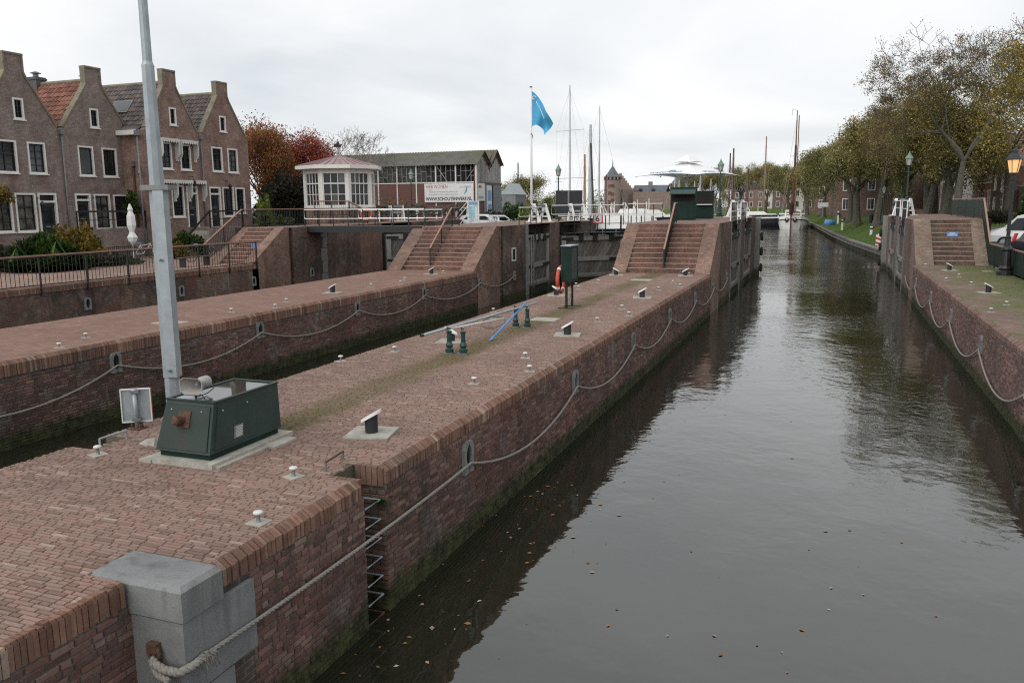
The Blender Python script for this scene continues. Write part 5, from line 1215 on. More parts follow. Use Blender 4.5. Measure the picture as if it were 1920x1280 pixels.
# square market umbrella
up = atD(1287, 395, 66); um = thing('parasol', 'huge white square parasol with blue lettering standing beyond the green cabins', 'parasol', (up.x, up.y, 3.0), R(-26))
dz = up.z - 3.0; zt_ = atD(1287, 292, 66).z - 3.0; ze = atD(1287, 331, 66).z - 3.0
MB().lathe((0, 0, 0), [(.12, 0), (.12, ze - .7), (.17, ze - .7), (.17, ze - .55), (.08, ze - .5), (.07, zt_)], 12).build('pole', mt['offwhite'], um, local=True)
hw = 2.95; cz = zt_ - .62
for k in range(4):
    a0, a1 = k * math.pi / 2 + math.pi / 4, (k + 1) * math.pi / 2 + math.pi / 4; r2 = hw * math.sqrt(2); rows = []
    for i in range(9):
        s = i / 8; row = []
        for q in range(9):
            f = q / 8; c0 = Vector((math.cos(a0), math.sin(a0), 0)) * r2; c1 = Vector((math.cos(a1), math.sin(a1), 0)) * r2; e_ = c0.lerp(c1, f)
            edge_up = .16 * math.sin(math.pi * f) * s * s
            row.append((e_.x * (.14 + .86 * s), e_.y * (.14 + .86 * s), cz + (ze - cz) * (s ** .92) + edge_up))
        rows.append(row)
    MB().grid(rows).build('canopy', mt['canvas'], um, local=True, smooth=True)
    rows = [[tuple(Vector((math.cos(a0), math.sin(a0), 0)).lerp(Vector((math.cos(a1), math.sin(a1), 0)), q / 6) * (.1 + 1.2 * s) + Vector((0, 0, zt_ + (cz + .02 - zt_) * s - .06 * math.sin(q * math.pi) * s + .07 * math.sin(q / 6 * math.pi) * s))) for q in range(7)] for s in (0, .5, 1)]
    MB().grid(rows).build('vent_cap', mt['canvas'], um, local=True, smooth=True)
    for f in (0, .5):
        e_ = (Vector((math.cos(a0), math.sin(a0), 0)) * r2).lerp(Vector((math.cos(a1), math.sin(a1), 0)) * r2, f); MB().bar((0, 0, ze - .6), (e_.x * .42, e_.y * .42, ze + (cz - ze) * .56 - .03), .05, .04).build('strut', mt['offwhite'], um, local=True)
        MB().bar((0, 0, cz - .05), (e_.x * .985, e_.y * .985, ze - .02 + (.14 if f else 0)), .05, .04).build('rib', mt['offwhite'], um, local=True)
sl = math.atan2((cz - ze) * .9, hw * .86)
tx = text('water net', .62, mt['ink_blue'], um, (-1.75, -hw + .28, ze + .235), (sl, 0, 0), ext=.004, sx=1.25)
tx = None
o = MB().tube([(.36 + .3 * math.cos(k * .5236), -hw + .45 + .16 * math.sin(k * .5236), ze + .33 + .07 * math.sin(k * .5236)) for k in range(12)], .04, 6, closed=True).build('emblem', mt['ink_blue'], um, local=True)
text('water net', .62, mt['ink_blue'], um, (hw - .28, -1.6, ze + .235), (sl, 0, math.pi / 2), ext=.004, sx=1.2)
# sign with a 6 on the closed gate
s6 = thing('sign', 'square white sign with red border and black figure 6 above the closed gate', 'sign', (-13.6, 50.6, 3.1), R(40))
p = atD(1121, 410, 53.5); s6.location = (p.x, p.y, p.z - .3); s6.rotation_euler = (0, 0, R(25))
MB().box(-.3, .3, -.012, .012, 0, .62).build('plate', mt['sign_white'], s6, local=True)
m = MB()
for a in ((-.33, -.25, -.03, .65), (.25, .33, -.03, .65), (-.25, .25, -.03, .05), (-.25, .25, .57, .65)): m.box(a[0], a[1], -.02, .02, a[2], a[3])
m.build('border', mt['red'], s6, local=True); text('6', .55, mt['ink_black'], s6, (-.16, -.016, .12), (math.pi / 2, 0, 0), bold=.01)
MB().box(-.03, .03, .012, .06, -1.0, .3).build('post', mt['black'], s6, local=True)
# information board
p = atD(888, 420, 56); ib = thing('information_board', 'tall glazed information board with pictures right of the stair railing', 'information board', (p.x, p.y, 3.4), R(6))
MB().box(-.36, .36, -.03, .03, .35, 1.75).build('panel', mt['green_print'], ib, local=True); MB().box(-.32, .32, -.038, -.031, 1.5, 1.7).build('header', mt['ink_blue'], ib, local=True); MB().box(-.3, .1, -.04, -.031, .6, 1.4).build('picture', mt['sky_print'], ib, local=True); MB().box(.14, .3, -.04, -.031, .5, 1.35).build('text_column', mt['sign_white'], ib, local=True)
for x in (-.38, .38): MB().box(x - .03, x + .03, -.04, .04, 0, 1.8).build('post', mt['white'], ib, local=True)
for k, (za, zb2) in enumerate(((1.3, 1.75), (.95, 1.45), (.3, 1.0))): MB().tube([(-1.25, .2, za - .4), (-.4, .1, zb2)], .025, 6).build('brace', mt['white'], ib, local=True)
lifebuoy('orange lifebuoy on the brick foot of the white pavilion, behind the footbridge', atD(687, 402, 47), (.2, -1, 0), .32, .06)
# ---------------------------------------------------------------- houses on the left
def facade(name, xf, y0, y1, z0, top, holes, mat, parent, depth=.3, nx=1):
    """wall in the plane x = xf, facing nx; top(y) piecewise linear given as list of (y, z); holes = (ya, yb, za, zb)"""
    ys = sorted(set([y0, y1] + [p[0] for p in top if y0 < p[0] < y1] + [h[0] for h in holes] + [h[1] for h in holes]))
    def tz(y, side):
        for a, c in zip(top[:-1], top[1:]):
            if a[0] - 1e-6 <= y <= c[0] + 1e-6:
                if abs(c[0] - a[0]) < 1e-6: continue
                if side > 0 and y >= c[0] - 1e-6: continue
                if side < 0 and y <= a[0] + 1e-6: continue
                return a[1] + (c[1] - a[1]) * (y - a[0]) / (c[0] - a[0])
        return top[0][1]
    m = MB()
    def cell(ya, yb, za, zb, zta=None, ztb=None):
        zta = zb if zta is None else zta; ztb = zb if ztb is None else ztb
        q = [(xf, ya, za), (xf, yb, za), (xf, yb, ztb), (xf, ya, zta)]; r = [(xf - nx * depth, a[1], a[2]) for a in q]
        m.add(q + r, [(0, 1, 2, 3) if nx > 0 else (3, 2, 1, 0), (7, 6, 5, 4) if nx > 0 else (4, 5, 6, 7), (0, 4, 5, 1), (1, 5, 6, 2), (2, 6, 7, 3), (3, 7, 4, 0)])
    for ya, yb in zip(ys[:-1], ys[1:]):
        if yb - ya < 1e-5: continue
        mid = (ya + yb) / 2; hs = sorted([h for h in holes if h[0] - 1e-6 <= mid <= h[1] + 1e-6], key=lambda h: h[2]); z = z0
        for h in hs:
            if h[2] - z > 1e-4: cell(ya, yb, z, h[2])
            z = h[3]
        cell(ya, yb, z, None, tz(ya, 1), tz(yb, -1))
    return m.build(name, mat, parent)

def window(parent, xf, h, nx=1, cols=2, rows=3, transom=None, glass='glass', fr=.09, sash='black', blind=None, name='window', fmat='frame_white'):
    ya, yb, za, zb = h; X = lambda d: xf + nx * d
    m = MB()
    def bx(mm, d0, d1, a, c, e, f): mm.box(X(d0), X(d1), a, c, e, f)
    for a in ((ya, ya + fr, za, zb), (yb - fr, yb, za, zb), (ya + fr, yb - fr, zb - fr, zb), (ya + fr, yb - fr, za, za + fr)): bx(m, -.1, .03, *a)
    w = m.build(name, mt[fmat], parent)
    s = MB(); bx(s, -.09, .09, ya - .05, yb + .05, za - .06, za + .002); s.build('sill', mt['frame_white'], w)
    g = MB(); bx(g, -.16, -.12, ya + fr, yb - fr, za + fr, zb - fr); g.build('pane', mt[glass], w)
    b = MB(); i0, i1, k0, k1 = ya + fr, yb - fr, za + fr, zb - fr; t = .035
    for a in ((i0, i0 + .05, k0, k1), (i1 - .05, i1, k0, k1), (i0 + .05, i1 - .05, k0, k0 + .05), (i0 + .05, i1 - .05, k1 - .05, k1)): bx(b, -.12, -.06, *a)
    for c in range(1, cols): y = i0 + (i1 - i0) * c / cols; bx(b, -.118, -.075, y - t / 2, y + t / 2, k0 + .05, k1 - .05)
    for r in range(1, rows): z = k0 + (k1 - k0) * r / rows; bx(b, -.119, -.078, i0 + .05, i1 - .05, z - t / 2, z + t / 2)
    if transom: z = k0 + (k1 - k0) * transom; bx(b, -.12, -.05, i0 + .05, i1 - .05, z - .04, z + .04)
    b.build('sash', mt[sash], w)
    return w
def door(parent, xf, h, nx=1, trans=.82):
    ya, yb, za, zb = h; X = lambda d: xf + nx * d; fr = .1; m = MB()
    for a in ((ya, ya + fr, za, zb), (yb - fr, yb, za, zb), (ya + fr, yb - fr, zb - fr, zb), (ya + fr, yb - fr, za + (zb - za) * trans - .05, za + (zb - za) * trans + .05)): m.box(X(-.1), X(.03), *a)
    f = m.build('door_frame', mt['frame_white'], parent); zt = za + (zb - za) * trans
    MB().box(X(-.16), X(-.12), ya + fr, yb - fr, zt + .05, zb - fr).build('fanlight', mt['glass'], f)
    MB().box(X(-.16), X(-.11), ya + fr, yb - fr, za, zt - .05).build('door_leaf', mt['door_green'], f)
    g = MB(); g.box(X(-.112), X(-.1), ya + fr + .13, yb - fr - .13, za + (zt - za) * .45, zt - .25); g.build('door_glass', mt['glass'], f)
    MB().box(X(-.11), X(-.09), (ya + yb) / 2 - .15, (ya + yb) / 2 + .15, za + (zt - za) * .36, za + (zt - za) * .38).build('letter_slot', mt['galv'], f)
    MB().box(X(-.1), X(.03), yb + .0, yb + .001, za, za + .01) 
    return f
def tiles(name, p00, du, dv, nu, nv, mat, parent):
    """pantile roof: p00 lower corner, du along the eave (whole length), dv up the slope (whole length)"""
    p00, du, dv = Vector(p00), Vector(du), Vector(dv); n = du.cross(dv).normalized()
    if n.z < 0: n = -n
    eu, ev = du / nu, dv / nv; prof = [(0, .0), (.2, .05), (.45, .065), (.7, .02), (.85, -.005), (1.0, 0.01)]
    vs, qs = [], []
    for j in range(nv):
        for i in range(nu):
            b = len(vs); jz = nrg.normal(0, .005)
            for (f, hh) in prof: vs.append(p00 + eu * (i + f) + ev * j - ev * .12 + n * (hh + .055 + jz))
            for (f, hh) in prof: vs.append(p00 + eu * (i + f) + ev * (j + .98) + n * (hh + .01 + jz))
            k = len(prof)
            for q in range(k - 1): qs.append((b + q, b + q + 1, b + k + q + 1, b + k + q))
            lo = len(vs)
            for (f, hh) in prof: vs.append(p00 + eu * (i + f) + ev * j - ev * .12 + n * (hh + .02 + jz))
            for q in range(k - 1): qs.append((lo + q, lo + q + 1, b + q + 1, b + q))
    off = root_of(parent).location
    tag(link(name, fast_mesh(name, np.array([tuple(v - off) for v in vs]), np.array(qs)), parent, mat), kind='stuff')

def Yx(px, py, x): return atX(px, py, x).y
def rect(x, r): # pixel rect -> (ya, yb, za, zb) on plane x
    cx_, cy_ = (r[0] + r[2]) / 2, (r[1] + r[3]) / 2
    return (Yx(r[0], cy_, x), Yx(r[2], cy_, x), atX(cx_, r[3], x).z, atX(cx_, r[1], x).z)
def house(label, xf, ya, yb, eave, apex, mat, tmat, windows, doors, cap_h=.82, cap_w=1.0, depth=9, lichen=True, left_gable=True, skylight=None, chimney=None, zbase=ZS):
    yc = (ya + yb) / 2; o = thing('gabled_house', label, 'house', (xf, yc, zbase), 0, 'gabled brick houses on the quay')
    hw = cap_w / 2; sh = apex - cap_h
    top = [(ya, eave), (ya + .18, eave + .12), (yc - hw - .12, sh - .25), (yc - hw, sh), (yc - hw, apex), (yc + hw, apex), (yc + hw, sh), (yc + hw + .12, sh - .25), (yb - .18, eave + .12), (yb, eave)]
    holes = [w['h'] for w in windows] + [d for d in doors]
    facade('front_wall', xf, ya, yb, zbase - .4, top, holes, mat, o)
    cp = MB()
    for a, c in ((top[1], top[2]), (top[2], top[3]), (top[6], top[7]), (top[7], top[8])):
        cp.bar((xf - .14, a[0], a[1] + .03), (xf - .14, c[0], c[1] + .03), .38, .09)
    cp.box(xf - .34, xf + .05, yc - hw - .05, yc + hw + .05, apex, apex + .1)
    for s in (-1, 1): cp.box(xf - .32, xf + .03, yc + s * hw - .05, yc + s * hw + .05, sh + .05, apex)
    cp.build('gable_coping', mt['gablecap'], o)
    rz = sh + .16
    for s, y_e in ((-1, ya), (1, yb)):
        p0 = Vector((xf - .3, y_e, eave + .0)); dv = Vector((0, (yc - y_e), rz - eave)); du = Vector((-depth, 0, 0))
        m = MB(); m.quad(p0, p0 + du, p0 + du + dv, p0 + dv); m.build('roof', mt['tile_dark'], o)
        if s < 0: tiles('roof_tiles', p0, du, dv, int(depth / .27), max(8, int(dv.length / .34)), tmat, o)
    MB().tube([(xf - .3, yc, rz + .06), (xf - .3 - depth, yc, rz + .06)], .12, 8).build('ridge', mt['gablecap'] if lichen else tmat, o)
    MB().box(xf - depth - .3, xf - .301, ya + .02, yb - .02, zbase - .4, eave - .02).build('side_walls', mat, o)
    MB().prism([(ya + .05, eave), (yb - .05, eave), (yc, rz)], (xf - depth - .3, 0, 0), (0, 1, 0), (0, 0, 1), (.2, 0, 0)).build('rear_gable', mat, o)
    for w in windows: window(o, xf, w['h'], 1, w.get('c', 2), w.get('r', 4), w.get('t'), w.get('g', 'glass'))
    for d in doors: door(o, xf, d)
    if chimney:
        cx_, cyy, h_ = chimney; m = MB(); m.box(cx_ - .38, cx_ + .38, cyy - .33, cyy + .33, rz - 1.2, rz + h_); m.box(cx_ - .42, cx_ + .42, cyy - .37, cyy + .37, rz + h_ - .16, rz + h_ - .06); c = m.build('chimney', mt['chimney'], o)
        MB().lathe((cx_, cyy, rz + h_), [(.15, 0), (.15, .2), (.3, .23), (.0, .36)], 10).build('chimney_cowl', mt['zinc'], c)
    if skylight:
        u0, u1, v0, v1 = skylight; p0 = Vector((xf - .3, ya, eave)); dv = Vector((0, yc - ya, rz - eave)); n = Vector((-1, 0, 0)).cross(dv).normalized(); n = n if n.z > 0 else -n
        c = [p0 + Vector((-u, 0, 0)) + dv * v + n * .17 for u, v in ((u0, v0), (u1, v0), (u1, v1), (u0, v1))]; m = MB(); m.add(c + [a - n * .15 for a in c], [(0, 1, 2, 3), (0, 4, 5, 1), (1, 5, 6, 2), (2, 6, 7, 3), (3, 7, 4, 0)]); s_ = m.build('skylight', mt['zinc'], o)
        ci = [c[0].lerp(c[2], .08) + n * .012, c[1].lerp(c[3], .08) + n * .012, c[2].lerp(c[0], .08) + n * .012, c[3].lerp(c[1], .08) + n * .012]; MB().quad(*ci).build('pane', mt['glass_grey'], s_)
    return o
XA, XB = -38.0, -36.3
def W(x, q, **k): return dict(h=rect(x, q), **k)
a1 = Yx(22, 97, XA); v1 = Yx(112, 246, XA); a2 = Yx(172, 127, XA); v2 = 2 * a2 - v1
hz1 = atX(112, 243, XA).z; ha1 = atX(172, 129, XA).z
h1 = house('purple brown brick house with red tile roof at the left edge, first of the row', XA, 2 * a1 - v1, v1 - .01, hz1, ha1, mt['house1'], mt['tile_red'],
      [W(XA, (24, 184, 44, 224), c=2, r=3), W(XA, (-12, 262, 32, 324), c=2, r=4, t=.6), W(XA, (52.5, 267, 86, 326), c=2, r=4, g='glass_grey'), W(XA, (-10, 364, 24, 436), c=2, r=4, g='curtain_glass', t=.66), W(XA, (30, 362, 69, 435), c=2, r=3, g='curtain_glass', t=.66)], [rect(XA, (74, 362, 109, 452))], chimney=None)
h2 = house('purple brown house with red tile roof, second of the row, behind the closed parasol', XA, v1, v2, hz1, ha1, mt['house1'], mt['tile_red'],
      [W(XA, (168, 204, 184.5, 240), c=2, r=3), W(XA, (147, 274, 176, 330), c=1, r=1, g='glass_grey'), W(XA, (192, 278, 219.5, 332), c=2, r=4), W(XA, (178, 364, 208, 430), c=2, r=3, t=.7, g='curtain_glass'), W(XA, (214, 365, 242, 428), c=2, r=3, t=.7)], [rect(XA, (142.5, 363, 172, 430))], chimney=(XA - 4.2, a2 - .0, .45))
a3 = Yx(315, 132, XB); v3 = Yx(374, 256, XB); a4 = Yx(409, 153, XB); v4 = Yx(464, 262, XB); hz3 = atX(374, 254, XB).z; ha3 = atX(315, 134, XB).z
h3 = house('red brown brick house with dark roof and skylight, third of the row, with scalloped awnings', XB, 2 * a3 - v3, v3 - .01, hz3, ha3, mt['house2'], mt['tile_dark'],
      [W(XB, (317, 202, 330, 235), c=2, r=3), W(XB, (301, 267, 322, 317), c=2, r=4, g='glass_grey'), W(XB, (337.5, 271, 357.5, 319), c=2, r=4), W(XB, (322.5, 347, 345.5, 407), c=2, r=3), W(XB, (299, 347, 316, 407), c=2, r=3)], [rect(XB, (351, 349, 372, 426))], skylight=(1.5, 2.9, .36, .62), chimney=(XB - 6.5, a3 - .0, .55), cap_w=.95)
h4 = house('red brown brick house with dark roof at the right end of the row', XB, v3, v4, hz3, ha3 - .1, mt['house2'], mt['tile_dark'],
      [W(XB, (411, 218, 423, 247.5), c=1, r=3), W(XB, (397, 276, 417, 322), c=2, r=4), W(XB, (427, 279, 445.5, 324), c=2, r=4, g='curtain_glass'), W(XB, (418, 351, 439, 406), c=2, r=3), W(XB, (442, 352, 459.5, 400), c=2, r=3)], [rect(XB, (394, 350.5, 415, 424))], cap_w=.95)
# gutter box on the flank of the third house, chimney pots, downpipes
gy = 2 * a3 - v3
MB().box(XB - 4, XB - .3, gy - .35, gy - .0, hz3 - .28, hz3 - .02).build('gutter_box', mt['frame_white'], h3); MB().tube([(XB - 3.9, gy - .2, hz3), (XB - .3, gy - .2, hz3)], .08, 8).build('gutter', mt['zinc'], h3)
def downpipe(parent, pts, mat='zinc'): MB().tube(pts, .05, 8).build('downpipe', mt[mat], parent, smooth=True); MB().box(pts[0][0] - .1, pts[0][0] + .1, pts[0][1] - .12, pts[0][1] + .12, pts[0][2] - .05, pts[0][2] + .22).build('rainwater_head', mt['zinc'], parent)
downpipe(h2, [(XA + .09, v1, hz1 - .2), (XA + .09, v1, ZS)]); downpipe(h4, [(XB + .09, v3, hz3 - .2), (XB + .09, v3, ZS)])
downpipe(h3, [(XB - .1, gy - .42, hz3 - .3), (XB - .1, gy - .42, ZS)]); downpipe(h2, [(XA + .09, v2 - .05, hz1 - .2), (XA + .3, v2 + .1, hz1 - .8), (XB - .1, gy - .5, hz1 - 2.2)])
downpipe(h3, [(XB - .9, gy - .08, hz1 - 1.7), (XB - .9, gy - .08, ZS)], 'rust')
# scalloped canopies of the third house
aw = MB(); side = MB()
for r in ((296, 260, 327, 270), (332, 264, 362, 274), (296, 338, 378, 350)):
    ya, yb, za, zb = rect(XB, r); n = max(5, int((yb - ya) / .18)); aw.box(XB, XB + .4, ya, yb, zb - .05, zb)
    for k in range(n): y = ya + (yb - ya) * (k + .5) / n; aw.prism([(-.09, 0), (.09, 0), (.08, -.12), (.0, -.19), (-.08, -.12)], (XB + .38, y, zb - .05), (0, 1, 0), (0, 0, 1), (.025, 0, 0))
    ks = (ya, yb) if r[2] - r[0] < 50 else (ya, ya + (yb - ya) * .33, ya + (yb - ya) * .66, yb)
    for y in ks: MB().prism([(0, 0), (.36, 0), (.36, -.8), (.26, -1.0), (.17, -.9), (.17, -1.2), (0, -1.2)], (XB + .01, y - .03, zb - .05), (1, 0, 0), (0, 0, 1), (0, .06, 0)).build('canopy_bracket', mt['offwhite'], h3)
aw.build('canopy', mt['offwhite'], h3)
for (px, py) in ((70, 382), (175, 380), (355, 340), (423, 348)):
    X_ = XA if px < 250 else XB; p = atX(px, py, X_); hh = h1 if px < 100 else h2 if px < 250 else h3 if px < 390 else h4
    m = MB(); m.bar((X_, p.y, p.z + .3), (X_ + .35, p.y, p.z + .25), .03, .03); m.lathe((X_ + .35, p.y, p.z - .1), [(.05, -.25), (.12, .05), (.14, .06), (.04, .2), (.0, .26)], 6, cap=False); m.build('wall_lantern', mt['black'], hh)
# stoops
def stoop(label, xf, y0, y1, z, side, rail):
    o = thing('stoop', label, 'stoop', (xf + .7, (y0 + y1) / 2, ZS)); MB().box(xf + .01, xf + 1.4, y0, y1, ZS - .1, z).build('landing', mt['house1'], o)
    n = max(2, int((z - ZS) / .18)); s = MB()
    for k in range(n):
        yy = (y1 + k * .27, y1 + (k + 1) * .27) if side > 0 else (y0 - (k + 1) * .27, y0 - k * .27); MB().box(xf + .15, xf + 1.3, yy[0], yy[1], ZS - .1, z - (z - ZS) / n * (k + 1) + .001).build('step', mt['concrete'], o)
    ye = y1 + n * .27 if side > 0 else y0 - n * .27; yn, yf = (y1, y0) if side > 0 else (y0, y1)
    m = MB(); m.bar((xf + 1.38, yf, z + .95), (xf + 1.38, yn, z + .95), .08, .09); m.bar((xf + 1.38, yn, z + .95), (xf + 1.38, ye, ZS + 1.0), .08, .09); m.bar((xf + 1.38, yf, z + .5), (xf + 1.38, yn, z + .5), .03, .03)
    for a, zz in ((yf, z), (yn, z), (ye, ZS)): m.box(xf + 1.35, xf + 1.41, a - .03, a + .03, zz - .02, zz + .95)
    m.build('rail', mt['black'], o)
dz1 = rect(XA, (74, 362, 109, 452)); dz2 = rect(XA, (142.5, 363, 172, 430)); dz3 = rect(XB, (351, 349, 372, 426)); dz4 = rect(XB, (394, 350.5, 415, 424))
stoop('concrete stoop with black handrails before the second house', XA, dz2[0] - 1.2, dz2[1] + 2.4, dz2[2], 1, True); stoop('concrete stoop with stair and black rail before the red brown end house', XB, dz3[0] + .3, dz4[1] + .3, min(dz3[2], dz4[2]), -1, True)
# front garden: closed parasol, bins, bench, bicycle, posts
p = G(250, 472, ZS); p = atX(250, 470, -35.6); cp = thing('parasol', 'closed white parasol standing before the second house', 'parasol', (p.x, p.y, ZS)); zt2 = atX(246, 384, -35.6).z - ZS
MB().lathe((0, 0, 0), [(.03, 0), (.03, zt2)], 8).build('pole', mt['white'], cp, local=True); m = MB(); n = 10; prof2 = [(.03, zt2 + .05), (.12, zt2 - .25), (.09, zt2 - .35), (.17, zt2 - .6), (.19, zt2 - 1.1), (.1, zt2 - 1.45), (.11, zt2 - 1.5), (.22, zt2 - 1.75), (.17, zt2 - 1.95), (.06, zt2 - 2.1)]
rows = [[(r * (1 + .28 * (k % 2)) * math.cos(2 * math.pi * k / n), r * (1 + .28 * (k % 2)) * math.sin(2 * math.pi * k / n), z) for k in range(n + 1)] for r, z in prof2]; MB().grid(rows).build('canopy', mt['canvas'], cp, local=True)
def bicycle(label, c, rz, frame):
    o = thing('bicycle', label, 'bicycle', c, rz); 
    for x in (-.53, .53):
        w = MB().tube([(x + .33 * math.cos(k * math.pi / 8), 0, .34 + .33 * math.sin(k * math.pi / 8)) for k in range(16)], .02, 5, closed=True).build('wheel', mt['tyre'], o, local=True); m = MB()
        for k in range(8): m.bar((x, 0, .34), (x + .31 * math.cos(k * math.pi / 4), 0, .34 + .31 * math.sin(k * math.pi / 4)), .006, .006)
        m.build('spokes', mt['galv'], w, local=True)
    m = MB()
    for a, b_ in (((-.53, 0, .34), (-.1, 0, .3)), ((-.1, 0, .3), (-.22, 0, .85)), ((-.53, 0, .34), (-.2, 0, .78)), ((-.1, 0, .3), (.36, 0, .78)), ((-.2, 0, .75), (.36, 0, .82)), ((.36, 0, .9), (.53, 0, .34))): m.tube([a, b_], .018, 6)
    m.build('frame', frame, o, local=True); MB().ball((-.24, 0, .9), .13, .07, .04).build('saddle', mt['blue_plate'], o, local=True, smooth=True); MB().tube([(.36, 0, .9), (.34, 0, 1.0), (.3, .25, 1.02), (.34, -.25, 1.02)], .014, 6).build('handlebar', mt['black'], o, local=True); MB().box(-.85, -.35, -.05, .05, .7, .72).build('carrier', mt['black'], o, local=True)
p = G(272, 486, ZS); bicycle('bicycle with white frame and blue saddle parked behind the tall pole', p, R(75), mt['white']); p = G(378, 490, ZS); bicycle('black bicycle parked behind the railing near the street stairs', p, R(65), mt['black'])
p = G(18, 505, ZS); gp = thing('granite_post', 'low grey granite post with a bar, behind the left end of the railing', 'post', p); MB().lathe((0, 0, 0), [(.16, 0), (.15, .85), (.08, .95)], 8).build('shaft', mt['stone'], gp, local=True); MB().bar((0, 0, .8), (-1.2, -1.3, .55), .06, .06).build('bar', mt['galv'], gp, local=True)
fe = thing('garden_fence', 'low black iron garden fence before the second house', 'fence', (-34.2, 30, ZS))
for k in range(36): MB().box(-34.2, -34.18, 29.2 + k * .13, 29.215 + k * .13, ZS, ZS + .85).build('bar', mt['black'], fe)
MB().box(-34.2, -34.18, 29.2, 33.9, ZS + .8, ZS + .83).build('rail', mt['black'], fe)
bn = thing('bench', 'wooden bench by the railing near the street stairs', 'bench', (-28.3, 31.6, ZS)); 
for k in range(3): MB().box(-28.5 + k * .13, -28.4 + k * .13, 30.6, 32.6, ZS + .43, ZS + .46).build('slat', mt['plain_wood'], bn)
for y in (30.8, 32.4): MB().box(-28.5, -28.15, y - .03, y + .03, ZS, ZS + .43).build('leg', mt['black'], bn)

# ---------------------------------------------------------------- white pavilion
pc = atD(640, 418, 57); pv = thing('pavilion', 'small octagonal white lock keeper pavilion with pinkish copper roof', 'pavilion', (pc.x, pc.y, ZA), 0)
dP = 57.0; k_ = dP / F_PX; rw = 2.42; zs_ = atD(640, 390, dP).z - ZA; zw = atD(640, 320, dP).z - ZA; zr = atD(640, 293, dP).z - ZA
ph = math.atan2(-pc.y, -pc.x) + R(22.5) + R(-9)
MB().lathe((0, 0, 0), [(rw - .03, -.3), (rw - .03, zs_)], 8, phase=ph).build('brick_base', mt['house2'], pv, local=True)
MB().lathe((0, 0, 0), [(rw + .06, zs_), (rw + .06, zs_ + .1)], 8, phase=ph).build('sill_band', mt['frame_white'], pv, local=True)
MB().lathe((0, 0, 0), [(rw - .32, zs_ + .1), (rw - .32, zw)], 8, phase=ph).build('room', mt['hole_shade'], pv, local=True)
for k in range(8):
    a0, a1_ = ph + k * math.pi / 4, ph + (k + 1) * math.pi / 4; A, B_ = Vector((rw * math.cos(a0), rw * math.sin(a0), 0)), Vector((rw * math.cos(a1_), rw * math.sin(a1_), 0)); t_ = (B_ - A); L = t_.length; t_.normalize(); n_ = Vector((math.cos((a0 + a1_) / 2), math.sin((a0 + a1_) / 2), 0))
    mid = (a0 + a1_) / 2; cam_dir = math.atan2(-pc.y, -pc.x); dd = abs((mid - cam_dir + math.pi) % (2 * math.pi) - math.pi)
    def pbox(u0, u1, z0_, z1_, d0, d1, mm): c = A + t_ * (u0 + u1) / 2 + n_ * (d0 + d1) / 2; mm.obox((c.x, c.y, (z0_ + z1_) / 2), t_ * (u1 - u0) / 2, n_ * (d1 - d0) / 2, (0, 0, (z1_ - z0_) / 2))
    if dd > 1.9:
        m = MB(); pbox(0, L, zs_ + .1, zw, -.2, 0, m); m.build('brick_side', mt['house2'], pv, local=True); continue
    zb_ = zs_ + .1; m = MB(); pbox(-.03, .17, zb_, zw, -.14, .03, m); pbox(L - .17, L + .03, zb_, zw, -.14, .03, m); pbox(.17, L - .17, zw - .28, zw, -.12, .0, m); pbox(.17, L - .17, zb_, zb_ + .1, -.12, .0, m); wf = m.build('window_frame', mt['frame_white'], pv, local=True)
    m = MB(); zt3 = zb_ + .1; ztop = zw - .28; zm = zt3 + (ztop - zt3) * .68; pbox(.17, L - .17, zm - .04, zm + .04, -.1, -.0, m); pbox(.17, .24, zt3, ztop, -.1, -.01, m); pbox(L - .24, L - .17, zt3, ztop, -.1, -.01, m)
    cols = 3 if k % 2 else 4
    for c in range(1, cols): u = .24 + (L - .48) * c / cols; pbox(u - .022, u + .022, zt3, ztop, -.09, -.03, m)
    zz = zt3 + (zm - zt3) / 2; pbox(.24, L - .24, zz - .02, zz + .02, -.088, -.032, m); m.build('glazing_bar', mt['frame_white'], wf, local=True)
    for c in range(cols):
        for (q0, q1) in ((zt3, zz), (zz, zm), (zm, ztop)):
            m = MB(); u0 = .24 + (L - .48) * c / cols; u1 = .24 + (L - .48) * (c + 1) / cols; pbox(u0, u1, q0, q1, -.12, -.1, m); m.build('pane', mt['glass'] if rng.random() < .75 else mt['glass_grey'], wf, local=True)
MB().lathe((0, 0, 0), [(rw + .5, zw), (rw + .55, zw + .02), (rw + .55, zw + .24), (rw + .3, zw + .26)], 8, phase=ph).build('eaves_board', mt['frame_white'], pv, local=True)
MB().lathe((0, 0, 0), [(rw + .42, zw + .25), (.12, zr), (.08, zr + .1)], 8, phase=ph).build('roof', mt['copper_roof'], pv, local=True)
m = MB()
for k in range(8):
    a0, a1_ = ph + k * math.pi / 4, ph + (k + 1) * math.pi / 4; r_o = rw + .42
    for f in (0, .25, .5, .75):
        s = .0 if f == 0 else (.12 if f == .5 else .5); e_ = Vector((r_o * math.cos(a0), r_o * math.sin(a0), 0)).lerp(Vector((r_o * math.cos(a1_), r_o * math.sin(a1_), 0)), f)
        m.bar((e_.x, e_.y, zw + .28), (e_.x * s * .9 + .0, e_.y * s * .9, zw + .28 + (zr - zw - .25) * (1 - s * .9)), .035, .05)
m.build('roof_seam', mt['copper_roof'], pv, local=True)
m = MB(); m.tube([(0, 0, zr), (0, 0, zr + 1.1)], .025, 6); m.prism([(-.3, .55), (.22, .55), (.32, .75), (.12, .72), (.05, .95), (-.12, .8), (-.34, .78)], (0, -.015, zr), (1, 0, 0), (0, 0, 1), (0, .03, 0)); m.build('weather_vane', mt['black'], pv, local=True)
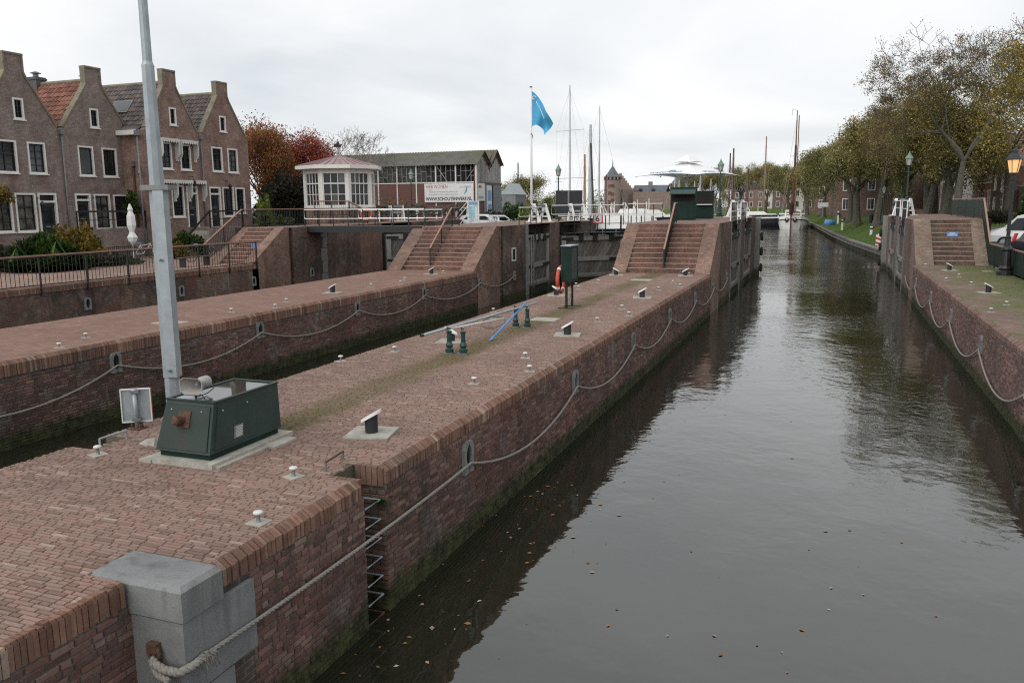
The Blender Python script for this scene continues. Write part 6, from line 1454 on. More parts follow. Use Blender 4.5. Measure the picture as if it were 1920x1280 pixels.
railing('black bar railing with copper brown handrail on the pavilion steps', 'stair_railing', None, mt['rail_wood'], 1.2, .14, [tuple(atD(590, 405, 53)), tuple(atD(655, 405, 53)), tuple(atD(690, 424, 52))], .95)

# ---------------------------------------------------------------- old shipyard shed
YS = atD(893, 400, 76).y; YS = 72.0
def onS(px, py): return atY(px, py, YS)
xr_ = onS(893, 380).x; xl_ = onS(640, 380).x - 4; zg = 3.3; ze_ = onS(893, 306).z; zb1 = onS(893, 341).z; zridge = ze_ + 1.25
sd_ = thing('shipyard_shed', 'long old shed with mossy sheet roof and glazed upper strip, bearing a white banner', 'shed', (xr_, YS, zg))
n = 9; bay = (xr_ - xl_) / n
MB().box(xl_, xr_, YS + .1, YS + .3, zg - .3, zb1).build('lower_wall', mt['panel_brown'], sd_)
for k in range(n):
    xa, xb = xl_ + bay * k, xl_ + bay * (k + 1)
    MB().box(xa + .06, xb - .06, YS + .02, YS + .1, zg + 1.35, zb1 - .08).build('wall_panel', mt['panel_brown'], sd_)
    w = MB().box(xa + .05, xb - .05, YS + .12, YS + .16, zb1 + .05, ze_ - .15).build('window', mt['glass'], sd_)
    m = MB()
    for c in range(1, 4): x = xa + bay * c / 4; m.box(x - .025, x + .025, YS + .06, YS + .119, zb1 + .05, ze_ - .15)
    for c in range(4):
        z = zb1 + (ze_ - zb1) * rng.choice((.35, .5, .62)); m.box(xa + bay * c / 4 + .03, xa + bay * (c + 1) / 4 - .03, YS + .07, YS + .118, z - .02, z + .02)
    if k in (n - 2,): m.bar((xa + .1, YS + .05, ze_ - .2), (xb - .9, YS + .05, zb1 + .1), .06, .06)
    if k in (n - 1,): m.bar((xb - .1, YS + .05, ze_ - .4), (xa + 1.0, YS + .05, zb1 + .1), .06, .06)
    m.build('glazing_bar', mt['slat_grey'], w)
    MB().box(xa - .06, xa + .06, YS - .03, YS + .12, zg - .3, ze_ - .1).build('post', mt['offwhite'], sd_)
    lw = MB().box(xa + .1, xb - .1, YS + .03, YS + .1, zg + .75, zg + 1.3).build('window', mt['glass'], sd_); m = MB(); 
    for c in range(0, 5): x = xa + .12 + (bay - .24) * c / 4; m.box(x - .02, x + .02, YS - .0, YS + .028, zg + .75, zg + 1.3)
    m.box(xa + .1, xb - .1, YS - .001, YS + .027, zg + 1.3, zg + 1.36); m.build('glazing_bar', mt['offwhite'], lw)
MB().box(xr_ - .06, xr_ + .1, YS - .04, YS + .12, zg - .3, ze_).build('post', mt['offwhite'], sd_)
MB().box(xl_, xr_, YS + .0, YS + .14, zb1 - .05, zb1 + .05).build('rail', mt['offwhite'], sd_)
D1 = (atX(941, 380, xr_).y - YS) / 1.9
def saw(y0_, dd, zr_, ze2): # one roof ridge along x
    yc_ = y0_ + dd / 2
    for a, c, nm in ((y0_ - .25, yc_, 'roof'), (yc_, y0_ + dd + .1, 'roof')):
        za, zc = (ze2 - .1, zr_) if a < yc_ - .1 else (zr_, ze2 - .1); m = MB(); nn = 60; L = xr_ + .25 - xl_
        rows = [[(xl_ + L * i / (nn * 2), a, za + (.03 if i % 2 else -.03)) for i in range(nn * 2 + 1)], [(xl_ + L * i / (nn * 2), c, zc + (.03 if i % 2 else -.03)) for i in range(nn * 2 + 1)]]
        m.grid(rows); m.build(nm, mt['roof_sheet'], sd_)
saw(YS, D1, zridge, ze_); saw(YS + D1, D1 * .9, zridge + .25, ze_ + .1)
MB().box(xl_ + 2.0, xl_ + 4.2, YS + 1.3, YS + 2.4, ze_ + .55, ze_ + .66).build('roof_patch', mt['offwhite'], sd_) if False else None
yend = YS + D1 * 1.9; MB().prism([(YS, zg - .3), (yend, zg - .3), (yend, ze_), (YS + D1 * 1.45, zridge + .2), (YS + D1, ze_ + .4), (YS + D1 / 2, zridge - .05), (YS, ze_ - .1)], (xr_ - .2, 0, 0), (0, 1, 0), (0, 0, 1), (.12, 0, 0)).build('gable_wall', mt['panel_brown'], sd_)
sm = MB().box(0, .05, -.12, .12, 0, 1).mesh('slat'); sm.materials.append(mt['slat_grey']); y = YS + .2
while y < yend - .1:
    ytop = (ze_ - .1) + (zridge - ze_) * (1 - abs((y - YS) % D1 / D1 * 2 - 1)) - .6 + rng.random() * .3
    o = link('slat', sm, sd_); o.location = Vector((xr_ - .07, y, zb1)) - sd_.location; o.scale = (1, .9 + rng.random() * .3, max(.6, ytop - zb1)); y += .27
MB().box(xr_ - .07, xr_ + .02, YS + .1, yend, zb1 - .15, zb1).build('rail', mt['panel_brown'], sd_); MB().box(xr_ - .07, xr_ - .02, YS + D1 * .55, yend, zg, zb1 - .15).build('grey_doors', mt['zinc'], sd_); MB().box(xr_ - .06, xr_ - .01, YS + D1 * 1.13, YS + D1 * 1.25, zg, zb1 - .2).build('door_gap', mt['hole_shade'], sd_)  # door gap is a plate painted with the shade between the doors
b0_, b1_ = onS(797, 345), onS(892, 378.5); bz0, bz1 = b1_.z, b0_.z; bxa, bxb = b0_.x, b1_.x - .15
sb_ = thing('banner', 'wide white advertising banner with red and black lettering on the shed wall', 'banner', (bxa, YS - .12, bz0)); bw_, bh_ = bxb - bxa, bz1 - bz0
MB().box(bxa, bxb, YS - .16, YS - .05, bz0, bz1).build('panel', mt['sign_white'], sb_)
rx_ = (math.pi / 2, 0, 0); yy = -.045
text('HIER WONEN', bh_ * .27, mt['ink_red'], sb_, (bw_ * .03, yy, bh_ * .75), rx_, width=bw_ * .44); text('50', bh_ * .22, mt['ink_grey'], sb_, (bw_ * .09, yy, bh_ * .52), rx_)
text('LUXE APPARTEMENTEN, PENTHOUSES', bh_ * .09, mt['ink_grey'], sb_, (bw_ * .165, yy, bh_ * .52), rx_, width=bw_ * .52); text('WONINGEN MET EIGEN LIGPLAATS', bh_ * .09, mt['ink_grey'], sb_, (bw_ * .09, yy, bh_ * .38), rx_, width=bw_ * .6)
text('WWW.SCHOUTENWERF.NL', bh_ * .26, mt['ink_black'], sb_, (bw_ * .025, yy, bh_ * .09), rx_, bold=.012, width=bw_ * .95)
text('SCHOUTEN  WERF', bh_ * .13, mt['ink_grey'], sb_, (bw_ * .72, yy, bh_ * .76), rx_, width=bw_ * .23)
m = MB(); m.tube([(bw_ * .84, yy, bh_ * .93), (bw_ * .87, yy, bh_ * .78), (bw_ * .855, yy, bh_ * .6), (bw_ * .81, yy, bh_ * .42)], [.015, .06, .08, .02], 5); m.build('emblem', mt['sky_print'], sb_, local=True)
s2 = thing('banner', 'smaller white banner round the corner on the end wall of the shed', 'banner', (xr_, YS + 1.5, bz0)); MB().box(xr_ - .05, xr_ + .04, YS + .35, YS + D1 * .6, bz0 + .1, bz1).build('panel', mt['sign_white'], s2); MB().box(xr_ + .041, xr_ + .045, YS + .5, YS + D1 * .35, bz1 - .45, bz1 - .2).build('print', mt['ink_red'], s2); MB().box(xr_ + .041, xr_ + .046, YS + .5, YS + D1 * .5, bz0 + .3, bz0 + .55).build('print', mt['ink_grey'], s2)
s3 = thing('banner', 'tall narrow poster with blue pictures beside the shed doors', 'banner', (xr_, YS + 5, zg)); MB().box(xr_ - .02, xr_ + .05, YS + D1 * .75, YS + D1 * 1.1, zg + .1, bz1 - .2).build('panel', mt['sign_white'], s3)
for z in (.7, 2.0): MB().box(xr_ + .051, xr_ + .056, YS + D1 * .78, YS + D1 * 1.07, zg + z, zg + z + 1.0).build('picture', mt['ink_blue'], s3)
gsh = thing('grey_shed', 'small pale grey gabled shed right of the old shipyard shed', 'shed', atD(955, 400, 110)); gp_ = atD(955, 400, 110); zz = atD(955, 365, 110).z; MB().box(gp_.x - 1.0, gp_.x + .9, gp_.y, gp_.y + 4, 2, zz).build('wall', mt['zinc'], gsh); MB().prism([(-1.15, 0), (1.05, 0), (0, 1.5)], (gp_.x, gp_.y - .1, zz), (1, 0, 0), (0, 0, 1), (0, 4, 0)).build('roof', mt['galv'], gsh)

# ---------------------------------------------------------------- castle beyond the harbour
DC = 300.0; ct = thing('castle', 'old brick castle with conical tower roofs beyond the harbour', 'castle', atD(1190, 392, DC)); co = ct.location.copy(); zc0 = 2.0
def Zp(py, px=1190, d=DC): return atD(px, py, d).z
def round_tower(px, w_px, ytop, yroof, crenel, d):
    p = atD(px, 390, d); r = w_px / 2 * d / F_PX; z1 = Zp(ytop, px, d); MB().lathe((p.x, p.y, 0), [(r, zc0), (r * .97, z1 - 1.2), (r * 1.05, z1 - 1.0), (r * 1.05, z1)], 20).build('tower', mt['castle'], ct)
    MB().lathe((p.x, p.y, 0), [(r * 1.1, z1 - .05), (r * .8, z1 + .5), (r * .06, Zp(yroof, px, d)), (.05, Zp(yroof, px, d) + 2.2)], 16).build('tower_roof', mt['slate'], ct)
    m = MB()
    for k in range(14): a = 2 * math.pi * k / 14; m.obox((p.x + r * 1.05 * math.cos(a), p.y + r * 1.05 * math.sin(a), z1 - .55), (-math.sin(a) * r * .1, math.cos(a) * r * .1, 0), (math.cos(a) * .06, math.sin(a) * .06, 0), (0, 0, .35))
    m.build('battlement_slots', mt['hole_shade'], ct); w = MB()
    for (ang, zf) in ((-.35, .75), (-.35, .55), (.05, .75), (.0, .52), (.0, .35), (-.4, .3)):
        a = math.atan2(-p.y, -p.x) + ang; z = zc0 + (z1 - zc0) * zf; w.obox((p.x + r * math.cos(a), p.y + r * math.sin(a), z), (-math.sin(a) * .5, math.cos(a) * .5, 0), (math.cos(a) * .1, math.sin(a) * .1, 0), (0, 0, .55))
    w.build('tower_window', mt['panel_brown'], ct)
round_tower(1148, 31, 332, 312, True, DC); round_tower(1273, 36, 345, 325, True, DC + 6)
def cwall(pxa, pxb, ytop, d0, d1, name='curtain_wall', mat='castle', y_bot=None):
    a, c = atD(pxa, 390, d0), atD(pxb, 390, d1); m = MB(); z1 = Zp(ytop, (pxa + pxb) / 2, (d0 + d1) / 2); z0 = zc0 if y_bot is None else Zp(y_bot, (pxa + pxb) / 2, (d0 + d1) / 2)
    m.bar((a.x, a.y, (z0 + z1) / 2), (c.x, c.y, (z0 + z1) / 2), 2.0, z1 - z0); return m.build(name, mt[mat], ct), a, c, z1
cwall(1163, 1192, 356, DC + 2, DC + 10); cwall(1186, 1262, 360, DC + 4, DC + 4)
# stepped gable palace block behind
a, c = atD(1160, 390, DC + 12), atD(1187, 390, DC + 12)
for k in range(8):
    f0, f1 = k / 8, (k + 1) / 8; p0_, p1_ = a.lerp(c, f0), a.lerp(c, f1); zt4 = Zp(326 + k * 4.4, 1175, DC + 12); m = MB(); m.bar((p0_.x, p0_.y, (zc0 + zt4) / 2), (p1_.x, p1_.y, (zc0 + zt4) / 2), 6, zt4 - zc0); m.build('stepped_gable', mt['castle'], ct)
a, c = atD(1186, 390, DC + 14), atD(1250, 390, DC + 14); z0, z1 = Zp(361, 1215, DC + 14), Zp(347, 1215, DC + 14)
m = MB(); m.add([(a.x, a.y - 2.5, z0), (c.x, c.y - 2.5, z0), (c.x, c.y + 3, z1), (a.x, a.y + 3, z1), (c.x, c.y + 8, z0), (a.x, a.y + 8, z0)], [(0, 1, 2, 3), (3, 2, 4, 5)]); m.build('slate_roof', mt['slate'], ct)
for px in (1219,): p = atD(px, 350, DC + 15); MB().box(p.x - .7, p.x + .7, p.y, p.y + 1.2, z1 - 1.5, z1 + 1.3).build('chimney', mt['castle'], ct)
for px in (1200, 1224): p = atD(px, 355, DC + 11); MB().prism([(-.7, 0), (.7, 0), (0, 1.0)], (p.x, p.y, z0 + 1.0), (1, 0, 0), (0, 0, 1), (0, 2.5, 0)).build('dormer', mt['slate'], ct)

# ---------------------------------------------------------------- boats
def hull(mb, L, Wd, h, sheer=.25, bow=.5, n=12):
    rows = []
    for i in range(n + 1):
        s = i / n; x = -L / 2 + L * s; wv = Wd / 2 * (1 - max(0, (s - bow) / (1 - bow)) ** 2.2) * (.8 + .2 * min(1, s * 4)); zt = h + sheer * (s - .35) ** 2 * 3
        rows.append([(x - (.0 if s < 1 else .1), -wv, zt), (x - .1, -wv * .92, h * .4), (x - .25 * s, -wv * .6, -.3), (x - .25 * s, wv * .6, -.3), (x - .1, wv * .92, h * .4), (x, wv, zt), (x, 0, zt + .06), (x, -wv, zt)])
    mb.grid(rows); b = len(mb.v); r = rows[0]; mb.quad(*[r[i] for i in (0, 1, 2, 3, 4, 5)]); return mb
def motor_yacht(label, c, rz, L=9, Wd=3.0, h=1.1, hullm='hull_white', cover=None):
    o = thing('motor_boat', label, 'boat', c, rz, 'boats moored in the harbour'); hull(MB(), L, Wd, h).build('hull', mt[hullm], o, local=True)
    MB().frustum((-L * .3, L * .2, -Wd * .36, Wd * .36), (-L * .26, L * .12, -Wd * .3, Wd * .3), h, h + .95).build('cabin', mt['hull_white'], o, local=True); MB().frustum((-L * .26, L * .02, -Wd * .3, Wd * .3), (-L * .24, -L * .03, -Wd * .27, Wd * .27), h + .95, h + 1.45).build('flybridge', mt['hull_white'], o, local=True); m = MB(); m.tube([(-L * .2, -Wd * .28, h + 1.4), (-L * .22, -Wd * .2, h + 2.2), (-L * .22, Wd * .2, h + 2.2), (-L * .2, Wd * .28, h + 1.4)], .05, 6); m.build('arch', mt['hull_white'], o, local=True)
    m = MB(); m.box(-L * .46, L * .3, -Wd * .475, -Wd * .46, h * .55, h * .68); m.box(-L * .46, L * .3, Wd * .46, Wd * .475, h * .55, h * .68); m.box(-L * .25, L * .14, -Wd * .355, -Wd * .31, h + .35, h + .75); m.box(-L * .25, L * .14, Wd * .31, Wd * .355, h + .35, h + .75); m.box(L * .13, L * .175, -Wd * .28, Wd * .28, h + .35, h + .8); m.box(-L * .29, -L * .26, -Wd * .28, Wd * .28, h + .3, h + .8); m.build('cabin_window', mt['glass'], o, local=True)
    if cover: MB().prism([(-1.1, 0), (1.1, 0), (.9, .8), (0, 1.05), (-.9, .8)], (-L * .48, 0, h), (0, 1, 0), (0, 0, 1), (L * .25, 0, 0)).build('cover', mt[cover], o, local=True)
    m = MB()
    for s in (-1, 1):
        m.tube([(-L * .3, s * Wd * .46, h + .7), (L * .3, s * Wd * .36, h + .8), (L * .47, 0, h + .95)], .025, 5)
        for k in range(6): x = -L * .3 + L * .6 * k / 5; m.tube([(x, s * Wd * .45, h), (x, s * Wd * .45, h + .75)], .02, 4)
    m.build('guard_rail', mt['galv'], o, local=True); MB().tube([(-L * .1, 0, h + .95), (-L * .1, 0, h + 2.6)], .04, 6).build('mast', mt['white'], o, local=True); return o
def sail_mast(o, x, h, mat, r=.09, spreaders=(.45, .75), sw=1.6, stay=4.5, boom=None, z0=1.0):
    MB().tube([(x, 0, z0), (x, 0, z0 + h * .6), (x, 0, z0 + h)], [r, r * .9, r * .6], 8).build('mast', mt[mat], o, local=True)
    m = MB(); w = MB()
    for f in spreaders: m.bar((x, -sw, z0 + h * f), (x, sw, z0 + h * f), .05, .05)
    if spreaders: m.build('spreader', mt[mat], o, local=True)
    for s in (-1, 1):
        pts = [(x, s * 1.5, z0)] + [(x, s * sw, z0 + h * f) for f in spreaders] + [(x, 0, z0 + h * .97)]; w.tube(pts, .009, 4); w.tube([(x, s * 1.3, z0), (x, 0, z0 + h * (spreaders[0] if spreaders else .7))], .008, 4); w.tube([(x - .4, s * 1.4, z0), (x, 0, z0 + h * .7)], .008, 4)
    w.tube([(x + stay, 0, z0), (x, 0, z0 + h * .98)], .009, 4); w.tube([(x - stay, 0, z0), (x, 0, z0 + h)], .009, 4); w.build('rigging', mt['wire'], o, local=True)
def sail_yacht(label, c, rz, L, h, mat='alu', hullm='hull_white', cover=None, spreaders=(.35, .6), sw=1.2, r=.09):
    o = thing('sailing_boat', label, 'boat', c, rz, 'boats moored in the harbour'); hull(MB(), L, L * .3, 1.0).build('hull', mt[hullm], o, local=True); MB().frustum((-L * .2, L * .2, -L * .09, L * .09), (-L * .18, L * .15, -L * .075, L * .075), 1.0, 1.5).build('cabin', mt['hull_white'], o, local=True)
    sail_mast(o, .05 * L, h, mat, r, spreaders, sw, L * .3)
    MB().tube([(.04 * L, 0, 2.0), (-L * .38, 0, 2.1)], .07, 6).build('boom', mt[mat], o, local=True)
    if cover: MB().prism([(-.35, 0), (.35, 0), (.12, .55), (-.12, .55)], (-L * .36, 0, 1.9), (0, 1, 0), (0, 0, 1), (L * .4, 0, 0)).build('sail_cover', mt[cover], o, local=True)
    return o
def wpt(px, d): p = atD(px, 395, d); return (p.x, p.y, 0)
def hgt(px, ytop, d, z0=1.0): return atD(px, ytop, d).z - z0
sail_yacht('sailing yacht with the tallest bare mast and two spreaders, behind the lamp by the board', wpt(1062, 82), R(70), 11, hgt(1062, 164, 82), 'alu', spreaders=(.42, .72), sw=1.7, r=.1)
sail_yacht('sailing yacht whose thick white mast stands right of the black board', wpt(1098, 76), R(50), 10, hgt(1098, 236, 76), 'alu', spreaders=(.55,), sw=.8, r=.2)
sail_yacht('sailing yacht with a slim aluminium mast leaning a little, under a pale green cover', wpt(1112, 84), R(20), 12, hgt(1112, 203, 84), 'alu', cover='tarp', spreaders=(.5, .75), sw=.7)
m = [o for o in SC.objects if (o.get('label') or '').startswith('sailing yacht whose thick')][0]; MB().tube([(.3, -.35, hgt(1098, 250, 76)), (-1.0, -2.9, 2.0)], .09, 6).build('furled_sail', mt['black'], m, local=True)
sail_yacht('wooden masted sailing boat behind the thick white mast', wpt(1090, 100), R(60), 11, hgt(1092, 290, 100), 'mast_wood', spreaders=(), r=.16)
sail_yacht('far sailing boat with a dark mast next to the castle', wpt(1130, 150), R(30), 12, hgt(1130, 328, 150), 'mast_red', spreaders=(), r=.16)
sail_yacht('far sailing boat with a brown mast between shed and flagpole', wpt(965, 130), R(30), 12, hgt(965, 306, 130), 'mast_red', spreaders=(), r=.14)
for i, (px, yt_, d, mm, lab) in enumerate(((1258, 332, 100, 'alu', 'sailing boat under the parasol, leftmost of the masts there'), (1268, 338, 104, 'alu', 'sailing boat under the parasol, second of the masts there'), (1299, 340, 98, 'alu', 'sailing boat right of the parasol pole'), (1312, 330, 94, 'alu', 'sailing boat with mast right under the parasol edge'), (1334, 335, 110, 'alu', 'sailing boat left of the lamp post beyond the cabins'))):
    sail_yacht(lab, wpt(px, d), R(40 + 20 * i), 9, hgt(px, yt_, d), mm, spreaders=(.6,), sw=.7)
for i, (px, d, rz, L, cov, lab) in enumerate(((1148, 72, 15, 9, 'tarp', 'white cabin boat with pale green cover behind the closed gate'), (1195, 88, 5, 11, None, 'white motor yacht with flybridge left of the middle stairs'), (1240, 92, 20, 12, None, 'long white motor yacht with dark windows beside the middle stairs'), (1216, 118, 0, 14, None, 'white passenger boat with long windows before the castle'), (1122, 96, 10, 8, 'sail_maroon', 'white cabin boat with red cover near the thick mast'), (1172, 66, 8, 7.5, None, 'small white cabin boat right behind the figure six sign'), (1085, 130, 30, 9, None, 'white cabin boat behind the black board'), (1072, 84, 12, 9, None, 'white motor yacht under the tall bare mast'), (1162, 105, -10, 10, None, 'white motor yacht in front of the castle tower'), (1232, 72, 14, 8, 'tarp', 'small covered boat close behind the middle stairs'))):
    motor_yacht(lab, wpt(px, d), R(rz), L, 3.6, 1.9 if L < 12 else 2.3, cover=cov).scale = (1.15, 1.15, 1.12)
m = motor_yacht('dark blue barge with white deckhouse left of the cream sailing barge', wpt(1436, 172), R(8), 16, 4.2, 1.7, 'hull_dark'); m['group'] = 'barges moored in the channel'
MB().box(-4.5, -1, -1.0, 1.0, 1.7, 2.2).build('deck_gear', mt['sail_maroon'], m, local=True)
# cream sailing barge seen bow on
cb = Vector(wpt(1489, 158)); bg = thing('sailing_barge', 'cream sailing barge with eyes on its bow, moored at the grass bank', 'barge', cb, R(-91.5), 'barges moored in the channel'); Lb, Wb = 15.0, 4.9
rows = []
for i in range(15):
    s = i / 14; x = -Lb / 2 + Lb * s; wv = Wb / 2 * (1 - max(0, (s - .62) / .38) ** 3.2) ** .6 if s < 1 else .05; zt = 1.75 + 1.1 * max(0, s - .45) ** 1.5 * 2
    rows.append([(x, -wv * 1.0, zt), (x + .12 * s, -wv * 1.04, zt * .72), (x, -wv * 1.0, zt * .35), (x - .12 * s, -wv * .9, -.1), (x - .3 * s, -wv * .3, -.4), (x - .3 * s, wv * .3, -.4), (x - .12 * s, wv * .9, -.1), (x, wv, zt * .35), (x + .12 * s, wv * 1.04, zt * .72), (x, wv, zt), (x, 0, zt - .1), (x, -wv, zt)])
MB().grid(rows).build('hull', mt['hull_white'], bg, local=True, smooth=False)
m = MB()
for r0, r1 in zip(rows[4:-1], rows[5:]):
    for k, sgn in ((1, -1), (8, 1)): m.bar(Vector(r0[k]) + Vector((0, .03 * sgn, 0)), Vector(r1[k]) + Vector((.02, .03 * sgn, 0)), .1, .16)
m.build('rubbing_strake', mt['black'], bg, local=True)
bx = Lb / 2
MB().bar((bx + .12, 0, -.3), (bx + .3, 0, 3.3), .22, .3).build('stem_post', mt['mast_red'], bg, local=True); MB().tube([(bx + .3, 0, 2.7), (bx + .3, 0, 4.6), (bx + .25, 0, 5.2)], [.32, .42, .05], 8).build('furled_jib', mt['sail_maroon'], bg, local=True)
for s in (-1, 1):
    rr = rows[13]; c = Vector((bx - .12, s * .72, 1.75)); MB().ball(c, .12, .4, .42).build('bow_eye', mt['sail_maroon'], bg, local=True); MB().ball(c + Vector((.12, -.02 * s, .12)), .15).build('eye_pupil', mt['white'], bg, local=True)
    MB().obox((rr[0][0] - .35, s * 1.25, 2.85), (.05, .12 * -s, 0), (-.3 * s, .9, 0), (0, 0, .13)).build('name_board', mt['white'], bg, local=True)
MB().frustum((-4.5, 2.5, -1.6, 1.6), (-4.4, 2.2, -1.4, 1.4), 1.7, 3.5).build('deckhouse', mt['hull_white'], bg, local=True); m = MB(); m.box(2.25, 2.5, -1.25, -.1, 2.5, 3.2); m.box(2.25, 2.5, .1, 1.25, 2.5, 3.2); m.build('deckhouse_window', mt['panel_brown'], bg, local=True)
hm = hgt(1493, 200, 155); MB().tube([(3, 0, 1), (3, 0, hm * .7), (3, 0, hm * .72), (3, 0, hm)], [.24, .2, .12, .07], 8).build('mast', mt['mast_red'], bg, local=True); MB().tube([(2.7, .35, 1.5), (2.7, .35, hm * .96)], .1, 6).build('topmast', mt['mast_wood'], bg, local=True); m = MB()
for s in (-1, 1): m.tube([(3, s * 2.3, 1.3), (3, s * .9, hm * .62), (3, 0, hm * .95)], .02, 4); m.tube([(2, s * 2.3, 1.3), (3, 0, hm * .7)], .02, 4)
m.bar((3, -1, hm * .62), (3, 1, hm * .62), .08, .08); m.build('rigging', mt['wire'], bg, local=True); MB().tube([(2.9, -.1, hm), (2.9, -.9, hm + .3), (2.9, -.9, hm - .9)], .03, 4).build('wind_vane', mt['black'], bg, local=True)
for (px, yt_, d, lab) in ((1432, 257, 175, 'wooden mast of a barge rising before the far trees'), (1372, 279, 120, 'dark brown mast standing right of the lamp by the cabins'), (1400, 318, 130, 'thin dark mooring post mast right of the winch'), (1366, 288, 140, 'slender dark mast left of the dark brown mast')):
    sail_yacht('barge under a ' + lab, wpt(px, d), R(95), 7, hgt(px, yt_, d), 'mast_red' if px < 1410 else 'mast_wood', 'hull_dark', spreaders=(), r=.17)
# ---------------------------------------------------------------- right-hand side: houses, cars, bank furniture
def rhouse(label, xf, ya, yb, eave, mat, bays, floors, roof='flat', apex=None, base=3.15, win=(1.0, 1.9), frame='frame_white', band=True, doorbay=None, tmat='tile_red'):
    o = thing('town_house', label, 'house', (xf, (ya + yb) / 2, base), 0, 'houses along the right-hand street'); holes = []; L = yb - ya; fh = (eave - base - .3) / floors; wins = []
    for f in range(floors):
        for k in range(bays):
            yc = ya + L * (k + .5) / bays; ww = min(win[0], L / bays * .6) / 2; z0 = base + .55 + f * fh; h_ = (yc - ww, yc + ww, z0, z0 + min(win[1], fh * .68))
            if f == 0 and doorbay == k: h_ = (yc - ww, yc + ww, base + .1, base + 2.6); holes.append(h_); wins.append((h_, True)); continue
            holes.append(h_); wins.append((h_, False))
    top = [(ya, eave), (yb, eave)] if not apex else [(ya, eave), ((ya + yb) / 2, apex), (yb, eave)]
    facade('front_wall', xf, ya, yb, base - .8, top, holes, mat, o, nx=-1)
    MB().box(xf + .301, xf + 8, ya + .02, yb - .02, base - .8, eave - .02).build('side_walls', mat, o)
    for h_, d in wins:
        if d:
            m = MB(); m.box(xf + .02, xf + .12, *h_); f_ = m.build('door', mt['white'], o); MB().box(xf - .03, xf + .018, h_[0] - .15, h_[0], h_[2], h_[3] + .2).build('jamb', mt['white'], f_); MB().box(xf - .05, xf + .018, h_[0] - .2, h_[1] + .2, h_[3], h_[3] + .3).build('lintel', mt['white'], f_)
            for q in range(3): MB().box(xf + .0, xf + .019, h_[0] + .25, h_[1] - .25, h_[2] + .3 + q * .72, h_[2] + .9 + q * .72).build('door_pane', mt['glass_grey'], f_)
        else: window(o, xf, h_, -1, 2, 2, None, 'glass', .1, 'frame_white')
    if band: MB().box(xf - .08, xf + .0, ya, yb, base + fh + .15, base + fh + .35).build('string_course', mt['render_white'], o); MB().box(xf - .25, xf + .3, ya, yb, eave, eave + .25).build('cornice', mt['render_white'], o)
    if apex:
        yc = (ya + yb) / 2
        for ye in (ya, yb):
            m = MB(); m.quad((xf + .05, ye, eave), (xf + 8, ye, eave), (xf + 8, yc, apex), (xf + .05, yc, apex)); m.build('roof', mt[tmat], o)
            MB().bar((xf + .1, ye, eave + .06), (xf + .1, yc, apex + .06), .4, .14).build('gable_edge', mt['render_white'], o)
    elif roof == 'pitch':
        m = MB(); m.quad((xf - .2, ya, eave + .25), (xf - .2, yb, eave + .25), (xf + 4, yb, eave + 3.2), (xf + 4, ya, eave + 3.2)); m.build('roof', mt[tmat], o); tiles('roof_tiles', (xf - .2, ya, eave + .25), (0, yb - ya, 0), (4.2, 0, 2.95), max(6, int((yb - ya) / .3)), 13, mt[tmat], o)
    return o
XH = 15.2
def RY(px): return Yx(px, 380, XH)
def RZ(px, py): return atX(px, py, XH).z
rhouse('orange red brick house with arched windows and white string course, right of the thick trunks', XH, RY(1858), RY(1822), RZ(1850, 283), mt['house_red'], 4, 2, win=(1.5, 2.3))
rhouse('dark brown brick house with white door and scrolled gable, behind the lit lamp', XH - .05, RY(1901), RY(1858.5), RZ(1880, 318), mt['house_dark'], 3, 2, apex=RZ(1885, 268), doorbay=1, win=(1.2, 1.9), band=False)
rhouse('low house with bright red tile roof at the right edge', XH + .3, RY(1960), RY(1902), RZ(1920, 356), mt['house_dark'], 3, 1, roof='pitch', win=(1.0, 1.3), band=False)
yh = RY(1821); specs = [('white rendered house behind the forked trunk', 'render_white', 9, 9.5, 2), ('brown brick house with white windows next to the white rendered one', 'house_dark', 8, 8.6, 2), ('pale stone fronted house between tree trunks', 'render_white', 7, 9.0, 2), ('dark red brick house with white windows behind the thick bank tree', 'house_dark', 11, 8.2, 2)]
xh = XH + .2
for lab, mm, L, ev, fl in specs:
    rhouse(lab, xh, yh, yh + L, ev + 1.0, mt[mm], 3, fl, apex=(ev + 3.2 if L < 10 else None), band=L >= 10, tmat='tile_dark'); yh += L + .05; xh -= .5
def sec_house(label, px, d, w, h, mat, apex=0):
    p = atD(px, 396, d); o = thing('town_house', label, 'house', (p.x, p.y, 3.0), R(-22), 'houses along the right-hand street'); MB().box(-w / 2, w / 2, 0, 8, -.5, h).build('walls', mt[mat], o, local=True)
    if apex: MB().prism([(-w / 2 - .2, 0), (w / 2 + .2, 0), (0, apex)], (0, -.1, h), (1, 0, 0), (0, 0, 1), (0, 8.2, 0)).build('roof', mt['tile_dark'], o, local=True)
    else: MB().prism([(-.2, 0), (4, 2.6), (8.2, 0)], (-w / 2 - .1, 0, h), (0, 1, 0), (0, 0, 1), (w + .2, 0, 0)).build('roof', mt['tile_dark'], o, local=True)
    for f in range(2):
        for k in range(3):
            x = -w / 2 + w * (k + .5) / 3; z = .7 + f * 2.8; win_ = MB().box(x - .55, x + .55, -.06, .0, z, z + 1.7).build('window', mt['frame_white'], o, local=True); m = MB(); m.box(x - .43, x - .03, -.075, -.061, z + .12, z + 1.58); m.box(x + .03, x + .43, -.075, -.061, z + .12, z + 1.58); m.build('pane', mt['glass'], win_, local=True)
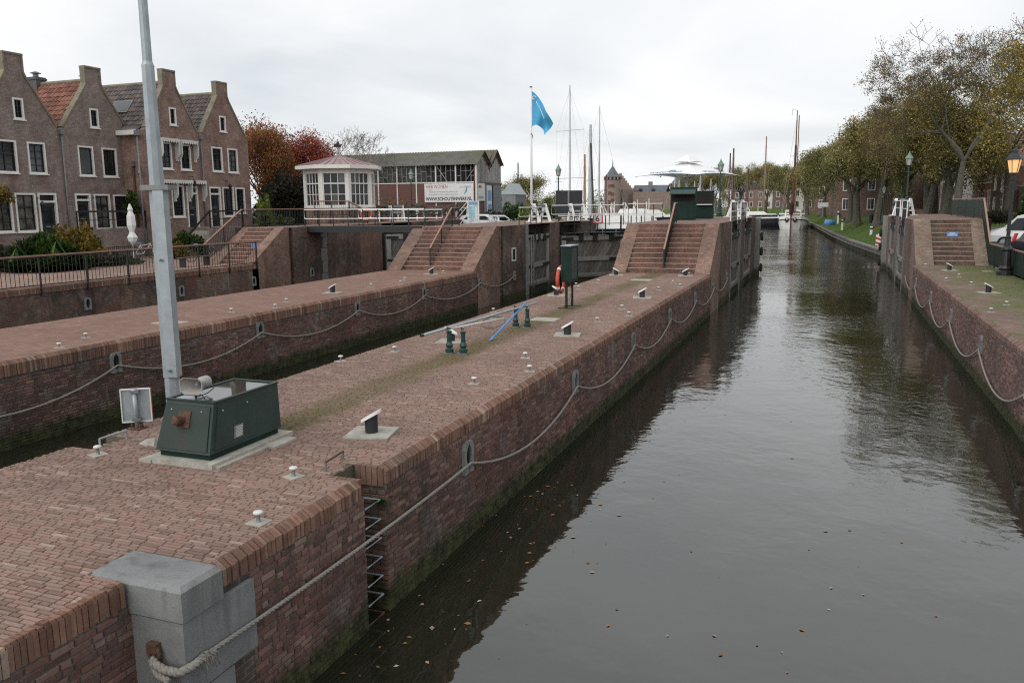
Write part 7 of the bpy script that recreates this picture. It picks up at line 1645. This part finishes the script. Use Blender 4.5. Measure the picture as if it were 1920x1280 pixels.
for i, (px, d, w, h, mm, ap, lab) in enumerate(((1632, 122, 11, 6.3, 'house_dark', 0, 'dark red brick house with white windows left of the thick bank tree'), (1663, 128, 6, 6.6, 'render_white', 2.5, 'pale grey house just right of the thick bank tree'), (1600, 150, 9, 6, 'house2', 2.8, 'red brown house behind the leaning trunks'), (1566, 172, 9, 6, 'house_dark', 0, 'low dark brick house behind the far bank trees'), (1540, 200, 9, 6.2, 'house2', 3, 'red brick house beyond the blue tarpaulin boat'),
                        (1508, 215, 6, 5.6, 'render_white', 4, 'white gabled house right of the barge mast'), (1478, 240, 10, 6, 'house_dark', 0, 'brown house behind the cream barge'), (1452, 245, 6, 6, 'render_white', 3, 'white house left of the barge mast'), (1425, 250, 9, 6, 'house2', 3, 'far red brick house above the dark barge'), (1398, 255, 9, 5.5, 'house_dark', 0, 'far brown house at the left end of the far row'))): sec_house(lab, px, d, w, h, mm, ap)
def car(label, c, rz, L, Wd, H, mat, van=False, red_light=False):
    o = thing('parked_car', label, 'van' if van else 'car', c, rz, 'vehicles parked on the right-hand street')
    if van: prof = [(-L / 2, .35), (-L / 2, 1.0), (-L / 2 + .06, H - .15), (-L / 2 + .3, H), (L * .12, H - .02), (L * .2, H - .12), (L * .34, 1.12), (L * .47, .95), (L / 2, .75), (L / 2, .35)]
    else: prof = [(-L / 2, .4), (-L / 2 + .02, .9), (-L * .42, 1.0), (-L * .36, H - .12), (-L * .22, H), (L * .08, H - .02), (L * .24, .98), (L * .45, .86), (L / 2, .65), (L / 2, .35)]
    n = len(prof); rows = []
    for (yy_, k) in ((-Wd / 2, .86), (-Wd / 2 + .05, 1.0), (Wd / 2 - .05, 1.0), (Wd / 2, .86)):
        rows.append([(x, yy_ * (1 if z < 1.05 else .88), z if k == 1 else .35 + (z - .35) * .985) for x, z in prof])
    m = MB(); m.grid(rows); b = len(m.v); m.quad(*rows[0]); m.quad(*rows[-1][::-1]); m.build('body', mat, o, local=True)
    for s in (-1, 1):
        yv = s * (Wd / 2 * .93 + .012); z0 = 1.0
        if van: gl = [[(L * .06, z0), (L * .31, z0), (L * .2, H - .25), (L * .06, H - .2)]]
        else: gl = [[(-L * .34, z0 + .02), (-L * .08, z0 + .02), (-L * .08, H - .13), (-L * .24, H - .13)], [(-L * .06, z0 + .02), (L * .2, z0 + .02), (L * .07, H - .13), (-L * .06, H - .13)]]
        for q in gl: MB().prism(q, (0, yv - .03 * s, 0), (1, 0, 0), (0, 0, 1), (0, .05 * s, 0)).build('side_window', mt['glass'], o, local=True)
        MB().obox((L * .27, s * (Wd / 2 + .08), 1.05), (.06, 0, 0), (0, .08, 0), (0, 0, .12)).build('mirror', mat, o, local=True)
        for x in (-L * .31, L * .32):
            w = MB().tube([(x, s * (Wd / 2 - .16), .32), (x, s * (Wd / 2 + .01), .32)], .32, 16).build('wheel', mt['tyre'], o, local=True); MB().tube([(x, s * (Wd / 2 + .0), .32), (x, s * (Wd / 2 + .02), .32)], .2, 12).build('rim', mt['galv'], w, local=True)
        MB().obox((L / 2 - .12, s * (Wd / 2 - .25), .82), (.1, 0, 0), (0, .18, 0), (0, 0, .09)).build('headlight', mt['lamp_glass'], o, local=True); MB().obox((-L / 2 + .12, s * (Wd / 2 - .06), 1.05), (.06, 0, 0), (0, .06, 0), (.07, 0, .2)).build('tail_light', mt['red'], o, local=True)
    a, c2 = ((L * .205, H - .16), (L * .335, 1.15)) if van else ((L * .09, H - .07), (L * .235, 1.02)); wv = Wd * .4
    MB().add([(a[0] + .03, -wv, a[1]), (a[0] + .03, wv, a[1]), (c2[0] + .03, wv, c2[1]), (c2[0] + .03, -wv, c2[1])], [(0, 1, 2, 3)]).build('windscreen', mt['glass_grey'], o, local=True)
    return o
vp = atD(1906, 455, 46); car('white van parked behind the green panel railing', (vp.x + .9, vp.y, 2.22), R(168), 4.6, 1.85, 1.88, mt['car_white'], van=True)
cp_ = atD(1985, 470, 37); car('dark blue car with red tail light, nearest car at the right edge', (cp_.x + .4, cp_.y, 2.1), R(20), 4.2, 1.75, 1.55, mt['car_dark'], red_light=True)
for i, (px, d, z) in enumerate(((905, 64, 3.1), (935, 66, 3.0))):
    p = atD(px, 420, d); car(('silver white car parked before the old shed, left one', 'silver white car parked before the old shed, right one')[i], (p.x, p.y, z - .35), R(15 + 20 * i), 4.2, 1.75, 1.45, mt['car_white'])['group'] = 'cars before the shed'
def on_bank(px, py, d): p = atD(px, py, d); return p
mp_ = on_bank(1646, 462, 74); mk = thing('marker_board', 'red and white striped marker board at the waterside of the grass bank', 'sign', (mp_.x, mp_.y, mp_.z)); 
MB().box(-.2, .2, -.03, .03, .1, 1.05).build('board', mt['white'], mk, local=True); m = MB()
for k in range(2): m.prism([(-.2, .25 + k * .4), (.2, .1 + k * .4), (.2, .3 + k * .4), (-.2, .45 + k * .4)], (0, -.036, 0), (1, 0, 0), (0, 0, 1), (0, .004, 0))
m.build('stripe', mt['red'], mk, local=True); MB().box(-.04, .04, 0, .06, -.5, 1.15).build('post', mt['offwhite'], mk, local=True)
for px, py, d, hh, lab in ((1633, 438, 86, .75, 'white post with black top in the middle of the grass bank'), (1579, 423, 108, .8, 'slim white post on the grass near the blue tarpaulin'), (1571, 412, 125, 1.3, 'grey pile standing among the bank trees')):
    p = atD(px, py, d); o = thing('bank_post', lab, 'post', p); MB().box(-.12, .12, -.12, .12, -.6, hh).build('shaft', mt['white'], o, local=True); MB().box(-.13, .13, -.13, .13, hh * .55, hh * .8).build('band', mt['black'], o, local=True)
p = atD(1555, 422, 112); tb = thing('covered_dinghy', 'upturned dinghy under a bright blue tarpaulin on the grass bank', 'dinghy', p, R(20)); MB().frustum((-.62, .62, -.5, .5), (-.5, .55, -.25, .3), 0, .75).build('tarpaulin', mt['blue'], tb, local=True, smooth=True)
p = atD(1543, 388, 150); is_ = thing('notice_sign', 'pale notice sign on a post on the far grass bank', 'sign', p); MB().box(-.9, .9, -.05, .05, 0, .8).build('panel', mt['sign_white'], is_, local=True); MB().box(-.1, .1, 0, .1, -1.8, 0).build('post', mt['galv_dark'], is_, local=True)
p = atD(1633, 409, 92); bn_ = thing('litter_bin', 'dark litter bin left of the thick bank tree', 'bin', (p.x, p.y, 2.5)); MB().lathe((0, 0, 0), [(.22, 0), (.26, .9), (.2, 1.0)], 10).build('body', mt['black'], bn_, local=True)
lw = thing('low_wall', 'low brick wall between the bank trees and the street', 'wall', (9, 105, 3.1)); pts = [(x + 11.5, y) for (x, y) in bank[1:6]]
for (xa, ya), (xb, yb) in zip(pts[:-1], pts[1:]): MB().bar((xa, ya, 3.35), (xb, yb, 3.35), .3, .9).build('wall', mt['house2'], lw)
yb_ = thing('yellow_container', 'small yellow site container behind the bushes left of the flagpole', 'container', atD(975, 385, 120)); p = atD(975, 382, 120); MB().box(p.x - 1.6, p.x + 1.6, p.y, p.y + 3, p.z - 1.4, p.z + .5).build('body', mt['leaf_gold'], yb_)
bd = thing('gull', 'gull flying between the castle and the parasol', 'bird', atD(1238, 331, 60)); p = atD(1238, 331, 60); m = MB(); m.grid([[p + Vector((-.5, 0, .08)), p + Vector((-.2, -.03, .14)), p, p + Vector((.2, -.03, .14)), p + Vector((.5, 0, .06))], [p + Vector((-.45, .1, .08)), p + Vector((-.2, .14, .14)), p + Vector((0, .16, 0)), p + Vector((.2, .14, .14)), p + Vector((.45, .1, .06))]]); m.build('wings', mt['white'], bd); MB().ball(p + Vector((0, .06, -.01)), .06, .22, .06).build('body', mt['offwhite'], bd)
# ---------------------------------------------------------------- trees and plants
def leaf_mesh(name, pts, size, var=.5, droop=.3, seed=1):
    g = np.random.default_rng(seed); n = len(pts)
    a = g.normal(size=(n, 3)); a[:, 2] *= .6; a /= np.linalg.norm(a, axis=1, keepdims=True)
    c = np.cross(a, g.normal(size=(n, 3))); c /= np.linalg.norm(c, axis=1, keepdims=True)
    s = size * (1 - var / 2 + var * g.random((n, 1))); a *= s; c *= s * .62; nrm = np.cross(a, c); nrm /= np.linalg.norm(nrm, axis=1, keepdims=True)
    v = np.empty((n, 4, 3)); v[:, 0] = pts - a; v[:, 1] = pts - c + nrm * s * .18; v[:, 2] = pts + a; v[:, 3] = pts + c + nrm * s * .18
    q = np.arange(n * 4).reshape(-1, 4); return fast_mesh(name, v.reshape(-1, 3), q)

def grow(seed, H, spread, trunk_r, fork, levels=5, lean=0.0, upright=.55, limbs=4):
    """returns branch tubes [(points, radii)] and the tips"""
    g = random.Random(seed); tubes, tips = [], []
    def branch(p, d, L, r, lev):
        n = 4; pts = [p]; rs = [r]; nz = .05 if lev == 0 else .16
        for i in range(n):
            d = (d + Vector((g.gauss(0, nz), g.gauss(0, nz), g.gauss(.03, .1)))).normalized(); p = p + d * (L / n); pts.append(p); rs.append(r * (1 - .42 * (i + 1) / n))
        tubes.append((pts, rs, lev))
        if lev >= levels: tips.append(pts[-1]); tips.append(pts[-2]); return
        if lev >= levels - 1: tips.append(pts[-1])
        k = g.choice((2, 3, 3)) if lev > 0 else limbs
        for i in range(k):
            a = 2 * math.pi * (i + g.random() * .6) / k; ang = R(g.uniform(24, 52)) * (1.15 if lev > 0 else .95)
            u = d.orthogonal().normalized(); w = d.cross(u); nd = (d * math.cos(ang) + (u * math.cos(a) + w * math.sin(a)) * math.sin(ang) * spread)
            nd = (nd + Vector((0, 0, upright * (.25 if lev > 1 else .4)))).normalized() if nd.z < .6 else nd.normalized()
            branch(pts[-1] if i < 2 or lev == 0 else pts[-2], nd, L * g.uniform(.62, .82), rs[-1] * g.uniform(.62, .78), lev + 1)
    branch(Vector((0, 0, 0)), Vector((lean, g.gauss(0, .04), 1)).normalized(), fork, trunk_r, 0)
    return tubes, tips

def tree_meshes(seed, H, trunk_r, fork, leaf_n, leaf_size, cl_r, spread=1.0, levels=5, lean=0, limbs=4, keep=1.0, minr=.012, top_bare=0.0, flat=.75, drop=0.0, pct=100):
    tubes, tips = grow(seed, H, spread, trunk_r, fork, levels, lean, limbs=limbs)
    zmax = float(np.percentile([t.z for t in tips], pct)); s = H / zmax; g = np.random.default_rng(seed)
    m = MB()
    for pts, rs, lev in tubes:
        m.tube([Vector((p.x * s, p.y * s, p.z * s)) for p in pts], [max(minr, r) * (1.0 if lev else (1.25 if i == 0 else 1)) for i, r in enumerate(rs)], 8 if lev < 2 else 5 if lev < 4 else 3, cap=lev < 2)
    T = np.array([(t.x * s, t.y * s, t.z * s) for t in tips])
    w = np.ones(len(T))
    if top_bare: w = np.clip(1.15 - (T[:, 2] / H - (1 - top_bare)) / max(top_bare, .01) * 1.1, .06, 1)
    w *= g.random(len(T)) ** .6
    if keep < 1: w[g.random(len(T)) > keep] = 0
    idx = g.choice(len(T), leaf_n, p=w / w.sum()); off = g.normal(size=(leaf_n, 3)) * cl_r; off[:, 2] *= flat; off[:, 2] -= drop * g.random(leaf_n) ** 1.5
    return m, leaf_mesh('crown', T[idx] + off, leaf_size, seed=seed)

def tree(label, loc, meshes, leafm, barkm='bark', rz=0.0, sc=1.0, group=None, cat='tree', name='tree'):
    t = thing(name, label, cat, loc, rz, group); t.scale = (sc, sc, sc) if not isinstance(sc, tuple) else sc
    tm, cm = meshes
    if isinstance(tm, MB): tm = tm.mesh('trunk'); tm.materials.append(mt[barkm])
    link('trunk', tm, t)
    if cm is not None:
        if cm.materials and cm.materials[0] is not mt[leafm]: cm = cm.copy(); cm.materials.clear()
        link('crown', cm, t, mt[leafm])
    return t, (tm, cm)
def variant(*a, bark='bark', leaf='leaf_olive', **k):
    m, c = tree_meshes(*a, **k); tm = m.mesh('trunk'); tm.materials.append(mt[bark]); c.materials.append(mt[leaf]); return tm, c
# full maples of the bank, four shapes, two tints
LN, LS = 36000, .105
V = [variant(3, 13, .58, 3.6, LN, LS, .48, limbs=5, lean=.08, drop=1.5), variant(8, 13.5, .6, 3.3, LN, LS, .48, leaf='leaf_green', limbs=5, lean=-.1, drop=1.5), variant(21, 13, .56, 3.9, LN, LS, .48, limbs=4, lean=.02, drop=1.5), variant(34, 12.5, .56, 3.2, LN, LS, .48, leaf='leaf_green', limbs=5, lean=.14, drop=1.5)]
BT = [(4.7, 99, 1.15, 0, 'thick trunked maple standing nearest the water on the grass bank'), (3.0, 112, 1.05, 1, 'leaning maple, second from the thick trunked one along the bank'), (2.4, 128, 1.1, 2, 'maple with forked trunk, third along the bank'), (1.6, 142, 1.05, 3, 'maple behind the forked one, fourth along the bank'), (.4, 158, 1.1, 0, 'maple near the blue tarpaulin, fifth along the bank'),
      (-1.6, 176, 1.05, 1, 'maple by the notice sign, sixth along the bank'), (-5.0, 196, 1.0, 2, 'maple right of the barge mast, seventh along the bank'), (8.6, 90, 1.0, 3, 'maple right of the thick trunked one, towards the street'), (7.8, 108, 1.15, 1, 'maple in the second row behind the thick trunked one'), (6.5, 126, 1.1, 0, 'maple in the second row near the dark red house'),
      (-9.5, 212, 1.0, 3, 'far maple directly behind the barge mast'), (-16, 224, 1.0, 0, 'far maple left of the barge mast'), (-23, 236, 1.0, 1, 'far maple behind the dark barge'), (-31, 246, 1.0, 2, 'far maple left of the dark barge'), (-37, 252, 1.0, 3, 'farthest maple, at the left end of the row, behind the thin mast'),
      (9.0, 80, .95, 2, 'maple whose trunk stands left of the right lamp post'), (3.5, 170, 1.1, 2, 'maple in the second row behind the notice sign'), (10.2, 100, 1.0, 3, 'maple close to the pale stone house')]
for i, (x, y, s, v, lab) in enumerate(BT):
    r0 = rng.random() * 6.28; o, _ = tree(lab, (x, y, 2.05 if x < 5 + (99 - y) * .08 else 2.8), V[v], 'leaf_olive' if v % 2 == 0 else 'leaf_green', rz=r0, sc=(s * .82, s * .82, s * (.84 if y < 190 else .98) * rng.uniform(.94, 1.05)), group='maples along the right bank')
# the big half-bare trees on the right and the golden one
p = atD(1797, 395, 63); B1 = variant(55, 13.6, .36, 3.4, 34000, .055, .2, leaf='leaf_brown', levels=7, limbs=4, top_bare=.35, spread=1.0, minr=.015, pct=94, bark='bark'); tree('tall half bare tree with forked trunk behind the right stairs railing', (p.x, p.y, 3.1), B1, 'leaf_brown', rz=1.0, sc=(.9, .9, 1.0), group='trees by the right street')
p = atD(1768, 392, 72); B2 = variant(61, 14.5, .34, 3.2, 30000, .09, .6, leaf='leaf_olive', levels=5, limbs=5, minr=.016); tree('leafy maple with slanting trunks left of the tall half bare tree', (p.x, p.y, 3.1), B2, 'leaf_olive', rz=2.2, sc=(.8, .8, .82), group='trees by the right street')
p = atD(1838, 392, 70); B4 = variant(67, 14.5, .32, 3.2, 24000, .055, .22, leaf='leaf_brown', levels=7, limbs=4, top_bare=.4, minr=.015, pct=93); tree('tall thinly leaved tree behind the half bare one', (p.x + 2, p.y, 3.1), B4, 'leaf_brown', rz=.3, sc=(.85, .85, 1.0), group='trees by the right street')
p = atD(1992, 380, 47); B3 = variant(77, 12.5, .3, 7.0, 20000, .07, .6, leaf='leaf_gold', levels=5, limbs=5, minr=.014); tree('golden leaved tree reaching in from the right edge', (p.x, p.y, 2.1), B3, 'leaf_gold', rz=.5, sc=(.8, .8, 1.0), group='trees by the right street')
p = atD(1700, 392, 84); tree('olive maple just left of the right lamp post', (p.x + 2, p.y, 3.0), V[0], 'leaf_olive', rz=4.0, sc=(.8, .8, .9), group='trees by the right street')
# red trees left
p = atD(492, 400, 62); RT = variant(12, 7.9, .2, 2.0, 22000, .085, .52, leaf='leaf_redgreen', levels=5, limbs=5, bark='bark_dark'); tree('tall rusty red tree beside the end house', (p.x, p.y, 3.0), RT, 'leaf_redgreen', sc=(.72, .72, 1.0), group='red autumn trees'); RC = variant(13, 8.4, .2, 2.2, 9000, .09, .5, leaf='leaf_red', levels=5, limbs=5, bark='bark_dark')
tree('dark red tree directly behind the end house gable', (p.x - 2.2, p.y + 2.5, 3.1), RC, 'leaf_red', sc=(.8, .8, 1.0), group='red autumn trees')
p = atD(600, 400, 66); RT2 = variant(19, 7.6, .2, 2.2, 17000, .085, .5, leaf='leaf_red', levels=5, limbs=5, bark='bark_dark'); tree('deep red tree behind the pavilion roof', (p.x, p.y, 3.0), RT2, 'leaf_red', sc=(.68, .68, 1.0), group='red autumn trees')
p = atD(545, 402, 64); DS = variant(23, 4.6, .12, .8, 16000, .08, .5, leaf='leaf_redgreen', levels=5, limbs=6, bark='bark_dark'); tree('rust and green shrubby tree between the two red trees', (p.x, p.y, 3.0), DS, 'leaf_redgreen', sc=(1.0, 1.0, 1.0), group='red autumn trees')
p = atD(668, 398, 78); BT_, _ = None, None; bm, bc = tree_meshes(29, 9.2, .13, 2.2, 10, .1, .3, levels=6, limbs=5, minr=.012); tree('pale leafless tree behind the pavilion', (p.x, p.y, 3.2), (bm, None), 'leaf_red', 'bark_pale', sc=(1.05, 1.05, 1.0))
def bush(label, c, rx, ry, rz_, n, size, leafm, name='shrub', cat='shrub', seed=3, base=None, group=None, tuft=False):
    g = np.random.default_rng(seed); o = thing(name, label, cat, c, 0, group); u = g.normal(size=(n, 3)); u /= np.linalg.norm(u, axis=1, keepdims=True); u[:, 2] = np.abs(u[:, 2]); r = g.random((n, 1)) ** .35
    lump = 1 + .22 * np.sin(u[:, 0:1] * 5 + seed) * np.sin(u[:, 1:2] * 6 + 1.3 * seed) + .1 * np.sin(u[:, 2:3] * 9); pts = u * r * lump * np.array([rx, ry, rz_]); pts[:, 2] += .05
    if tuft:
        k = n; b = np.column_stack([g.normal(0, .35, k) * rx, g.normal(0, .35, k) * ry, np.zeros(k)]); tip = pts; d = tip - b; w = np.cross(d, [0, 0, 1.0]); w /= np.linalg.norm(w, axis=1, keepdims=True) + 1e-6
        v = np.empty((k, 4, 3)); mid = b + d * .45; v[:, 0] = mid - w * size * .4; v[:, 1] = mid + w * size * .4; v[:, 2] = tip + w * size * .1; v[:, 3] = tip - w * size * .1; me = fast_mesh('foliage', v.reshape(-1, 3), np.arange(k * 4).reshape(-1, 4))
    else: me = leaf_mesh('foliage', pts, size, seed=seed)
    link('foliage', me, o, mt[leafm]); m = MB()
    for k in range(6): a = k * 1.05; m.tube([(0, 0, 0), (rx * .35 * math.cos(a), ry * .35 * math.sin(a), rz_ * .5), (rx * .6 * math.cos(a), ry * .6 * math.sin(a), rz_ * .8)], [.04, .03, .012], 5)
    m.build('stem', mt['bark_dark'], o, local=True); return o
p = atX(88, 500, -33.4); bush('big round green needle shrub behind the railing on the left', (p.x, p.y, ZS), 1.75, 1.75, 1.45, 9000, .26, 'leaf_bush', seed=4, tuft=True)
p = atX(148, 474, -34.4); bush('yellowing shrub before the door of the second house', (p.x, p.y, ZS), 1.35, 1.3, 1.75, 2600, .12, 'leaf_yellowbush', seed=6)
p = atX(18, 495, -35.5); bush('low dark hedge at the left edge before the first house', (p.x, p.y, ZS), 1.8, 2.2, .9, 3000, .1, 'leaf_dark', seed=7)
p = atX(180, 458, -36.6); bush('small clipped round shrub beside the second house door', (p.x, p.y, ZS + .35), .38, .38, .8, 900, .06, 'leaf_bush', seed=8)
p = atX(190, 500, -33.6); bush('low grey green ground shrub behind the garden fence', (p.x, p.y, ZS), 1.6, 1.8, .55, 2200, .09, 'leaf_dark', seed=9)
p = atX(350, 458, -34.0); bush('green shrub before the red brown houses', (p.x, p.y, ZS), 1.0, 1.3, 1.25, 2600, .1, 'leaf_bush', seed=10); p = atX(330, 470, -33.6); bush('yellow flowering shrub low beside the tall pole', (p.x, p.y, ZS), .8, 1.0, .75, 1300, .09, 'leaf_yellowbush', seed=12)
p = atX(246, 378, -36.9); bush('small climbing plant high on the recessed wall', (p.x, p.y, p.z - .7), .3, .5, 1.2, 500, .1, 'leaf_bush', seed=13)
p = atX(5, 362, -37.5); bush('orange tinged climbing plant on the first house at the left edge', (p.x, p.y, p.z - .5), .25, .6, .8, 260, .09, 'leaf_yellowbush', seed=14)
p = atD(535, 408, 58); bush('dark purple leafed shrub left of the pavilion', (p.x, p.y, 3.4), 2.0, 1.8, 3.3, 6500, .13, 'leaf_dark', seed=15); p = atD(572, 405, 62); bush('second dark purple shrub close to the pavilion wall', (p.x, p.y, 3.4), 1.8, 1.6, 3.4, 5000, .13, 'leaf_dark', seed=16)
p = atD(497, 418, 47); bush('bright yellow green young shrub behind the stair railing', (p.x, p.y, 3.4), .55, .55, 1.9, 800, .12, 'leaf_bright', seed=17); p = atD(520, 420, 48); bush('low green shrub behind the stair railing', (p.x, p.y, 3.4), 1.2, .9, .9, 1200, .1, 'leaf_bush', seed=18)
p = atD(965, 405, 66); bush('trimmed green shrub left of the flagpole', (p.x, p.y, 3.0), 1.3, 1.2, 1.75, 3000, .1, 'leaf_bush', seed=19); p = atD(1024, 405, 70); bush('bright green shrub behind the flagpole winch', (p.x, p.y, 3.0), 1.2, 1.1, 1.9, 2400, .1, 'leaf_bush', seed=20); p = atD(925, 408, 68); bush('grey green shrub at the corner of the shed', (p.x, p.y, 3.0), 1.7, 1.2, 1.2, 2600, .1, 'leaf_dark', seed=21); p = atD(985, 408, 64); bush('yellow green low shrub by the flagpole foot', (p.x, p.y, 3.0), .8, .8, 1.3, 1200, .1, 'leaf_bright', seed=22)
# pollarded trees in front of the shed
for i, (px, lab) in enumerate(((715, 'leftmost of the pollarded espalier trees before the shed'), (755, 'second pollarded espalier tree before the shed, by the lamp post'), (800, 'third pollarded espalier tree below the banner'), (842, 'rightmost pollarded espalier tree below the banner'))):
    p = atD(px, 415, 63); g = random.Random(90 + i); o = thing('pollarded_tree', lab, 'tree', (p.x, p.y, 3.3), 0, 'pollarded espalier trees'); m = MB(); m.tube([(0, 0, 0), (.03, 0, .8), (0, 0, 1.35)], [.11, .09, .1], 7)
    for k in range(16):
        s = g.choice((-1, 1)); z = 1.1 + .5 * g.random(); q = [Vector((0, 0, z))]
        for j in range(4): q.append(q[-1] + Vector((s * g.uniform(.15, .34), g.gauss(0, .08), g.gauss(.02, .13))))
        m.tube(q, [.06, .055, .045, .045, .05], 5); m.ball(q[-1], .075)
    m.build('trunk', mt['bark'], o, local=True)
    if i < 2: c = leaf_mesh('leaves', np.random.default_rng(i).normal(size=(120 - 70 * i, 3)) * np.array([.7, .3, .45]) + np.array([-.2, 0, 1.7]), .07, seed=i); link('leaves', c, o, mt['leaf_gold'])
p = atD(1800, 420, 52); bush('low grey leafed shrub behind the white van', (atD(1868, 412, 66).x, atD(1868, 412, 66).y, 3.1), 1.2, 1.5, .8, 1200, .1, 'leaf_dark', seed=31); p = atD(1918, 400, 62); bush('dark green shrub by the red roofed house at the right edge', (p.x + 1.0, p.y, 2.9), 1.6, 1.6, 3.0, 4200, .11, 'leaf_bush', seed=32)
# far tree masses that read as one
g = np.random.default_rng(44); pts = []
for k in range(60):
    px = 1000 + 640 * g.random() if k > 22 else 700 + 330 * g.random(); c = atD(px, 392, 330 + 60 * g.random()); hh = 5 + 4 * g.random()
    q = g.normal(size=(700, 3)); q /= np.linalg.norm(q, axis=1, keepdims=True); q *= (g.random((700, 1)) ** .4) * np.array([7, 4, hh * .55]); q += np.array([c.x, c.y, 2.4 + hh * .5]); pts.append(q)
far = link('far_woods', leaf_mesh('far_woods', np.concatenate(pts), .34, seed=44), None, mt['leaf_green']); tag(far, 'distant wood along the horizon behind the harbour', 'woods', kind='stuff')
p = atD(988, 396, 150); FT = variant(41, 8.5, .25, 1.6, 14000, .12, .7, leaf='leaf_green', levels=4, limbs=5); tree('round grey green tree far behind, left of the flagpole', (p.x, p.y, 2.6), FT, 'leaf_green', sc=.85)
# plants in walls, grass tufts, floating leaves
def fern(label, c, n, r, leafm='leaf_fern', up=.5, seed=1):
    g = random.Random(seed); o = thing('fern', label, 'fern', c); m = MB()
    for k in range(n):
        a = g.uniform(-1.2, 1.2) + 0; d = Vector((math.cos(a), math.sin(a) * .9, g.uniform(.1, .9) * up)).normalized(); L = r * g.uniform(.6, 1.1); side = d.cross(Vector((0, 0, 1))).normalized()
        for j in range(8):
            f = (j + 1) / 8; q = d * L * f + Vector((0, 0, -L * .55 * f * f)); w = .05 * r / .25 * (1 - f * .8)
            for s in (-1, 1): m.quad(q, q + side * s * w + d * .012, q + side * s * w + d * .03, q + d * .02)
    m.build('frond', mt[leafm], o, local=True)
fern('green fern growing in the top of the ladder recess', (XC1 - .12, RY1 - .05, 1.38), 14, .26, seed=2, up=.9); fern('small fern below in the ladder recess', (XC1 - .18, RY1 - .04, .42), 9, .16, seed=3); fern('yellow green weed in the joint above the niche of the street quay wall', (XQ + .03, Yx(226, 537, XQ), 1.62), 10, .25, 'leaf_bright', seed=4); 
g = np.random.default_rng(61); n = 1500; k = 0; V_, Q_ = [], []
while k < n:
    x = g.uniform(5.0, 6.98); y = g.uniform(20, 44); dens = max(0, (x - 5.2) / 1.7) ** 1.5
    if g.random() > dens: continue
    a = g.uniform(0, 6.28); h_ = g.uniform(.02, .06); w = .008; b = len(V_); V_ += [(x - w * math.cos(a), y - w * math.sin(a), ZP), (x + w * math.cos(a), y + w * math.sin(a), ZP), (x + g.normal(0, .02), y + g.normal(0, .02), ZP + h_)]; Q_.append((b, b + 1, b + 2)); k += 1
tag(link('grass', fast_mesh('grass', np.array(V_), np.array(Q_)), None, mt['leaf_bright']), kind='stuff')
def scatter_grass(name, n, fn, h, w, mat, seed):
    g = np.random.default_rng(seed); P = fn(g, n); k = len(P); a = g.uniform(0, 6.28, k); hh = h * g.uniform(.5, 1.3, k); v = np.empty((k, 3, 3)); dx = np.cos(a) * w; dy = np.sin(a) * w
    v[:, 0] = P - np.column_stack([dx, dy, np.zeros(k)]); v[:, 1] = P + np.column_stack([dx, dy, np.zeros(k)]); v[:, 2] = P + np.column_stack([g.normal(0, h * .4, k), g.normal(0, h * .4, k), hh]); tag(link(name, fast_mesh(name, v.reshape(-1, 3), np.arange(k * 3).reshape(-1, 3)), None, mt[mat]), kind='stuff')
def bank_pts(g, n):
    out = []
    for i in range(n):
        f = g.random() ** 1.6 * (len(bank) - 4); i0 = int(f); t_ = f - i0; x = bank[i0][0] + (bank[i0 + 1][0] - bank[i0][0]) * t_; y = bank[i0][1] + (bank[i0 + 1][1] - bank[i0][1]) * t_; o_ = g.uniform(.4, 9); z = np.interp(o_, [a for a, _ in prof_b], [b_ for _, b_ in prof_b]); out.append((x + o_, y, z - .02))
    return np.array(out)
prof_b = [(0.35, 0.78), (1.5, 1.35), (3.0, 2.3), (5.0, 2.75), (9.0, 3.15), (14, 3.2)]
scatter_grass('bank_grass', 9000, bank_pts, .12, .03, 'leaf_bright', 71)
g = np.random.default_rng(81); m = MB()
for i in range(260):
    if i < 150: x, y = g.uniform(-4.5, 1.5), g.uniform(4.5, 14)
    elif i < 210: x, y = XC0 - abs(g.normal(0, .5)) - .1, g.uniform(5.5, 16)
    else: x, y = g.uniform(-4, 3.3), g.uniform(14, 40)
    if i < 150 and g.random() < .6: x = XC1 + abs(g.normal(0, 1.0))
    s = g.uniform(.012, .035) if i % 3 else g.uniform(.03, .05); a = g.uniform(0, 6.28); u = Vector((math.cos(a), math.sin(a), 0)) * s; w = Vector((-math.sin(a), math.cos(a), 0)) * s * .6; c = Vector((x, y, .006)); m.quad(c - u, c - w * 1.0 + Vector((0, 0, .004)), c + u, c + w + Vector((0, 0, .006)))
tag(m.build('floating_leaves', mt['float_leaf']), kind='stuff')
